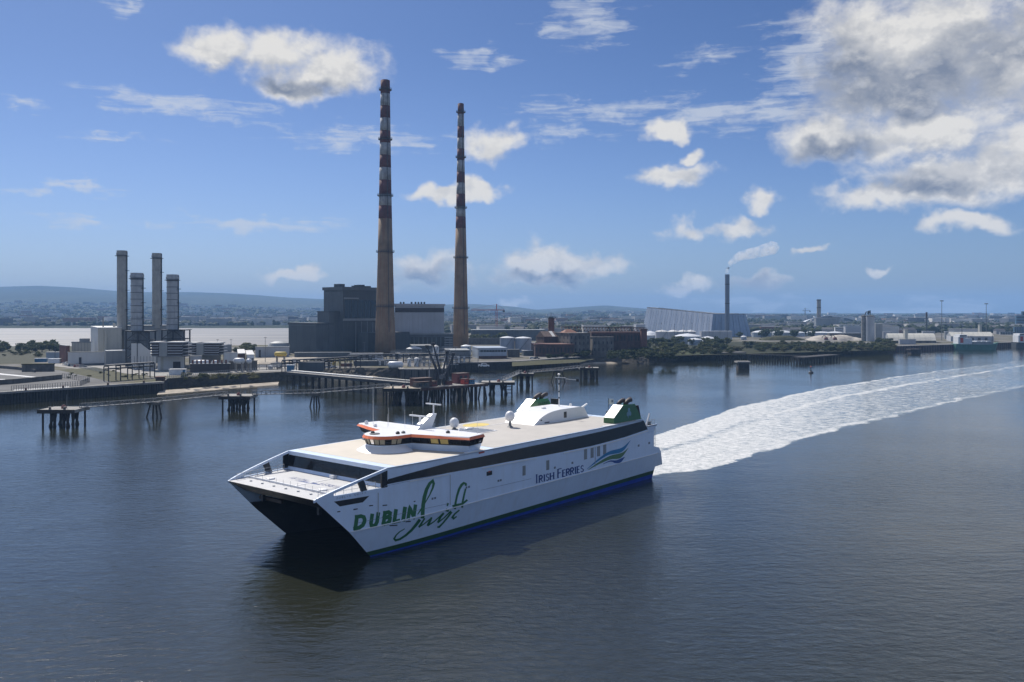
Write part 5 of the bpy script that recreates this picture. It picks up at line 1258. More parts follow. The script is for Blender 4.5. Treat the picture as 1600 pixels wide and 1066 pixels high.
def pipe_rack(label, pts, h, mat='steel_dark', nb=6, name='pipe_rack'):
    q = [G(px, py, LAND) for px, py in pts]; o = empty(name, q[0], label, 'pipe rack'); up = Vector((0, 0, h))
    for a, b in zip(q, q[1:]):
        d = (b - a).normalized(); s_ = Vector((-d.y, d.x, 0)) * 1.6
        for k in range(nb + 1):
            p = a.lerp(b, k / nb); m_ = MB()
            m_.bar(p - s_, p - s_ + up, 0.4); m_.bar(p + s_, p + s_ + up, 0.4)
            for hh in (0.75, 1.0): m_.bar(p - s_ + up * hh, p + s_ + up * hh, 0.4)
            m_.build('bent', mat, o)
        for j, hh in ((-0.8, 1.02), (-0.3, 1.02), (0.3, 1.03), (0.8, 1.02), (-0.5, 0.78), (0.5, 0.78)):
            MB().tube([a + s_ * j + up * hh + Vector((0, 0, 0.4)), b + s_ * j + up * hh + Vector((0, 0, 0.4))], 0.32, 8).build('pipe', 'steel_mid' if j > 0 else mat, o)
pipe_rack('dark steel pipe rack standing on the grass near the left quay', [(166, 596), (238, 590)], 7.0, nb=4)
pipe_rack('long dark pipe rack leading to the jetty', [(443, 582), (510, 578), (560, 574)], 6.0, nb=6)
pipe_rack('pipe rack behind the wharf below the tall chimney', [(545, 569), (620, 566), (705, 566)], 5.0, nb=8)
# left yard: low walls and slabs
def low_wall(label, pts, h, t=0.8, mat='concrete', name='low_wall'):
    q = [G(px, py, LAND) for px, py in pts]; m_ = MB()
    for a, b in zip(q, q[1:]): m_.bar(a + Vector((0, 0, h / 2)), b + Vector((0, 0, h / 2)), t, h)
    tag(m_.build(name, mat), label, 'wall')
low_wall('pale concrete wall across the left yard', [(-30, 603), (20, 600), (96, 592.5)], 2.2, mat='concrete_dark')
low_wall('long low wall behind the left yard road', [(-30, 573), (30, 578), (55, 582)], 1.6, mat='concrete_dark')
simple('storage_bund', 'dark low bunker with grassy top in the left yard', 30, 34, 82, 470, 570, 'concrete_dark', 'leaf_dry', 8, slab=0.5)
simple('blue_shed', 'flat blue grey shed at the far left of the plant', 50, 54, 72, 560, 561, 'cargo_blue', 'tank_blue', 12)
simple('office_cabin', 'long pale office cabin left of the red brown annex', 69, 72, 94, 590, 551, 'tank_blue', 'clad_pale', 10)
simple('white_cabin', 'small white cabin in front of the pale office', 72, 75, 93, 545, 561.5, 'container_white', 'container_white', 10)
bk, r = simple('depot_shed', 'pale depot with dark door left of the boiler house', 395, 399, 452, 620, 543, 'clad_pale', 'clad_grey', 14, n=7)
bk.panel('R', 0.10, 0.16, 0, 0.75, 0.2).build('door', 'glass_dark', r)
x0, z0_ = wx(436, 660), 660; o = empty('round_roof_store', (x0, z0_, LAND), 'round roofed grey store behind the depot', 'building')
MB().lathe((x0, z0_, 0), [(8.5, LAND), (8.5, wh(541, 660)), (7, wh(536, 660)), (3.5, wh(533.5, 660)), (0.1, wh(533, 660))], 24).build('drum', 'clad_grey', o)
# clutter below the boiler house
simple('long_shed', 'long pale shed at the foot of the taller chimney', 545, 547, 598, 585, 553, 'clad_pale', 'clad_pale', 6, n=6)
simple('long_shed', 'dark low shed along the boiler house foot', 455, 460, 548, 622, 551.5, 'clad_dark2', 'clad_grey', 5, n=8)
simple('plant_shed', 'dark shed right of the taller chimney base', 640, 644, 676, 640, 541, 'clad_dark2', 'steel_mid', 10)
bk, r = simple('pump_house', 'low pinkish brick pump house on the wharf', 530, 532, 550, 515, 568.5, 'brick_red', 'concrete', 6)
bk, r = simple('equipment_cabin', 'blue equipment cabin at the head of the jetty road', 446, 448, 459, 452, 571.5, 'cargo_blue', 'tank_blue', 8)
simple('plant_shed', 'row of dark plant cabins beside the jetty head', 464, 466, 505, 470, 567, 'clad_dark2', 'steel_mid', 5, n=5)
simple('plant_shed', 'dark plant cabins right of the pump house', 551, 553, 602, 520, 565, 'clad_dark2', 'steel_mid', 5, n=6)
def dome_tank(label, px, z, wpx, yt, ysh, mat='tank_white', name='storage_tank', cone=0.35, base=LAND, group=None):
    x = wx(px, z); r = wpx / 2 * z / F; o = empty(name, (x, z, base), label, 'tank', group)
    MB().lathe((x, z, 0), [(r, base), (r, wh(ysh, z))], 28).build('shell', mat, o, False)
    MB().lathe((x, z, 0), [(r * 1.02, wh(ysh, z) - 0.2), (r * 1.02, wh(ysh, z) + 0.15), (r * 0.6, wh(ysh, z) + (wh(yt, z) - wh(ysh, z)) * 0.62), (0.05, wh(yt, z))], 28).build('roof', 'roof_pale' if mat != 'tank_blue' else 'tank_white', o)
    m_ = MB()
    for k in range(10):
        a0, a1 = math.radians(-130 + k * 8), math.radians(-122 + k * 8); h0, h1 = base + (wh(ysh, z) - base) * k / 10, base + (wh(ysh, z) - base) * (k + 1) / 10
        m_.bar((x + (r + .4) * math.cos(a0), z + (r + .4) * math.sin(a0), h0), (x + (r + .4) * math.cos(a1), z + (r + .4) * math.sin(a1), h1), 0.4, 0.25)
    m_.build('stair', 'steel_mid', o)
    return o
dome_tank('left of the two blue grey storage tanks', 792.5, 700, 23, 525.5, 528, 'tank_blue')
dome_tank('right of the two blue grey storage tanks', 817.5, 700, 26, 526, 528.5, 'tank_blue')
dome_tank('squat domed tank beside the grey office', 728, 650, 16, 538.5, 541, 'tank_blue')
dome_tank('small white domed tank among the pipework', 681, 570, 9.5, 539, 542, 'tank_white')
dome_tank('dark drum tank with conical lid beside the taller chimney', 647, 610, 24, 541, 545, 'clad_dark2')
dome_tank('small white vessel left of a pair on the wharf', 639.5, 515, 6, 559, 561, 'tank_white')
dome_tank('small white vessel right of a pair on the wharf', 651, 515, 8, 558, 560.5, 'tank_white')
bk = Block(731, 748, 792, 600, 545, yaw=12)
r = building('grey_office', 'blue grey flat roofed office block on the wharf', bk, 'tank_blue', 'tank_blue', slab=0.6, g=0.3)
cladding(bk, 'R', 4, 'tank_blue', r, 0.30, 0.62); bk.panel('R', 0.03, 0.97, 0.66, 0.86, 0.1).build('window_strip', 'glass_dark', r); bk.panel('R', 0, 1, 0.0, 0.26, 0.14).build('plinth', 'brick_dark', r); cladding(bk, 'L', 2, 'tank_blue', r, 0.3, 0.9)
for k in range(9): bk.panel('R', 0.05 + k * 0.103, 0.06 + k * 0.103, 0.66, 0.86, 0.16).build('mullion', 'tank_blue', r)
simple('low_office', 'dark low office right of the grey office block', 791, 793, 812, 620, 547, 'concrete_dark', 'clad_dark2', 10)
simple('glass_roof_shed', 'shed with pale ribbed roof right of the low office', 815, 818, 842, 640, 548.5, 'clad_dark2', 'roof_pale', 10)
simple('plant_shed', 'flat dark canopy building left of the grey office', 694, 698, 734, 612, 548, 'clad_dark2', 'clad_grey', 8)
simple('long_warehouse', 'long flat grey warehouse behind the storage tanks', 733, 736, 852, 980, 516, 'clad_dark2', 'clad_grey', 3, n=14)
simple('long_warehouse', 'dark low warehouse right of the shorter looking chimney', 722, 725, 800, 860, 529, 'concrete_dark', 'clad_dark2', 3, n=8)

# ---- wharves: concrete decks on dark walls
def wharf(label, pts, h0, h1, mat='concrete_dark', inland=14, cap='concrete'):
    q = [G(px, py, 0) for px, py in pts]; r = empty('wharf', q[0], label, 'wharf')
    for i, (a, b) in enumerate(zip(q, q[1:])):
        d = (b - a).normalized(); n_ = Vector((-d.y, d.x, 0)); o_ = n_ * -0.5
        A, B = a + o_, b + o_; Z0, Z1 = Vector((0, 0, h0)), Vector((0, 0, h1))
        MB().hexa([A + Z0, B + Z0, b + n_ * 1.0 + Z0, a + n_ * 1.0 + Z0], [A + Z1, B + Z1, b + n_ * 1.0 + Z1, a + n_ * 1.0 + Z1]).build('wall_face', mat, r)
        MB().hexa([A + Z1 - n_ * 0.3, B + Z1 - n_ * 0.3, b + n_ * 2.5 + Z1, a + n_ * 2.5 + Z1], [A - n_ * 0.3 + Z1 + Vector((0, 0, .5)), B - n_ * 0.3 + Z1 + Vector((0, 0, .5)), b + n_ * 2.5 + Z1 + Vector((0, 0, .5)), a + n_ * 2.5 + Z1 + Vector((0, 0, .5))]).build('cap_beam', cap, r)
        k = max(2, int((b - a).length / 4)); m_ = MB()
        for j in range(k): p = A.lerp(B, (j + 0.5) / k) - n_ * 0.25; m_.bar(p + Z0, p + Z1, 0.5)
        m_.build('fender_piles', 'timber_dark', r)
wharf('weathered concrete wharf behind the loading arms', [(624, 589), (628, 591), (660, 591.5), (696, 590), (699, 581)], -0.6, LAND)
wharf('dark piled wharf under the grey office block', [(699, 581), (722, 579.5), (805, 577)], -0.6, LAND, 'timber_dark')
wharf('dark wall of the quay below the ruined brick station', [(805, 577), (860, 572.5), (905, 569)], -0.6, LAND, 'sheet_pile')
wharf('red brown quay wall at the cargo sheds', [(1400, 549.5), (1490, 546.3), (1600, 541.5), (1800, 536)], -0.6, LAND, 'brick_dark')
# ---- sheet piled quay at far left
def sheet_quay():
    pts = [(-900, 712), (-400, 668), (0, 632), (130, 622), (255, 613)]; q = [G(px, py, 0) for px, py in pts]
    r = empty('sheet_pile_quay', q[3], 'black corrugated sheet pile quay at far left', 'quay wall')
    m_ = MB(); cap = MB()
    for a, b in zip(q[1:], q[2:]):
        d = (b - a).normalized(); n_ = Vector((-d.y, d.x, 0)); L_ = (b - a).length; k = int(L_ / 1.2)
        for i in range(k):
            p = a.lerp(b, i / k); s_ = a.lerp(b, (i + 0.5) / k); e = a.lerp(b, (i + 1) / k)
            f = [(p, -0.15), (p.lerp(s_, 0.5), -0.75), (s_.lerp(e, 0.2), -0.75), (e.lerp(s_, 0.3), -0.15)]
            f = [u + n_ * v for u, v in f] + [e + n_ * -0.15]
            for u, v in zip(f, f[1:]): m_.quad(u + Vector((0, 0, -1)), v + Vector((0, 0, -1)), v + Vector((0, 0, LAND - 0.4)), u + Vector((0, 0, LAND - 0.4)))
        cap.hexa([a - n_ * 0.95 + Vector((0, 0, LAND - 0.6)), b - n_ * 0.95 + Vector((0, 0, LAND - 0.6)), b + n_ * 1.4 + Vector((0, 0, LAND - 0.6)), a + n_ * 1.4 + Vector((0, 0, LAND - 0.6))],
                 [a - n_ * 0.95 + Vector((0, 0, LAND + 0.25)), b - n_ * 0.95 + Vector((0, 0, LAND + 0.25)), b + n_ * 1.4 + Vector((0, 0, LAND + 0.25)), a + n_ * 1.4 + Vector((0, 0, LAND + 0.25))])
        for t in (0.3, 0.75):
            p = a.lerp(b, t); MB().lathe(p + n_ * 0.4 + Vector((0, 0, LAND + 0.25)), [(0.5, 0), (0.35, 0.5), (0.6, 0.9)], 10).build('bollard', 'brick_dark', r)
    m_.build('sheet_piles', 'sheet_pile', r); cap.build('cap_beam', 'concrete', r)
    e0, e1 = q[-1], G(262, 607, 0); MB().hexa([e0 + Vector((0, 0, -1)), e1 + Vector((0, 0, -1)), e1 + Vector((-2, 2, -1)), e0 + Vector((-2, 2, -1))], [e0 + Vector((0, 0, LAND)), e1 + Vector((0, 0, LAND)), e1 + Vector((-2, 2, LAND)), e0 + Vector((-2, 2, LAND))]).build('return_wall', 'sheet_pile', r)
sheet_quay()

# ---- process pipework between the chimneys and the wharf
def process_module(label, px, py, w, h, seed):
    rnd = random.Random(seed); p = G(px, py, LAND); o = empty('process_skid', p, label, 'pipework'); D = 6.0
    for sx in (0, 0.5, 1):
        for y in (0, D): MB().bar(p + Vector((w * sx, y, 0)), p + Vector((w * sx, y, h)), 0.28).build('post', 'steel_dark', o)
    for k in range(1, 3):
        m_ = MB()
        for y in (0, D): m_.bar(p + Vector((0, y, h * k / 2)), p + Vector((w, y, h * k / 2)), 0.26)
        m_.build('beam', 'steel_mid', o)
    for k in range(6):
        y, z = rnd.uniform(0.3, D - 0.3), rnd.uniform(0.6, h); MB().tube([p + Vector((-1, y, z)), p + Vector((w + 1, y, z))], rnd.uniform(0.12, 0.28), 6).build('pipe', rnd.choice(['steel_light', 'steel_mid', 'tank_white', 'clad_grey']), o)
    for k in range(3):
        q = p + Vector((w * rnd.uniform(.1, .9), rnd.uniform(1, D - 1), 0)); r_ = rnd.uniform(.6, 1.1); MB().lathe(q, [(r_, 0.3), (r_, h * .7), (r_ * .6, h * .8), (0.1, h * .84)], 12).build('vessel', rnd.choice(['tank_white', 'clad_pale', 'steel_mid']), o)
    m_ = MB()
    for y in (-0.1, D): m_.bar(p + Vector((0, y, h + 1)), p + Vector((w, y, h + 1)), 0.08)
    m_.build('handrail', 'steel_light', o)
for k, (px, py, w, h) in enumerate(((566, 568, 12, 4.5), (590, 572, 10, 3.6), (634, 566, 12, 5.5), (655, 573, 11, 4.0), (672, 562, 13, 6.5), (688, 572, 10, 5.0), (706, 568, 11, 5.5), (300, 577, 10, 3.0), (330, 576, 12, 3.2), (400, 578, 12, 3.0), (424, 577, 12, 3.4), (480, 575, 13, 4.5), (690, 556, 12, 5.5), (610, 561, 12, 5.0))):
    process_module(['pipework skid left of the pump house cabins', 'low pipework skid by the white gas tank', 'pipework skid behind the two small white vessels', 'pipework skid on the wharf edge', 'tall pipework skid under the small domed tank', 'pipework skid behind the loading arms', 'pipework skid left of the grey office', 'low pipework in the transformer yard', 'pipework right of the transformer tanks', 'low pipework at the right end of the shore fence', 'pipework just left of the jetty road', 'pipework at the jetty road head', 'pipework below the dark canopy building', 'pipework at the foot of the taller chimney'][k], px, py, w, h, 40 + k)
ORD = ['first', 'second', 'third', 'fourth', 'fifth', 'sixth', 'seventh', 'eighth', 'ninth', 'tenth', 'eleventh', 'twelfth', 'thirteenth', 'fourteenth', 'fifteenth', 'sixteenth', 'seventeenth', 'eighteenth', 'nineteenth', 'twentieth', '21st', '22nd', '23rd', '24th']
# ================================================================== JETTY IN THE RIVER
def pile(mb_, a, b, r=0.36): return MB().tube([a, b], r, 8).build('pile', 'timber_dark', mb_)
def dolphin(label, px, pyd, pyw, wpx, dep=9, style=0, conc='concrete'):
    z = H * F / (pyw - YH) + 1.5; h = wh(pyd, z); x = wx(px, z); w = wpx * z / F
    r = empty('mooring_dolphin', (x, z, 0), label, 'dolphin', 'mooring dolphins of the oil jetty')
    MB().box(x - w / 2, x + w / 2, z - 1.5, z + dep, h - 1.0, h).build('deck', conc, r)
    MB().box(x - w / 2 - 0.12, x + w / 2 + 0.12, z - 1.65, z - 1.45, h - 1.15, h + 0.1).build('fender_beam', 'timber_dark', r)
    for sx in (-0.42, 0.42):
        for y in (z, z + dep - 1.5): pile(r, (x + sx * w, y, -1.5), (x + sx * w, y, h - 0.9), 0.34)
    for k, (t, s_) in enumerate(((-0.30, 0.16), (-0.22, -0.02), (-0.16, 0.05), (-0.10, -0.08), (0.08, 0.10), (0.14, -0.06), (0.20, 0.05), (0.30, -0.16))):
        for y in (z + 0.6, z + dep - 2.5):
            pile(r, (x + t * w - s_ * w * 0.0, y, -1.5), (x + (t + s_) * w, y + 0.5, h - 0.9), 0.42)
    if style:
        for k in range(3): MB().bar((x + w * 0.2, z - 0.2, 1.0 + k * 1.4), (x + w * 0.42, z - 0.2, 1.0 + k * 1.4), 0.3).build('cross_beam', 'timber_dark', r)
    for t in (-0.25, 0.15): MB().lathe((x + t * w, z + 0.5, h), [(0.45, 0), (0.3, 0.4), (0.55, 0.8)], 10).build('bollard', 'steel_dark', r)
    MB().lathe((x + 0.02 * w, z + 3, h), [(0.8, 0), (0.75, 0.7), (0.3, 1.2)], 10).build('mooring_hook', 'cargo_red', r)
    MB().tube([(x + 0.06 * w, z + 4, h), (x + 0.06 * w, z + 4, h + 4.5)], 0.08, 6).build('light_post', 'steel_mid', r)
    return Vector((x, z + dep / 2, h)), w
def support(label, px, pyd, pyw, wpx):
    z = H * F / (pyw - YH) + 1; h = wh(pyd, z); x = wx(px, z); w = wpx * z / F
    r = empty('catwalk_support', (x, z, 0), label, 'support', 'splayed supports under the jetty catwalks')
    MB().box(x - w * 0.33, x + w * 0.33, z - 1.2, z + 2.2, h - 0.8, h).build('cap', 'concrete_dark', r)
    for sx in (-1, -0.3, 0.3, 1): MB().tube([(x + sx * w * 0.5, z + (0.8 if abs(sx) < 0.5 else -0.4), -1.5), (x + sx * w * 0.26, z + 0.4, h - 0.7)], 0.3, 8).build('leg', 'timber_dark', r)
    return Vector((x, z + 0.5, h))
def catwalk(label, a, b, n=14, hh=1.3, w=1.5):
    a, b = Vector(a), Vector(b); d = (b - a).normalized(); s_ = Vector((-d.y, d.x, 0)).normalized() * w / 2; up = Vector((0, 0, hh))
    r = empty('catwalk', a, label, 'catwalk')
    MB().bar(a, b, w, 0.22).build('walkway', 'steel_mid', r)
    for k in (-1, 1):
        m_ = MB(); m_.bar(a + s_ * k + up, b + s_ * k + up, 0.16); m_.bar(a + s_ * k, b + s_ * k, 0.2)
        for i in range(n + 1): p = a.lerp(b, i / n) + s_ * k; m_.bar(p, p + up, 0.13)
        for i in range(n): p, q = a.lerp(b, i / n) + s_ * k, a.lerp(b, (i + 1) / n) + s_ * k; m_.bar(p if i % 2 else p + up, q + up if i % 2 else q, 0.10)
        m_.build('truss', 'steel_mid', r)
D1, _ = dolphin('nearest concrete topped dolphin at far left', 91, 640, 668, 57)
D2, _ = dolphin('second dolphin from the left, below the gravel beach', 368, 619, 642, 48)
D3, _ = dolphin('wide pale topped dolphin just left of the jetty head', 628, 607, 633, 58, 11, 1, 'sand')
D4, _ = dolphin('heavily piled dolphin at the right end of the jetty head', 778, 597.5, 618, 52, 10, 1)
D5, _ = dolphin('small dolphin behind the far end of the ramp', 820, 584, 603, 28, 8)
D6, _ = dolphin('rightmost dolphin of the jetty', 921, 575, 592, 30, 8)
S1 = support('leftmost splayed catwalk support', 241, 629, 653, 26); S2 = support('middle splayed catwalk support with block top', 492, 615, 636, 17); S3 = support('rightmost splayed catwalk support', 872, 579, 597, 24)
up = Vector((0, 0, 0.15))
catwalk('lattice catwalk from the nearest dolphin to its support', D1 + Vector((5, 0, 0.15)), S1 + up); catwalk('lattice catwalk reaching the second dolphin', S1 + up, D2 + Vector((-5, 0, 0.15)))
catwalk('lattice catwalk leaving the second dolphin', D2 + Vector((5, 0, 0.15)), S2 + up); catwalk('lattice catwalk ending at the pale topped dolphin', S2 + up, D3 + Vector((-6, 0, 0.15)))
catwalk('sloping gangway up to the small dolphin', D4 + Vector((2, 2, 0.2)), D5 + Vector((-2, 0, 0.4)), 12); catwalk('lattice catwalk beyond the small dolphin', D5 + Vector((2, 0, 0.15)), S3 + up); catwalk('lattice catwalk to the rightmost dolphin', S3 + up, D6 + Vector((-3, 0, 0.15)))
# jetty head
def jetty_head():
    a, b = G(650, 632, 0), G(762, 622.5, 0); a.y += 1; b.y += 1; h = 6.2
    r = empty('loading_jetty', a, 'piled jetty head carrying loading arms and red cabins', 'jetty')
    d = (b - a).normalized(); n_ = Vector((-d.y, d.x, 0)); up = Vector((0, 0, h))
    MB().hexa([a + up - Vector((0, 0, .9)), b + up - Vector((0, 0, .9)), b + n_ * 16 + up - Vector((0, 0, .9)), a + n_ * 16 + up - Vector((0, 0, .9))], [a + up, b + up, b + n_ * 16 + up, a + n_ * 16 + up]).build('deck', 'concrete', r)
    MB().bar(a + up - n_ * 0.2 - Vector((0, 0, .4)), b + up - n_ * 0.2 - Vector((0, 0, .4)), 0.4, 1.1).build('fender_beam', 'rust_steel', r)
    for i in range(17):
        for k, off in enumerate((0.4, 7, 14.5)):
            p = a.lerp(b, (i + 0.3) / 17) + n_ * off; t = (0.9 if (i * 3 + k) % 4 == 0 else (-0.9 if (i + k) % 3 == 0 else 0.0)) * 1.2
            pile(r, p + Vector((t, 0, -1.5)), p + up - Vector((0, 0, .8)), 0.36)
    m_ = MB()
    for i in range(17): p = a.lerp(b, i / 16) + n_ * 15.6 + up; m_.bar(p, p + Vector((0, 0, 1.2)), 0.1)
    m_.bar(a + n_ * 15.6 + up + Vector((0, 0, 1.2)), b + n_ * 15.6 + up + Vector((0, 0, 1.2)), 0.1); m_.build('railing', 'steel_mid', r)
    return a, b, n_, h, d
JA, JB, JN, JH, JD = jetty_head()
def on_head(t, off): return JA.lerp(JB, t) + JN * off + Vector((0, 0, JH))
def cabin(label, t, off, w, dd, h, mat, name='jetty_cabin', trim=None):
    p = on_head(t, off); o = empty(name, p, label, 'cabin'); c = [p, p + JD * w, p + JD * w + JN * dd, p + JN * dd]; Z = Vector((0, 0, h))
    MB().hexa([q + Vector((0, 0, .02)) for q in c], [q + Z for q in c]).build('body', mat, o)
    g = [p - JD * .2 - JN * .2, p + JD * (w + .2) - JN * .2, p + JD * (w + .2) + JN * (dd + .2), p + JN * (dd + .2) - JD * .2]
    MB().hexa([q + Z for q in g], [q + Z + Vector((0, 0, .25)) for q in g]).build('roof', 'rust_steel', o)
    for k in range(2): a = p + JD * (w * (0.2 + 0.4 * k)) - JN * 0.04; MB().hexa([a + Vector((0, 0, .9)), a + JD * (w * .22) + Vector((0, 0, .9)), a + JD * (w * .22) + JN * .1 + Vector((0, 0, .9)), a + JN * .1 + Vector((0, 0, .9))], [a + Z * .8, a + JD * (w * .22) + Z * .8, a + JD * (w * .22) + JN * .1 + Z * .8, a + JN * .1 + Z * .8]).build('window', 'glass_dark', o)
cabin('long brown cabin on the left of the jetty head', 0.06, 4.0, 8.5, 4, 3.6, 'brick_dark'); cabin('grey brown low cabin at the left jetty edge', 0.02, 1.0, 6.5, 2.5, 2.4, 'concrete_dark')
cabin('dark red cabin at the right of the jetty head', 0.74, 9, 6.5, 4, 4.2, 'cargo_red'); cabin('bright red machine cabin before the dark red one', 0.73, 4.0, 2.6, 2.2, 2.2, 'red_paint'); cabin('blue machine cabin before the dark red one', 0.82, 3.8, 2.6, 2.2, 1.8, 'cargo_blue')
cabin('small red winch housing beside the brown cabin', 0.30, 4.5, 2.4, 2.4, 2.0, 'cargo_red'); cabin('red valve box among the loading arms', 0.55, 6.5, 2.6, 2.0, 1.4, 'cargo_red')
def loading_arm(label, t, off, lean, hgt):
    p = on_head(t, off); o = empty('marine_loader', p, label, 'loading arm', 'marine loading arms on the jetty head'); J = JN
    e = p + Vector((0, 0, hgt * 0.45)); top = e + Vector((lean, 3.0, hgt * 0.58)); tip = e + Vector((lean * 0.25 + 1.0, 1.0, -1.2)); cw = e + Vector((-lean * 0.5, -1.2, -hgt * 0.2))
    MB().tube([p, e], [0.75, 0.6], 10).build('riser', 'steel_dark', o); MB().tube([cw, e, top], [0.35, 0.45, 0.32], 8).build('inboard_arm', 'steel_dark', o); MB().tube([top, tip], [0.32, 0.26], 8).build('outboard_arm', 'steel_dark', o)
    MB().lathe(top - Vector((0, 0, 0.6)), [(0.8, 0), (0.9, 0.6), (0.8, 1.2)], 12).build('sheave', 'steel_dark', o); MB().box(cw.x - .7, cw.x + .7, cw.y - .5, cw.y + .5, cw.z - 1.0, cw.z + .6).build('counterweight', 'steel_mid', o)
    m_ = MB()
    for k in range(6): q = p.lerp(e, k / 6); m_.bar(q + Vector((-1.2, 0, 0)), q + Vector((1.2, 0, 0.8)), 0.14)
    m_.build('lattice', 'steel_dark', o); MB().bar(e + Vector((0.3, 0.2, 0.5)), top + Vector((0.3, 0.2, -0.5)), 0.12).build('cable', 'steel_mid', o)
for k, (t, ln, hg) in enumerate(((0.40, -4.2, 16), (0.46, -3.0, 17), (0.53, 1.5, 13.5), (0.60, 2.5, 12.5))): loading_arm(['leftmost loading arm, leaning far left', 'second loading arm, tallest and leaning left', 'third loading arm, nearly upright', 'rightmost loading arm, leaning right'][k], t, 7 + k * 0.8, ln, hg)
p = on_head(0.38, 11); MB().tube([p, p + Vector((0, 0, 14))], 0.16, 6)
o = empty('lamp_mast', p, 'tall grey lamp mast behind the loading arms', 'lamp mast'); MB().tube([p, p + Vector((0, 0, 15))], [0.2, 0.12], 8).build('pole', 'steel_light', o); MB().bar(p + Vector((-1, 0, 15)), p + Vector((1, 0, 15)), 0.4, 0.3).build('lamp_bar', 'steel_light', o)
# trestle road
def trestle():
    a = W(450, 582, 447); b = W(664, 603.5, 372); a.z = b.z = 6.3; d = (b - a).normalized(); n_ = Vector((-d.y, d.x, 0))
    r = empty('jetty_trestle', a, 'long trestle road on paired piles leading to the jetty head', 'trestle')
    A, B = a - n_ * 2.5, b - n_ * 2.5
    MB().hexa([A - Vector((0, 0, .9)), B - Vector((0, 0, .9)), B + n_ * 6 - Vector((0, 0, .9)), A + n_ * 6 - Vector((0, 0, .9))], [A, B, B + n_ * 6, A + n_ * 6]).build('deck', 'concrete', r)
    MB().bar(A - Vector((0, 0, .5)), B - Vector((0, 0, .5)), 0.35, 1.3).build('edge_beam', 'steel_dark', r)
    for k in range(3): MB().tube([A + n_ * (4.4 + 0.6 * k) + Vector((0, 0, .55)), B.lerp(A, 0.36 if k == 0 else 0.03) + n_ * (4.4 + 0.6 * k) + Vector((0, 0, .55))], 0.26, 8).build('pipe', 'tank_white' if k == 0 else 'steel_mid', r)
    for i in range(19):
        p = a.lerp(b, (i + 0.4) / 19)
        for off in (-2, 2.6): q = p + n_ * off; pile(r, Vector((q.x, q.y, -1.5)), Vector((q.x, q.y, 5.5)), 0.36)
    m_ = MB()
    for i in range(40): p = A.lerp(B, i / 39); m_.bar(p, p + Vector((0, 0, 1.1)), 0.08)
    for hh in (0.6, 1.1): m_.bar(A + Vector((0, 0, hh)), B + Vector((0, 0, hh)), 0.08)
    m_.build('railing', 'steel_light', r)
trestle()
# ================================================================== RUINED BRICK STATION
bk = Block(918, 924, 1001, 655, 519, yaw=3)
r = building('ruined_station', 'long ruined red brick power station with bare roof trusses', bk, 'brick_dark', None)
cladding(bk, 'R', 7, 'brick_dark', r, 0.0, 0.94, 1.2, 0.35, 'pier_bay')
for i in range(7):
    for k in range(2): bk.panel('R', 0.03 + i * 0.143 + k * 0.055, 0.06 + i * 0.143 + k * 0.055, 0.62, 0.86, 0.42).build('window_opening', 'hull_black', r)
bk.panel('R', 0, 1, 0.94, 1.0, 0.6).build('cornice', 'brick_red', r)
b2 = Block(1000, 1002, 1011, 652, 515.5, yaw=3); b2.body().build('end_tower', 'brick_red', r); b2.slab(0.7, 0.4).build('tower_cornice', 'brick_dark', r)
z0 = 668; m_ = None
for i in range(27):
    x0, x1 = wx(878 + i * 4.9, z0), wx(878 + (i + 1) * 4.9, z0); m_ = MB(); a, b = wh(517.5 - i * 0.0, z0), wh(511 + i * 0.06, z0)
    m_.bar((x0, z0, b), (x1, z0, b), 0.5); m_.bar((x0, z0, a), (x1, z0, a), 0.5); m_.bar((x0, z0, a), (x1, z0, b), 0.3); m_.bar((x0, z0, a), (x0, z0, b), 0.35); m_.bar((x0, z0 + 12, b), (x1, z0 + 12, b), 0.5); m_.bar((x0, z0, b), (x0, z0 + 12, b), 0.35); m_.bar((x0, z0, a), (x0, z0 + 12, b), 0.3)
    m_.build('roof_truss', 'rust_steel', r)
for i in range(8):
    x0 = wx(885 + i * 17, z0); MB().bar((x0, z0, LAND), (x0, z0, wh(517, z0)), 0.6).build('truss_column', 'rust_steel', r)
bk = Block(866, 890, 922, 638, 521.5, yaw=20)
r = building('stone_block', 'grey stone block with small red hipped roof left of the ruined hall', bk, 'stone_grey', 'stone_grey', slab=0.5)
for f, n in (('R', 5), ('L', 4)):
    for i in range(n):
        for w in (0.2, 0.5, 0.76): bk.panel(f, (i + 0.35) / n, (i + 0.6) / n, w, w + 0.13, 0.06).build('window', 'hull_black', r)
c = bk.P(0.3, 0.45, 1.0); q = [c + bk.e1 * (i * 5.5) + bk.e2 * (j * 4.5) + Vector((0, 0, .5)) for i, j in ((-1, -1), (1, -1), (1, 1), (-1, 1))]
MB().add(q + [c + bk.e1 * -2 + Vector((0, 0, 3.0)), c + bk.e1 * 2 + Vector((0, 0, 3.0))], [(0, 1, 5, 4), (1, 2, 5), (2, 3, 4, 5), (3, 0, 4)]).build('hipped_roof', 'roof_tile', r)
bk = Block(921, 926, 959, 645, 527.5, yaw=8); r = building('stone_block', 'lower grey stone block before the ruined hall', bk, 'stone_grey', 'stone_grey', slab=0.4)
for i in range(5):
    for w in (0.25, 0.62): bk.panel('R', (i + 0.35) / 5, (i + 0.6) / 5, w, w + 0.16, 0.06).build('window', 'hull_black', r)
bk = Block(830, 836, 897, 630, 539, yaw=6); r = building('brick_range', 'low red brick range with many windows at the quay', bk, 'brick_dark', 'brick_red', slab=0.5)
for i in range(11): bk.panel('R', (i + 0.3) / 11, (i + 0.62) / 11, 0.35, 0.75, 0.06).build('window', 'hull_black', r)
bk = Block(838, 850, 872, 655, 527, yaw=20); r = building('gabled_wing', 'brick wing with pale roof light beside the square brick chimney', bk, 'brick_dark', 'brick_dark', slab=0.4)
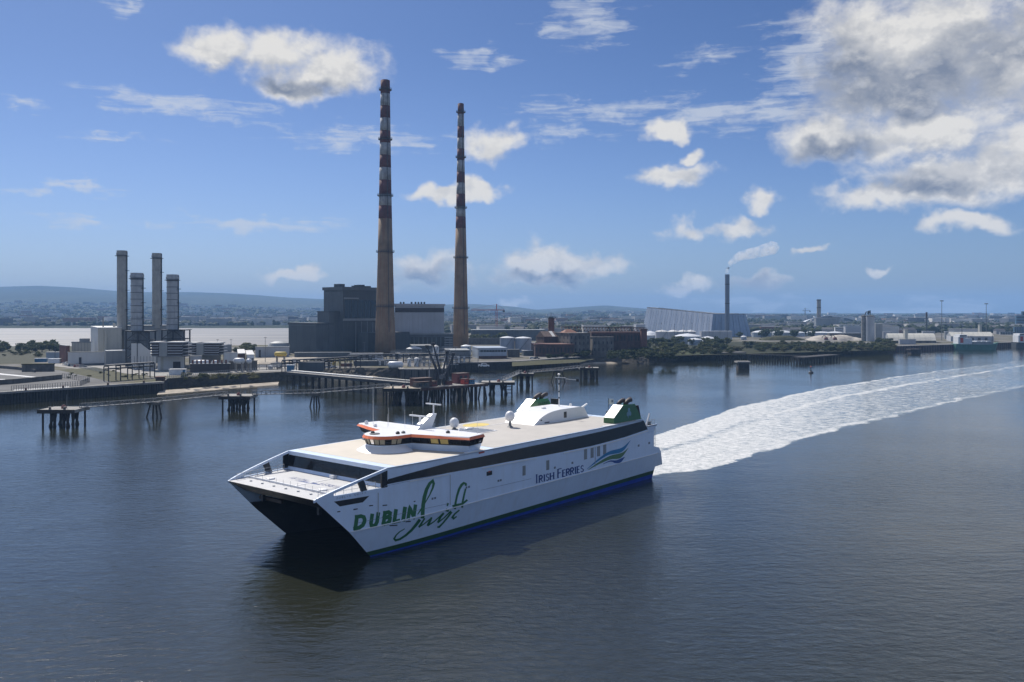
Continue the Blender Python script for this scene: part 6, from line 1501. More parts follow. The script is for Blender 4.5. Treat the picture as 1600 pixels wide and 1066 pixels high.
c0, c1, c2_, c3 = [p + Vector((0, 0, bk.z1 + .4)) for p in bk.ring()]; m1, m2 = (c0 + c3) / 2 + Vector((0, 0, 4)), (c1 + c2_) / 2 + Vector((0, 0, 4))
MB().add([c0, c1, c2_, c3, m1, m2], [(0, 1, 5, 4), (2, 3, 4, 5), (1, 2, 5), (3, 0, 4)]).build('gable_roof', 'rust_steel', r)
n_ = (c1 - c0).cross(m1 - c0).normalized() * 0.05; A, B, C_, D_ = c0.lerp(c1, .6), c0.lerp(c1, .82), m1.lerp(m2, .82), m1.lerp(m2, .6); MB().quad(A + n_, B + n_, C_ + n_, D_ + n_).build('roof_light', 'roof_pale', r)
z = 690; x0, x1 = wx(857, z), wx(866.2, z); r = empty('brick_chimney', ((x0 + x1) / 2, z, LAND), 'square red brick chimney behind the brick ruins', 'chimney')
MB().box(x0, x1, z, z + 4.5, LAND, wh(498.5, z)).build('shaft', 'brick_red', r); MB().box(x0 - .3, x1 + .3, z - .3, z + 4.8, wh(498.5, z), wh(498.5, z) + 0.7).build('cap', 'brick_dark', r); MB().box(x0 + .5, x1 - .5, z + .5, z + 4, wh(498.5, z) + .7, wh(498.5, z) + 1.5).build('pot', 'steel_dark', r)
# ---- tower cranes far behind
def crane(label, px, yt, yb, j0, j1, z, mat='crane_red'):
    x = wx(px, z); ht, hb = wh(yt, z), LAND; r = empty('tower_crane', (x, z, hb), label, 'crane'); m_ = MB(); w = 1.2
    for sx, sy in ((-w, -w), (w, -w), (w, w), (-w, w)): m_.bar((x + sx, z + sy, hb), (x + sx, z + sy, ht), 0.5)
    k = 16
    for i in range(k): h0, h1 = hb + (ht - hb) * i / k, hb + (ht - hb) * (i + 1) / k; m_.bar((x - w, z - w, h0), (x + w, z - w, h1), 0.35)
    m_.build('mast', mat, r); m_ = MB(); xa, xb = wx(j0, z), wx(j1, z); m_.bar((xa, z, ht), (xb, z, ht), 0.6); m_.bar((xa, z, ht + 1.8), (xb, z, ht + 1.2), 0.4)
    for i in range(20): p, q = xa + (xb - xa) * i / 20, xa + (xb - xa) * (i + 1) / 20; m_.bar((p, z, ht), (q, z, ht + 1.7), 0.3)
    m_.build('jib', mat, r); MB().bar((x, z, ht), (x, z, ht + 9), 1.4).build('cat_head', mat, r); MB().bar((x, z, ht + 9), (xa, z, ht + 1.5), 0.25).build('tie', mat, r); MB().bar((x, z, ht + 9), (xb, z, ht + 1.5), 0.25).build('tie', mat, r)
    MB().box(xb - 2.5, xb + 1, z - 1, z + 1, ht - 2.5, ht).build('counterweight', 'steel_dark', r)
crane('red tower crane with a long jib behind the storage tanks', 776, 485, 515, 736, 788, 1250); crane('small dark tower crane behind the brick chimney', 861, 495.5, 520, 851, 868, 1700, 'steel_mid')
crane('small dark tower crane above the distant city', 1258, 486, 505, 1254, 1266, 2500, 'steel_mid')
# ================================================================== WASTE PLANT
def waste_plant():
    z = 1120; r = empty('waste_plant', (wx(1112, z), z, LAND), 'huge silver and blue waste plant with leaning ribbed walls', 'building')
    base = [(1002, 1180), (1110, 1120), (1174, 1165), (1110, 1300), (1010, 1290)]; topp = [(1011, 1190, 481), (1114, 1130, 491), (1165, 1170, 491.5), (1120, 1280, 490), (1020, 1280, 481)]
    B = [Vector((wx(p, q), q, LAND)) for p, q in base]; T = [W(p, y, q) for p, q, y in topp]
    MB().hexa(B, T).build('core', 'steel_mid', r)
    MB().hexa([t + Vector((0, 1.5, .05)) for t in T], [t + Vector((0, 1.5, 0.8)) for t in T]).build('roof', 'steel_mid', r)
    def strip(i, j, n, mat, gap=0.07, w1=1.0):
        for k in range(n):
            u0, u1 = (k + gap / 2) / n, (k + 1 - gap / 2) / n; nn = Vector((0, -1, 0)) * (0.4 + 0.5 * (k % 2))
            q = [B[i].lerp(B[j], u0), B[i].lerp(B[j], u1), T[i].lerp(T[j], u1), T[i].lerp(T[j], u0)]; f = [p + nn for p in q]; g = [p + Vector((0, 0.8, 0)) for p in q]
            MB().hexa(g, f).build('ribbed_panel', mat, r)
    strip(0, 1, 26, 'inc_silver'); strip(1, 2, 12, 'inc_blue')
    for (a, b) in ((1030, 1074), (1079, 1104)):
        p, q = W(a, 481.5 + (a - 1011) * 0.097, 1215), W(b, 481.5 + (b - 1011) * 0.097, 1215); MB().hexa([p, q, q + Vector((0, 20, 0)), p + Vector((0, 20, 0))], [v + Vector((0, 0, 2.2)) for v in (p, q, q + Vector((0, 20, 0)), p + Vector((0, 20, 0)))]).build('roof_plant', 'steel_mid', r)
    x = wx(1134.5, 1118); rr = 3.5 * 1118 / F; c = empty('flue_stack', (x, 1112, LAND), 'slim blue grey flue stack trailing white steam', 'chimney')
    MB().lathe((x, 1112, 0), [(rr, LAND), (rr, wh(429, 1112)), (rr * .8, wh(429, 1112)), (rr * .8, wh(432, 1112))], 20).build('shaft', 'inc_stack', c)
    for y in (445, 475): MB().lathe((x, 1112, 0), [(rr * 1.02, wh(y, 1112)), (rr * 1.06, wh(y, 1112) + .2), (rr * 1.06, wh(y, 1112) + .8), (rr * 1.02, wh(y, 1112) + 1)], 20).build('collar', 'steel_dark', c)
M('inc_stack', (0.13, 0.165, 0.22), 0.5, 0.06, 0.1)
waste_plant()
def steam():
    pts = [(1134.6, 428), (1137, 421), (1141, 413), (1148, 405), (1157, 400), (1170, 397), (1184, 394), (1198, 390), (1208, 387), (1216, 384)]; rad = [2.6, 3.4, 4.6, 6.4, 7.6, 8.6, 9.2, 10.2, 11.0, 6.0]
    z = 1112; mb = MB(); mb.tube([W(px, py, z) for px, py in pts], [q * z / F for q in rad], 18)
    m = bpy.data.materials.new('steam'); m.use_nodes = True; nt = m.node_tree; nt.nodes.clear(); N, L = nt.nodes, nt.links; MATS['steam'] = m
    out = N.new('ShaderNodeOutputMaterial'); pv = N.new('ShaderNodeVolumePrincipled'); pv.inputs['Color'].default_value = (0.97, 0.97, 0.97, 1); pv.inputs['Anisotropy'].default_value = 0.35
    geo = N.new('ShaderNodeTexCoord'); n = N.new('ShaderNodeTexNoise'); L.new(geo.outputs['Object'], n.inputs['Vector']); n.inputs['Scale'].default_value = 0.11; n.inputs['Detail'].default_value = 4
    mr = N.new('ShaderNodeMapRange'); mr.inputs[1].default_value = 0.34; mr.inputs[2].default_value = 0.62; mr.inputs[4].default_value = 0.085; L.new(n.outputs[0], mr.inputs[0]); L.new(mr.outputs[0], pv.inputs['Density']); L.new(pv.outputs[0], out.inputs['Volume'])
    tag(mb.build('steam_plume', 'steam'), 'white steam plume drifting right from the flue stack', 'steam', kind='stuff')
steam()
for k, px in enumerate((1034, 1052, 1067, 1079)): dome_tank(['first grey conical tank before the waste plant', 'second grey conical tank before the waste plant', 'third grey conical tank before the waste plant', 'fourth grey conical tank before the waste plant'][k], px, 960 + k * 14, 20 - k, 515.5, 518.5, 'clad_pale')
for k, (px, z, w, yt, ys) in enumerate(((1074, 880, 41, 521, 525.5), (1086, 850, 22, 528, 531), (1106, 905, 24, 525.5, 529), (1108, 860, 23, 530, 533), (1162, 1010, 9, 524.5, 526.5), (1190, 1120, 30, 516, 519.5), (1222, 1120, 30, 516, 519.5), (1246, 1150, 22, 517.5, 520), (1263, 1180, 20, 517.5, 520), (1284, 1150, 30, 518, 520), (1304, 1150, 26, 518, 520), (1016, 985, 30, 517, 524))):
    dome_tank(['widest white cone roofed tank near the waste plant', 'low white roofed tank nearest the grass bank', 'white cone roofed tank right of the widest one', 'low white roofed tank on the right of the nearest pair', 'tiny white domed tank at the foot of the blue wall', 'white roofed tank right of the waste plant', 'second white roofed tank right of the waste plant', 'third white roofed tank right of the waste plant', 'fourth white roofed tank right of the waste plant', 'wide white roofed tank below the grey power station', 'white roofed tank beside the black and white office', 'white roofed tank between the ruins and the waste plant'][k], px, z, w, yt, ys, 'tank_blue')
simple('tank_office', 'long pale office in front of the blue end wall', 1093, 1096, 1144, 985, 518, 'clad_pale', 'tank_white', 4, n=6)
simple('low_white_hall', 'white roofed hall joining the left of the waste plant', 990, 994, 1008, 1100, 507, 'clad_pale', 'tank_white', 4)
for k, px in enumerate((1033, 1054, 1068, 1081, 1108, 1114, 1125, 1137)):
    p = Vector((wx(px, 940), 940, LAND)); o = empty('lamp_post', p, ORD[k] + ' slim lamp post from the left in front of the waste plant', 'lamp post', 'lamp posts in front of the waste plant'); t = wh(505 + (k % 3) * 1.5, 940)
    MB().tube([p, (p.x, p.y, t)], [0.22, 0.14], 6).build('pole', 'steel_mid', o); MB().bar((p.x - .9, p.y, t), (p.x + .9, p.y, t), 0.3).build('lamp_head', 'steel_mid', o)
# ================================================================== FAR RIGHT BANK
bk = Block(1272, 1275, 1312, 1500, 497.5, yaw=3); r = building('grey_power_station', 'grey clad power station with a single round chimney', bk, 'clad_grey', 'clad_pale', slab=1.0); cladding(bk, 'R', 9, 'clad_grey', r)
x = wx(1284.2, 1505); rr = 3.1 * 1505 / F; c = empty('power_station_chimney', (x, 1520, LAND), 'stout grey chimney rising from the grey power station', 'chimney')
for (a, b, m_, k) in ((468, 470, 'concrete_dark', 1.08), (470, 480, 'concrete', 1.0), (480, 481.5, 'concrete_dark', 1.08), (481.5, 523, 'concrete', 1.02)): MB().lathe((x, 1520, 0), [(rr * k, wh(b, 1520)), (rr * k, wh(a, 1520))], 20).build('shaft_band', m_, c)
bk, r = simple('banded_office', 'small office with white and black bands below the grey power station', 1303, 1305, 1319, 1300, 511.5, 'tank_white', 'tank_white', 3)
for w in (0.2, 0.5, 0.78): bk.panel('R', 0, 1, w, w + 0.13, 0.15).build('window_band', 'hull_black', r)
def stadium():
    z = 2300; r = empty('stadium', (wx(1301, z), z, LAND), 'distant stadium with a white curved roof edge', 'stadium'); n = 26; P = []
    for i in range(n + 1):
        t = i / n; px = 1257 + 90 * t; y = 505.5 - 11.5 * math.sin(math.pi * min(1, t * 1.0)) ** 0.7 - (1.5 if t < 0.5 else 0); P.append((px, y))
    for i, (a, b) in enumerate(zip(P, P[1:])):
        p, q = W(*a, z), W(*b, z); MB().hexa([p - Vector((0, 0, 1.8)), q - Vector((0, 0, 1.8)), q + Vector((0, 40, -6)), p + Vector((0, 40, -6))], [p, q, q + Vector((0, 40, -4)), p + Vector((0, 40, -4))]).build('roof_segment', 'inc_silver', r)
        MB().hexa([Vector((p.x, z + 6, LAND)), Vector((q.x, z + 6, LAND)), Vector((q.x, z + 30, LAND)), Vector((p.x, z + 30, LAND))], [p + Vector((0, 6, -2.9)), q + Vector((0, 6, -2.9)), q + Vector((0, 30, -2.9)), p + Vector((0, 30, -2.9))]).build('wall_segment', 'clad_dark2', r)
stadium()
simple('long_warehouse', 'pale blue warehouse beside the twin silos', 1318, 1321, 1346, 1250, 510, 'clad_pale', 'tank_blue', 3, n=5); simple('long_warehouse', 'dark flat building behind the aggregate heap', 1292, 1296, 1346, 1080, 521, 'concrete_dark', 'clad_pale', 3, n=6)
def silo(label, px, z, w, yt, mat):
    x = wx(px, z); rr = w / 2 * z / F; o = empty('silo', (x, z, LAND), label, 'silo'); h = wh(yt, z); k = 5
    for i in range(k): MB().lathe((x, z, 0), [(rr, LAND + (h - LAND) * i / k), (rr, LAND + (h - LAND) * (i + 1) / k - .15), (rr * .985, LAND + (h - LAND) * (i + 1) / k)], 20).build('drum_section', mat, o)
    MB().lathe((x, z, 0), [(rr * 1.03, h - .3), (rr * 1.03, h + .3), (0.1, h + 1.2)], 20).build('lid', 'concrete_dark', o)
silo('thin pale silo on the left of the pair', 1349.3, 965, 6.8, 494, 'concrete'); silo('thick grey silo on the right of the pair', 1359.6, 960, 13, 494, 'clad_pale')
o = empty('silo_gantry', (wx(1357, 962), 962, wh(493, 962)), 'dark conveyor gantry on top of the silos', 'gantry')
for (a, b) in (((1351, 493), (1353, 488)), ((1353, 488), (1360, 486.5)), ((1357, 492), (1357, 485.5)), ((1359.5, 492), (1359.5, 485)), ((1355, 489.5), (1360.5, 488))): MB().bar(W(*a, 962), W(*b, 962), 0.9).build('truss', 'steel_dark', o)
simple('silo_house', 'grey block attached to the right of the silos', 1366, 1368, 1379, 965, 506, 'clad_grey', 'tank_white', 4); simple('port_shed', 'low shed right of the silo house', 1378, 1380, 1394, 1000, 519, 'clad_pale', 'tank_white', 4)
def heap(label, px0, px1, yt, z, mat, name, cat, peaks):
    x0, x1 = wx(px0, z), wx(px1, z); hb = LAND; H_ = wh(yt, z) - hb; n, k = 44, 16; vs, fs = [], []; D = (x1 - x0) * 0.45
    for j in range(k + 1):
        for i in range(n + 1):
            u, v = i / n, j / k; h = max(max(0, 1 - ((u - pu) / pw) ** 2 - ((v - 0.5) / 0.5) ** 2) ** 0.8 * ph for pu, pw, ph in peaks); x, y = x0 + (x1 - x0) * u, z - D / 2 + D * v
            vs.append((x, y, hb - 0.3 + h * H_ + (0.5 * mnoise.noise(Vector((x * .25, y * .25, 0))) if h > 0 else 0)))
    for j in range(k):
        for i in range(n): q = j * (n + 1) + i; fs.append((q, q + 1, q + n + 2, q + n + 1))
    tag(MB().add(vs, fs).build(name, mat, None, True), label, cat)
heap('pale heap of sand and gravel on the right bank', 1260, 1346, 523, 1000, 'gravel', 'gravel_heap', 'heap', ((0.3, 0.3, 0.95), (0.62, 0.33, 1.0), (0.85, 0.18, 0.6), (0.14, 0.16, 0.5)))
heap('grassy mound left of the gravel heap', 1188, 1258, 524, 1000, 'leaf_dry', 'grass_mound', 'mound', ((0.5, 0.5, 1.0), (0.25, 0.3, 0.8)))
def excavator(label, px, z):
    x = wx(px, z); o = empty('excavator', (x, z, LAND), label, 'excavator', 'excavators at the gravel heap'); Z = wh(531.5, z)
    MB().box(x - 2, x + 2, z - 1.5, z + 1.5, Z, Z + 1).build('tracks', 'steel_dark', o); MB().box(x - 1.8, x + 1.5, z - 1.3, z + 1.3, Z + 1, Z + 3).build('cab', 'cargo_red', o); MB().tube([(x + 1, z, Z + 2), (x - 2.5, z, Z + 6), (x - 5, z, Z + 2.5)], 0.4, 6).build('boom', 'rust_steel', o)
excavator('left rusty excavator before the gravel heap', 1291, 975); excavator('right rusty excavator before the gravel heap', 1305, 975)
low_wall('pale wall along the far bank road', [(1215, 537.5), (1262, 538), (1312, 538.2)], 1.4, mat='concrete')
# cargo sheds
def shed(label, pl, pr, yr, ye, z, D, mat='clad_cream', wall='concrete_dark', arc=True, yaw=0.0):
    x0, x1 = wx(pl, z), wx(pr, z); hr, he = wh(yr, z + D / 2), wh(ye, z); r = empty('cargo_shed', ((x0 + x1) / 2, z, LAND), label, 'shed'); n = 8; sk = D * 0.35
    pr_ = [(z + D * i / n, he + (hr - he) * (math.sin(math.pi * i / n) ** 0.8 if arc else 1 - abs(2 * i / n - 1))) for i in range(n + 1)]
    k = 9
    for j in range(k):
        a, b = x0 + (x1 - x0) * j / k + 0.06, x0 + (x1 - x0) * (j + 1) / k - 0.06; mb = MB()
        for (y0, h0), (y1, h1) in zip(pr_, pr_[1:]): s0, s1 = (y0 - z) / D * sk, (y1 - z) / D * sk; mb.quad((a + s0, y0, h0), (b + s0, y0, h0), (b + s1, y1, h1), (a + s1, y1, h1))
        mb.build('roof_sheet', mat, r)
    q = [(x0, z + .3), (x1, z + .3), (x1 + sk, z + D - .3), (x0 + sk, z + D - .3)]; MB().prism(q, LAND, he - .05).build('wall', wall, r)
    for xx in (x0, x1): MB().add([(xx + (y - z) / D * sk, y, h - .05) for y, h in pr_] , [tuple(range(n + 1))]).build('gable', 'clad_grey', r)
    for j in range(5): a = x0 + (x1 - x0) * (0.15 + 0.16 * j); MB().box(a, a + 3, z + .15, z + .4, LAND, LAND + (he - LAND) * 0.7).build('door', 'steel_dark', r)
shed('large curved roof cargo shed on the right quay', 1388, 1463, 521, 532.5, 905, 40); shed('second cargo shed with pale pitched roof behind the green ship', 1486, 1553, 518.8, 525.5, 960, 34, 'clad_cream', 'clad_pale', False)
simple('quay_building', 'pale block with tower before the curved cargo shed', 1404, 1406, 1431, 870, 530.5, 'clad_pale', 'clad_cream', 3, n=3); simple('tower_block', 'slim pale tower beside the curved cargo shed', 1413, 1414, 1418.5, 885, 515.5, 'clad_cream', 'clad_cream', 4)
simple('tower_block', 'slim pale tower behind the second cargo shed', 1530, 1530.6, 1534, 1050, 508, 'clad_cream', 'clad_cream', 4); simple('low_white_hall', 'low domed white hall behind the curved cargo shed', 1440, 1442, 1461, 1100, 518, 'clad_pale', 'tank_white', 3)
simple('port_shed', 'white roofed shed between the two cargo sheds', 1475, 1477, 1490, 1040, 518.5, 'clad_grey', 'tank_white', 3); simple('dark_block', 'dark wide block on the skyline above the cargo sheds', 1486, 1487, 1513, 2200, 497, 'clad_dark', 'clad_dark', 3)
def mast(label, px, yt, yb, z, head=True):
    p = Vector((wx(px, z), z, LAND)); o = empty('light_mast', p, label, 'mast'); t = wh(yt, z); MB().tube([p, (p.x, p.y, t)], [0.42, 0.25], 8).build('pole', 'steel_mid', o)
    if head: MB().box(p.x - 1.7, p.x + 1.7, z - 1, z + 1, t, t + 1.0).build('lamp_head', 'steel_mid', o)
mast('tall floodlight mast above the curved cargo shed', 1471.5, 471, 530, 990); mast('tall floodlight mast above the second cargo shed', 1541, 475.5, 530, 1000)
x, z = wx(1447.7, 1200), 1200; o = empty('thin_chimney', (x, z, LAND), 'thin dark chimney behind the curved cargo shed', 'chimney'); MB().lathe((x, z, 0), [(1.0, LAND), (0.9, wh(488.5, z))], 12).build('shaft', 'clad_dark', o); MB().lathe((x, z, 0), [(1.25, wh(495, z)), (1.25, wh(488, z))], 12).build('head', 'brick_dark', o)
def cargo_ship(label, px0, px1, z, hullm, flip=1):
    x0, x1 = wx(px0, z), wx(px1, z); L_ = x1 - x0; r = empty('cargo_ship', ((x0 + x1) / 2, z, 0), label, 'ship'); n = 20; Bm = 6.5; rows = []
    for i in range(n + 1):
        t = i / n; w = Bm * min(1, (1 - t) * 5 + 0.05) ** 0.6 * min(1, t * 8 + 0.75); sh = 5.2 + 2.0 * max(0, (t - 0.8) / 0.2) + 0.8 * max(0, (0.2 - t) / 0.2)
        rows.append([Vector((x0 + L_ * t, z - w * 0.85, -0.8)), Vector((x0 + L_ * t + (2.5 * t ** 8), z - w, sh)), Vector((x0 + L_ * t + (2.5 * t ** 8), z + w, sh)), Vector((x0 + L_ * t, z + w * 0.85, -0.8))])
    m_ = MB()
    for a, b in zip(rows, rows[1:]):
        for k in range(3): m_.quad(a[k], b[k], b[k + 1], a[k + 1])
    m_.add(rows[0], [(0, 1, 2, 3)]); m_.add(rows[-1], [(3, 2, 1, 0)]); hl = m_.build('hull', hullm, r)
    xs = x0 + L_ * 0.05; sp = MB().box(xs, xs + L_ * 0.16, z - 5, z + 5, 5.6, 13).build('superstructure', 'tank_white', r); MB().box(xs + L_ * .16, xs + L_ * 0.34, z - 4.5, z + 4.5, 5.6, 11.5).build('deckhouse', 'container_white', r)
    MB().box(xs + 1, xs + L_ * 0.2, z - 6, z + 6, 13, 15).build('bridge', 'tank_white', r); MB().box(xs + 1.0, xs + L_ * 0.2 - 1, z - 6.1, z - 5.9, 13.5, 14.5).build('bridge_window', 'glass_dark', r); MB().box(xs + 2, xs + 5, z - 5.15, z - 4.9, 7, 12).build('red_panel', 'red_paint', r)
    MB().box(x0 + L_ * 0.42, x0 + L_ * 0.9, z - 4.2, z + 4.2, 5.0, 8.0).build('hatch_cover', 'clad_grey', r)
    for t in (0.5, 0.62, 0.74): MB().box(x0 + L_ * t, x0 + L_ * (t + .1), z - 4.3, z + 4.3, 8.0, 8.7).build('hatch_lid', 'container_white', r)
    for t, h in ((0.2, 24), (0.93, 15), (0.36, 14)): MB().tube([(x0 + L_ * t, z, 5), (x0 + L_ * t, z, h)], [0.35, 0.2], 8).build('mast', 'steel_dark', r)
cargo_ship('green cargo ship moored at the right quay', 1490, 1555, 858, 'ship_green'); cargo_ship('white and dark ship at the right edge of the picture', 1584, 1640, 905, 'clad_dark')
def marker(label, px, pyw, h, mat):
    p = G(px, pyw, 0); o = empty('channel_buoy', p, label, 'buoy'); MB().lathe(p, [(1.3, -0.6), (1.5, 0.5), (1.1, 0.9), (0.3, 1.0)], 14).build('float', mat, o); MB().lathe(p, [(0.55, 0.9), (0.3, h * .6), (0.15, h)], 8).build('lantern_tower', mat, o); MB().lathe(p, [(0.45, h), (0.45, h + .5), (0.1, h + .8)], 8).build('lantern', 'red_paint', o)
marker('dark channel buoy right of the block dolphin', 1267, 583, 3.6, 'steel_dark')
def block_dolphin(label, px, yt, yw, w, cap):
    z = H * F / (yw - YH) + 5; x = wx(px, z); ww = w * z / F; h = wh(yt, z); o = empty('block_dolphin', (x, z, 0), label, 'dolphin'); c = [(-.42, -.3), (.42, -.3), (.42, .4), (-.42, .4)]
    MB().hexa([(x + a * ww * .98, z + b * ww, -1) for a, b in c], [(x + a * ww * .9, z + b * ww * .9, h - 1) for a, b in c]).build('pier', 'timber_dark', o); MB().hexa([(x + a * ww * 1.2, z + b * ww * 1.2, h - 1) for a, b in c], [(x + a * ww * 1.2, z + b * ww * 1.2, h) for a, b in c]).build('cap', cap, o)
    for k in range(7): a = -.40 + .8 * k / 6; MB().bar((x + a * ww * .98, z - .31 * ww, -1), (x + a * ww * .9, z - .29 * ww, h - 1), 0.5).build('fender', 'black_rubber', o)
block_dolphin('solid dark block dolphin with pale cap in open water', 1160.5, 564.5, 577.5, 21, 'concrete'); block_dolphin('low dark dolphin off the cargo quay', 1428.5, 545.5, 553, 18, 'timber_dark')
# derelict pier
def old_pier():
    a, b = G(1170, 563.5, 0), G(1262, 566, 0); h = 4.6; r = empty('derelict_pier', a, 'derelict timber pier along the far bank', 'pier'); d = (b - a).normalized(); n_ = Vector((-d.y, d.x, 0)); up = Vector((0, 0, h))
    MB().bar(a + up, b + up, 3.0, 0.6).build('deck', 'timber_dark', r)
    for i in range(23):
        for off in (-1, 1.2): p = a.lerp(b, i / 22) + n_ * off; MB().tube([p + Vector((0, 0, -1)), p + up], 0.34, 6).build('pile', 'timber_dark', r)
    c, e = G(1257, 568.5, 0), G(1312, 563.5, 0); d = (e - c).normalized(); n2 = Vector((-d.y, d.x, 0)); MB().hexa([c + up - Vector((0, 0, .6)), e + up - Vector((0, 0, .6)), e + n2 * 10 + up - Vector((0, 0, .6)), c + n2 * 10 + up - Vector((0, 0, .6))], [c + up, e + up, e + n2 * 10 + up, c + n2 * 10 + up]).build('head_deck', 'timber_dark', r)
    for i in range(22):
        for off in (0.3, 5, 9.5): p = c.lerp(e, i / 21) + n2 * off; t = (i * 7 % 5 - 2) * 0.35; MB().tube([p + Vector((t, 0, -1)), p + up], 0.42, 6).build('pile', 'timber_dark', r)
    f, g = G(1120, 563, 0), G(1166, 562, 0); MB().hexa([f + Vector((0, 0, 3.6)), g + Vector((0, 0, 3.6)), g + Vector((0, 14, 3.6)), f + Vector((0, 14, 3.6))], [f + Vector((0, 0, 5.8)), g + Vector((0, 0, 5.8)), g + Vector((0, 14, 5.8)), f + Vector((0, 14, 5.8))]).build('landing_stage', 'concrete_dark', r)
    for i in range(14): p = f.lerp(g, i / 13) + Vector((0, .4, 0)); MB().tube([p + Vector((0, 0, -1)), p + Vector((0, 0, 3.7))], 0.4, 6).build('pile', 'timber_dark', r)
old_pier()
# glass blocks at the right edge and a few city blocks
for k, (pl, pr, yt, z, m_) in enumerate(((1587, 1600, 493, 1500, 'far_glass'), (1596, 1640, 487, 1600, 'far_glass'), (1584, 1606, 511, 1300, 'far_glass'), (1562, 1586, 519, 1250, 'clad_grey'), (1568, 1592, 506, 1900, 'far_glass'), (1380, 1393, 506, 1700, 'brick_red'), (1530, 1560, 503, 2000, 'far_glass'))):
    bk, r = simple('city_block', ['blue glass block at the right edge', 'taller blue glass block cut by the right edge', 'low blue glass block at the right edge', 'grey quayside block beside the right edge', 'blue block behind the right edge glass', 'red brown block right of the silos', 'blue block behind the second cargo shed'][k], pl, pl + 1, pr, z, yt, m_, 'clad_grey', 3)
    for i in range(6):
        for w in range(5): bk.panel('R', (i + .15) / 6, (i + .85) / 6, 0.05 + w * .19, 0.05 + w * .19 + .12, 0.2).build('window', 'glass_dark', r)
# ================================================================== VEGETATION, VEHICLES, TOWN
def crown_mesh(name, seed, mat, n=420, flat=0.7, bush=False):
    rnd = random.Random(seed); mb = MB(); cl = []
    for k in range(12 if not bush else 9):
        a = rnd.uniform(0, 6.283); rr = rnd.uniform(0.05, 0.34) * (1.3 if bush else 1); z = rnd.uniform(0.28, 0.84) if not bush else rnd.uniform(0.15, 0.75)
        cl.append((Vector((rr * math.cos(a), rr * math.sin(a), z)), rnd.uniform(0.13, 0.24)))
    for i in range(n):
        c, r = rnd.choice(cl); d = Vector((rnd.gauss(0, 1), rnd.gauss(0, 1), rnd.gauss(0, 1))).normalized(); p = c + Vector((d.x, d.y, d.z * flat)) * r * rnd.uniform(0.55, 1.08)
        if p.z < 0.02: p.z = 0.02
        t = (d + Vector((rnd.gauss(0, .6), rnd.gauss(0, .6), rnd.gauss(0, .6)))).normalized(); u = t.orthogonal().normalized(); v = t.cross(u); s_ = rnd.uniform(0.035, 0.085)
        mb.quad(p - u * s_, p - v * s_ * .7, p + u * s_, p + v * s_ * .8)
    me = bpy.data.meshes.new(name); me.from_pydata([tuple(v) for v in mb.v], [], mb.f); me.materials.append(MATS[mat]); return me
def trunk_mesh():
    mb = MB(); mb.tube([(0, 0, 0), (0.01, 0, 0.25), (0.0, 0.01, 0.55)], [0.035, 0.026, 0.014], 6)
    for a in (0.4, 2.4, 4.4): mb.tube([(0.005, 0, 0.28), (0.16 * math.cos(a), 0.16 * math.sin(a), 0.6)], [0.015, 0.006], 5)
    me = bpy.data.meshes.new('trunk'); me.from_pydata([tuple(v) for v in mb.v], [], mb.f); me.materials.append(MATS['bark']); return me
TRUNK = trunk_mesh(); LEAF = ['leaf_dark', 'leaf_mid', 'leaf_dry']
CROWN = {(k, b, s): crown_mesh('crown', 11 * k + 3 * s + (100 if b else 0), LEAF[k], 620, 0.75, b) for k in range(3) for b in (0, 1) for s in range(2)}
prt = random.Random(5)
def plant(px, py, hpx, kind, bush, label, group, wide=1.0, base=LAND):
    p = G(px, py, base); h = hpx * p.y / F; r = empty('bush' if bush else 'tree', p, label, 'bush' if bush else 'tree', group); r.rotation_euler = (0, 0, prt.uniform(0, 6.28)); r.scale = (h * wide, h * wide, h)
    for nm, me in ((('crown', CROWN[(kind, 1, prt.randint(0, 1))]), ('stem', TRUNK)) if bush else (('crown', CROWN[(kind, 0, prt.randint(0, 1))]), ('trunk', TRUNK))):
        o = bpy.data.objects.new(nm, me); COL.objects.link(o); o.parent = r
def row(n, x0, x1, y0, y1, hp, kinds, bush, label, group, wide=1.6):
    for i, x in enumerate(sorted(prt.uniform(x0, x1) for _ in range(n))): plant(x, prt.uniform(y0, y1), hp * prt.uniform(0.65, 1.25), prt.choice(kinds), bush, label + (', ' + ORD[i] + ' from left' if n <= 24 else ''), group, wide * prt.uniform(.8, 1.2))
row(36, -20, 92, 544, 551, 12, (0, 0, 1), 0, 'dark tree in the belt at the far left edge of the sands', 'tree belt at far left', 1.5); row(22, -10, 105, 550, 558, 7, (1, 2), 1, 'bush in front of the far left tree belt', 'bushes before the far left trees')
row(14, 368, 400, 546, 552, 10, (0, 1), 0, 'tree between the white plant and the depot', 'trees between plant and depot', 1.5); row(18, 285, 400, 588, 594, 8, (1, 2, 2), 1, 'green bush on the shore above the gravel beach', 'bushes on the shore before the plant', 2.0)
row(12, 95, 235, 580, 592, 4, (1, 2), 1, 'low scrub on the grass verge by the pipe rack', 'scrub by the pipe rack', 2.2); row(12, 737, 802, 532, 536, 13, (0, 1), 0, 'tree behind the grey office and storage tanks', 'trees behind the grey office', 1.5)
row(8, 832, 850, 536, 548, 12, (0, 1), 1, 'shrub beside the right storage tank', 'shrubs by the storage tanks', 1.5)
row(24, 848, 915, 553, 560, 9, (0, 1, 2), 1, 'bush before the low red brick range', 'bushes before the brick range', 1.6); row(44, 912, 1058, 552, 562, 13, (0, 0, 1), 1, 'dense bush on the bank before the ruined station', 'bushes before the ruined station', 1.5)
row(34, 1012, 1140, 538, 548, 12, (0, 1, 1), 0, 'tree below the tanks of the waste plant', 'trees below the waste plant', 1.4); row(60, 1010, 1165, 546, 554, 8, (0, 1, 2), 1, 'bush on the bank below the waste plant', 'bushes below the waste plant', 1.8)
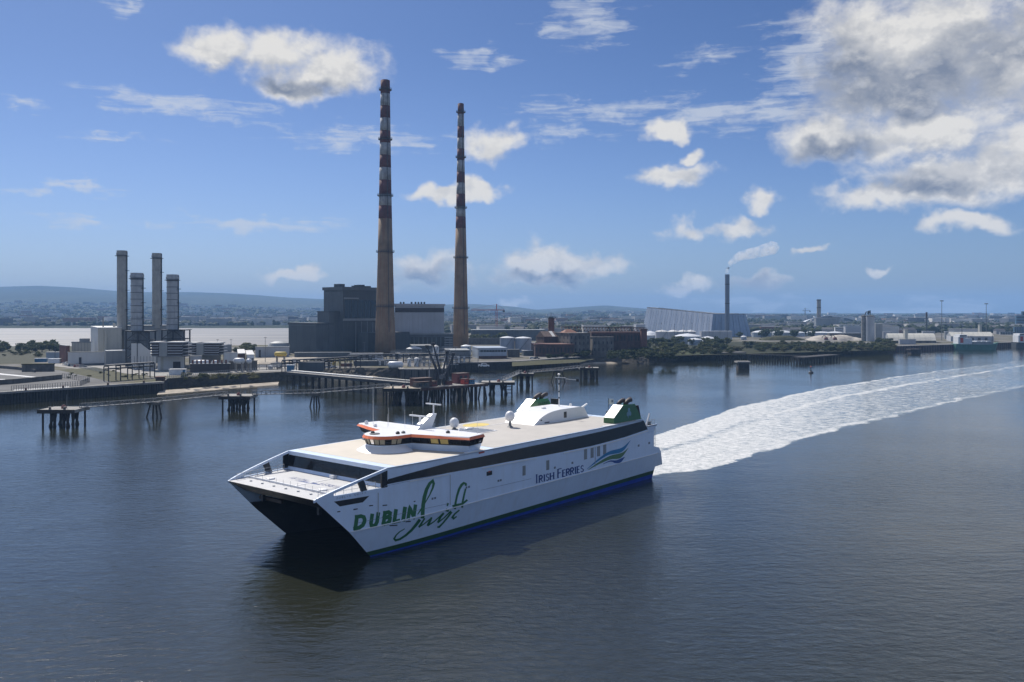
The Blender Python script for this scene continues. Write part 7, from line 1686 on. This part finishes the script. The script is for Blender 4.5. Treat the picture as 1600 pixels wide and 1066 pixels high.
row(18, 1140, 1275, 524, 530, 12, (0, 0, 1), 0, 'tree in the belt right of the waste plant', 'tree belt right of the waste plant', 1.4); row(150, 1165, 1395, 539, 549.5, 8, (1, 1, 2, 0), 1, 'scrub bush on the bank behind the derelict pier', 'scrub behind the derelict pier', 2.0)
row(10, 1370, 1400, 536, 543, 9, (0, 1), 1, 'bush between the silos and the cargo shed', 'bushes by the silos', 1.6)
# vehicles
def car(label, px, py, mat, yaw=0.3, van=False):
    p = G(px, py, LAND); r = empty('van' if van else 'car', p, label, 'van' if van else 'car'); r.rotation_euler = (0, 0, yaw); l, h = (5.2, 2.2) if van else (4.3, 1.45)
    def lb(mb, nm, m_): return mb.build(nm, m_, r, False, True)
    b = MB().hexa([(-l / 2, -.9, .3), (l / 2, -.9, .3), (l / 2, .9, .3), (-l / 2, .9, .3)], [(-l / 2 + .1, -.85, h * .6), (l / 2 - .15, -.85, h * .55), (l / 2 - .15, .85, h * .55), (-l / 2 + .1, .85, h * .6)]); b.hexa([(-l / 2 + .1, -.84, h * .58), (l / 4, -.84, h * .56), (l / 4, .84, h * .56), (-l / 2 + .1, .84, h * .58)], [(-l / 2 + .5, -.7, h), (l / 8, -.7, h), (l / 8, .7, h), (-l / 2 + .5, .7, h)]); lb(b, 'body', mat)
    lb(MB().quad((-l / 3, -.86, h * .64), (l / 6, -.86, h * .64), (l / 10, -.76, h * .92), (-l / 3.4, -.76, h * .92)), 'side_window', 'glass_dark')
    for sx in (-.3, .3):
        for sy in (-.82, .82): lb(MB().tube([(sx * l, sy - .1, .34), (sx * l, sy + .1, .34)], .34, 12), 'wheel', 'tyre')
for a in (('white car by the yellow digger on the wharf', 511.5, 575.5, 'car_white', .2), ('white car right of the yellow digger', 522, 575, 'car_white', .1), ('white van on the road before the workshop', 108, 571, 'car_white', .6, True), ('dark car beside the workshop door', 112, 572.5, 'car_dark', .6), ('dark car nearest the generator hall', 130, 574, 'car_dark', .4), ('red car parked by the workshop', 121, 574, 'car_red', .4), ('white van on the gravel yard', 462, 566, 'car_white', 0, True), ('white car parked at the quay of the brick range', 832, 561, 'car_white', .1), ('dark car parked at the quay of the brick range', 839, 561, 'car_dark', .1), ('white van on the wharf of the grey office', 758, 573.5, 'car_white', .05, True), ('white car left of the wharf van', 752.5, 573.3, 'car_white', .05), ('white car on the far bank road', 1214, 538.5, 'car_white', 0), ('white van on the far bank beside the silos', 1357, 538.5, 'car_white', 0, True), ('white car on the grass bank road', 1066, 546.5, 'car_white', 0)): car(*a)
p = G(518, 574, LAND); r = empty('digger', p, 'yellow digger on the wharf road', 'digger'); MB().box(p.x - 2, p.x + 2, p.y, p.y + 2.4, LAND, LAND + 1).build('tracks', 'tyre', r); MB().box(p.x - 1.8, p.x + 1.6, p.y + .2, p.y + 2.2, LAND + 1, LAND + 3.4).build('cab', 'yellow_paint', r); MB().tube([(p.x + 1, p.y + 1, LAND + 2), (p.x + 3.5, p.y + 1, LAND + 4.4), (p.x + 5, p.y + 1, LAND + 1)], .3, 6).build('boom', 'yellow_paint', r)
# lamp posts about the plants
for k, (px, py, h) in enumerate(((414.5, 566, 16), (361, 556, 12), (340, 556, 12), (569, 556, 10), (86, 562, 11), (712, 576, 12), (747, 575, 11))):
    p = G(px, py, LAND); o = empty('lamp_post', p, ['tall lamp post on the gravel yard', 'lamp post behind the small white shed', 'lamp post behind the right filter house', 'lamp post before the boiler house', 'lamp post near the pale office cabin', 'lamp post left of the grey office', 'lamp post on the wharf edge'][k], 'lamp post'); MB().tube([p, p + Vector((0, 0, h))], [.2, .12], 6).build('pole', 'steel_mid', o); MB().bar(p + Vector((-.9, 0, h)), p + Vector((.9, 0, h)), .3).build('lamp_head', 'steel_mid', o)
# ---- distant town: nearest houses one by one, the rest as one mass; woods and garden trees between
def town():
    rnd = random.Random(21); cols = ['town_white', 'town_grey', 'town_brick', 'town_slate']
    M('town_white', (0.60, 0.58, 0.54), 0.8, 0.12, 0.05); M('town_grey', (0.30, 0.30, 0.30), 0.8, 0.15, 0.05); M('town_brick', (0.24, 0.14, 0.11), 0.8, 0.15, 0.05); M('town_slate', (0.10, 0.10, 0.11), 0.8, 0.2, 0.05)
    def house_mesh(w, d, h, flat):
        mb = MB(); mb.box(-w / 2, w / 2, -d / 2, d / 2, -3, h, 0)
        if not flat: mb.add([(-w / 2 - .3, -d / 2 - .3, h), (w / 2 + .3, -d / 2 - .3, h), (w / 2 + .3, d / 2 + .3, h), (-w / 2 - .3, d / 2 + .3, h), (-w / 2, 0, h + d * .35), (w / 2, 0, h + d * .35)], [(0, 1, 5, 4), (2, 3, 4, 5), (1, 2, 5), (3, 0, 4)], 1)
        else: mb.box(-w / 2 - .2, w / 2 + .2, -d / 2 - .2, d / 2 + .2, h, h + .5, 1)
        return mb
    protos = []
    for i in range(10):
        flat = i % 2; w, d, h = (rnd.uniform(20, 45), rnd.uniform(14, 26), rnd.uniform(6, 13)) if flat else (rnd.uniform(9, 18), rnd.uniform(8, 10), rnd.uniform(5, 7)); mb = house_mesh(w, d, h, flat)
        me = bpy.data.meshes.new('house'); me.from_pydata([tuple(v) for v in mb.v], [], mb.f); me.materials.append(MATS[rnd.choice(cols[:3])]); me.materials.append(MATS['town_slate' if not flat else rnd.choice(['town_grey', 'town_white'])]); me.polygons.foreach_set('material_index', mb.m); protos.append((me, ('wide flat roofed %s block in the distant town' if flat else 'small gabled %s house in the distant town') % {'town_white': 'white', 'town_grey': 'grey', 'town_brick': 'brick'}[me.materials[0].name]))
    def ground(x, y): return LAND if y < 2100 else terrain(x, y)
    n = 0
    for _ in range(4000):
        y = rnd.uniform(1250, 2500); px = rnd.uniform(700, 1640); x = wx(px, y)
        if y < 1300 and 990 < px < 1180: continue
        if 2080 < y < 2200 or (1240 < px < 1350 and y > 2150): continue
        me, lb = rnd.choice(protos); o = bpy.data.objects.new('house', me); COL.objects.link(o); o.location = (x, y, ground(x, y)); o.rotation_euler = (0, 0, rnd.uniform(-.5, .5)); tag(o, lb, 'house', lb.replace('block', 'blocks').replace('house', 'houses')); n += 1
        if n >= 230: break
    V, Fc, Mi = [], [], []
    for i in range(7000):
        y = 2070 * (5600 / 2070.0) ** rnd.random(); px = rnd.uniform(-40, 1640); x = wx(px, y); g = ground(x, y)
        if g > 120 or mnoise.noise(Vector((x / 420, y / 420, 5))) < -0.12: continue
        big = rnd.random() < 0.1; w, d, h = (rnd.uniform(25, 60), rnd.uniform(15, 30), rnd.uniform(8, 20)) if big else (rnd.uniform(9, 22), rnd.uniform(8, 12), rnd.uniform(5, 8)); a = rnd.uniform(-.6, .6); c, s_ = math.cos(a), math.sin(a); b = len(V)
        for z in (g - 4, g + h):
            for (u, v) in ((-w / 2, -d / 2), (w / 2, -d / 2), (w / 2, d / 2), (-w / 2, d / 2)): V.append((x + u * c - v * s_, y + u * s_ + v * c, z))
        m_ = rnd.choice((0, 0, 1, 1, 2, 3)); Fc += [(b, b + 1, b + 5, b + 4), (b + 1, b + 2, b + 6, b + 5), (b + 2, b + 3, b + 7, b + 6), (b + 3, b, b + 4, b + 7), (b + 4, b + 5, b + 6, b + 7)]; Mi += [m_] * 4 + [3 if not big else rnd.choice((0, 1))]
    me = bpy.data.meshes.new('distant_town'); me.from_pydata(V, [], Fc); [me.materials.append(MATS[k]) for k in cols]; me.polygons.foreach_set('material_index', Mi); o = bpy.data.objects.new('distant_town', me); COL.objects.link(o); tag(o, 'mass of tiny houses across the bay and plain', 'town', kind='stuff')
    V, Fc = [], []
    def blob(x, y, g, r, h):
        b = len(V); k = 6
        for (q, t) in ((0.75, 0.0), (1.0, 0.4), (0.8, 0.8)):
            for j in range(k): a = 6.283 * j / k + rnd.uniform(-.3, .3); f = q * rnd.uniform(.75, 1.2); V.append((x + r * f * math.cos(a), y + r * f * math.sin(a), g - 1 + h * t * rnd.uniform(.85, 1.1)))
        V.append((x, y, g + h))
        for L_ in range(2):
            for j in range(k): Fc.append((b + L_ * k + j, b + L_ * k + (j + 1) % k, b + (L_ + 1) * k + (j + 1) % k, b + (L_ + 1) * k + j))
        for j in range(k): Fc.append((b + 2 * k + j, b + 2 * k + (j + 1) % k, b + 3 * k))
    for i in range(9500):
        y = 1350 * (5000 / 1350.0) ** rnd.random(); px = rnd.uniform(-40, 1640)
        if y < 2040 and px < 690: continue
        x = wx(px, y); g = ground(x, y)
        if 2080 < y < 2200 and px > 690: continue
        blob(x, y, g, rnd.uniform(4, 11) * (1 if y < 4000 else 1.6), rnd.uniform(6, 13))
    me = bpy.data.meshes.new('distant_trees'); me.from_pydata(V, [], Fc); me.materials.append(MATS['leaf_dark']); o = bpy.data.objects.new('distant_trees', me); COL.objects.link(o); tag(o, 'mass of distant trees between the houses', 'trees', kind='stuff')
town()
HAZE_DENSITY = 0.0001
# ================================================================== HAZE
m = bpy.data.materials.new('haze'); m.use_nodes = True; nt = m.node_tree; nt.nodes.clear()
out = nt.nodes.new('ShaderNodeOutputMaterial'); pv = nt.nodes.new('ShaderNodeVolumePrincipled')
pv.inputs['Color'].default_value = (0.34, 0.60, 1.0, 1); pv.inputs['Density'].default_value = HAZE_DENSITY; pv.inputs['Anisotropy'].default_value = 0.0
nt.links.new(pv.outputs[0], out.inputs['Volume']); MATS['haze'] = m
tag(MB().box(-20500, 20500, -3300, 15800, -1.6, 330).build('haze', 'haze'), 'thin blue summer haze over the bay', 'haze', kind='stuff')
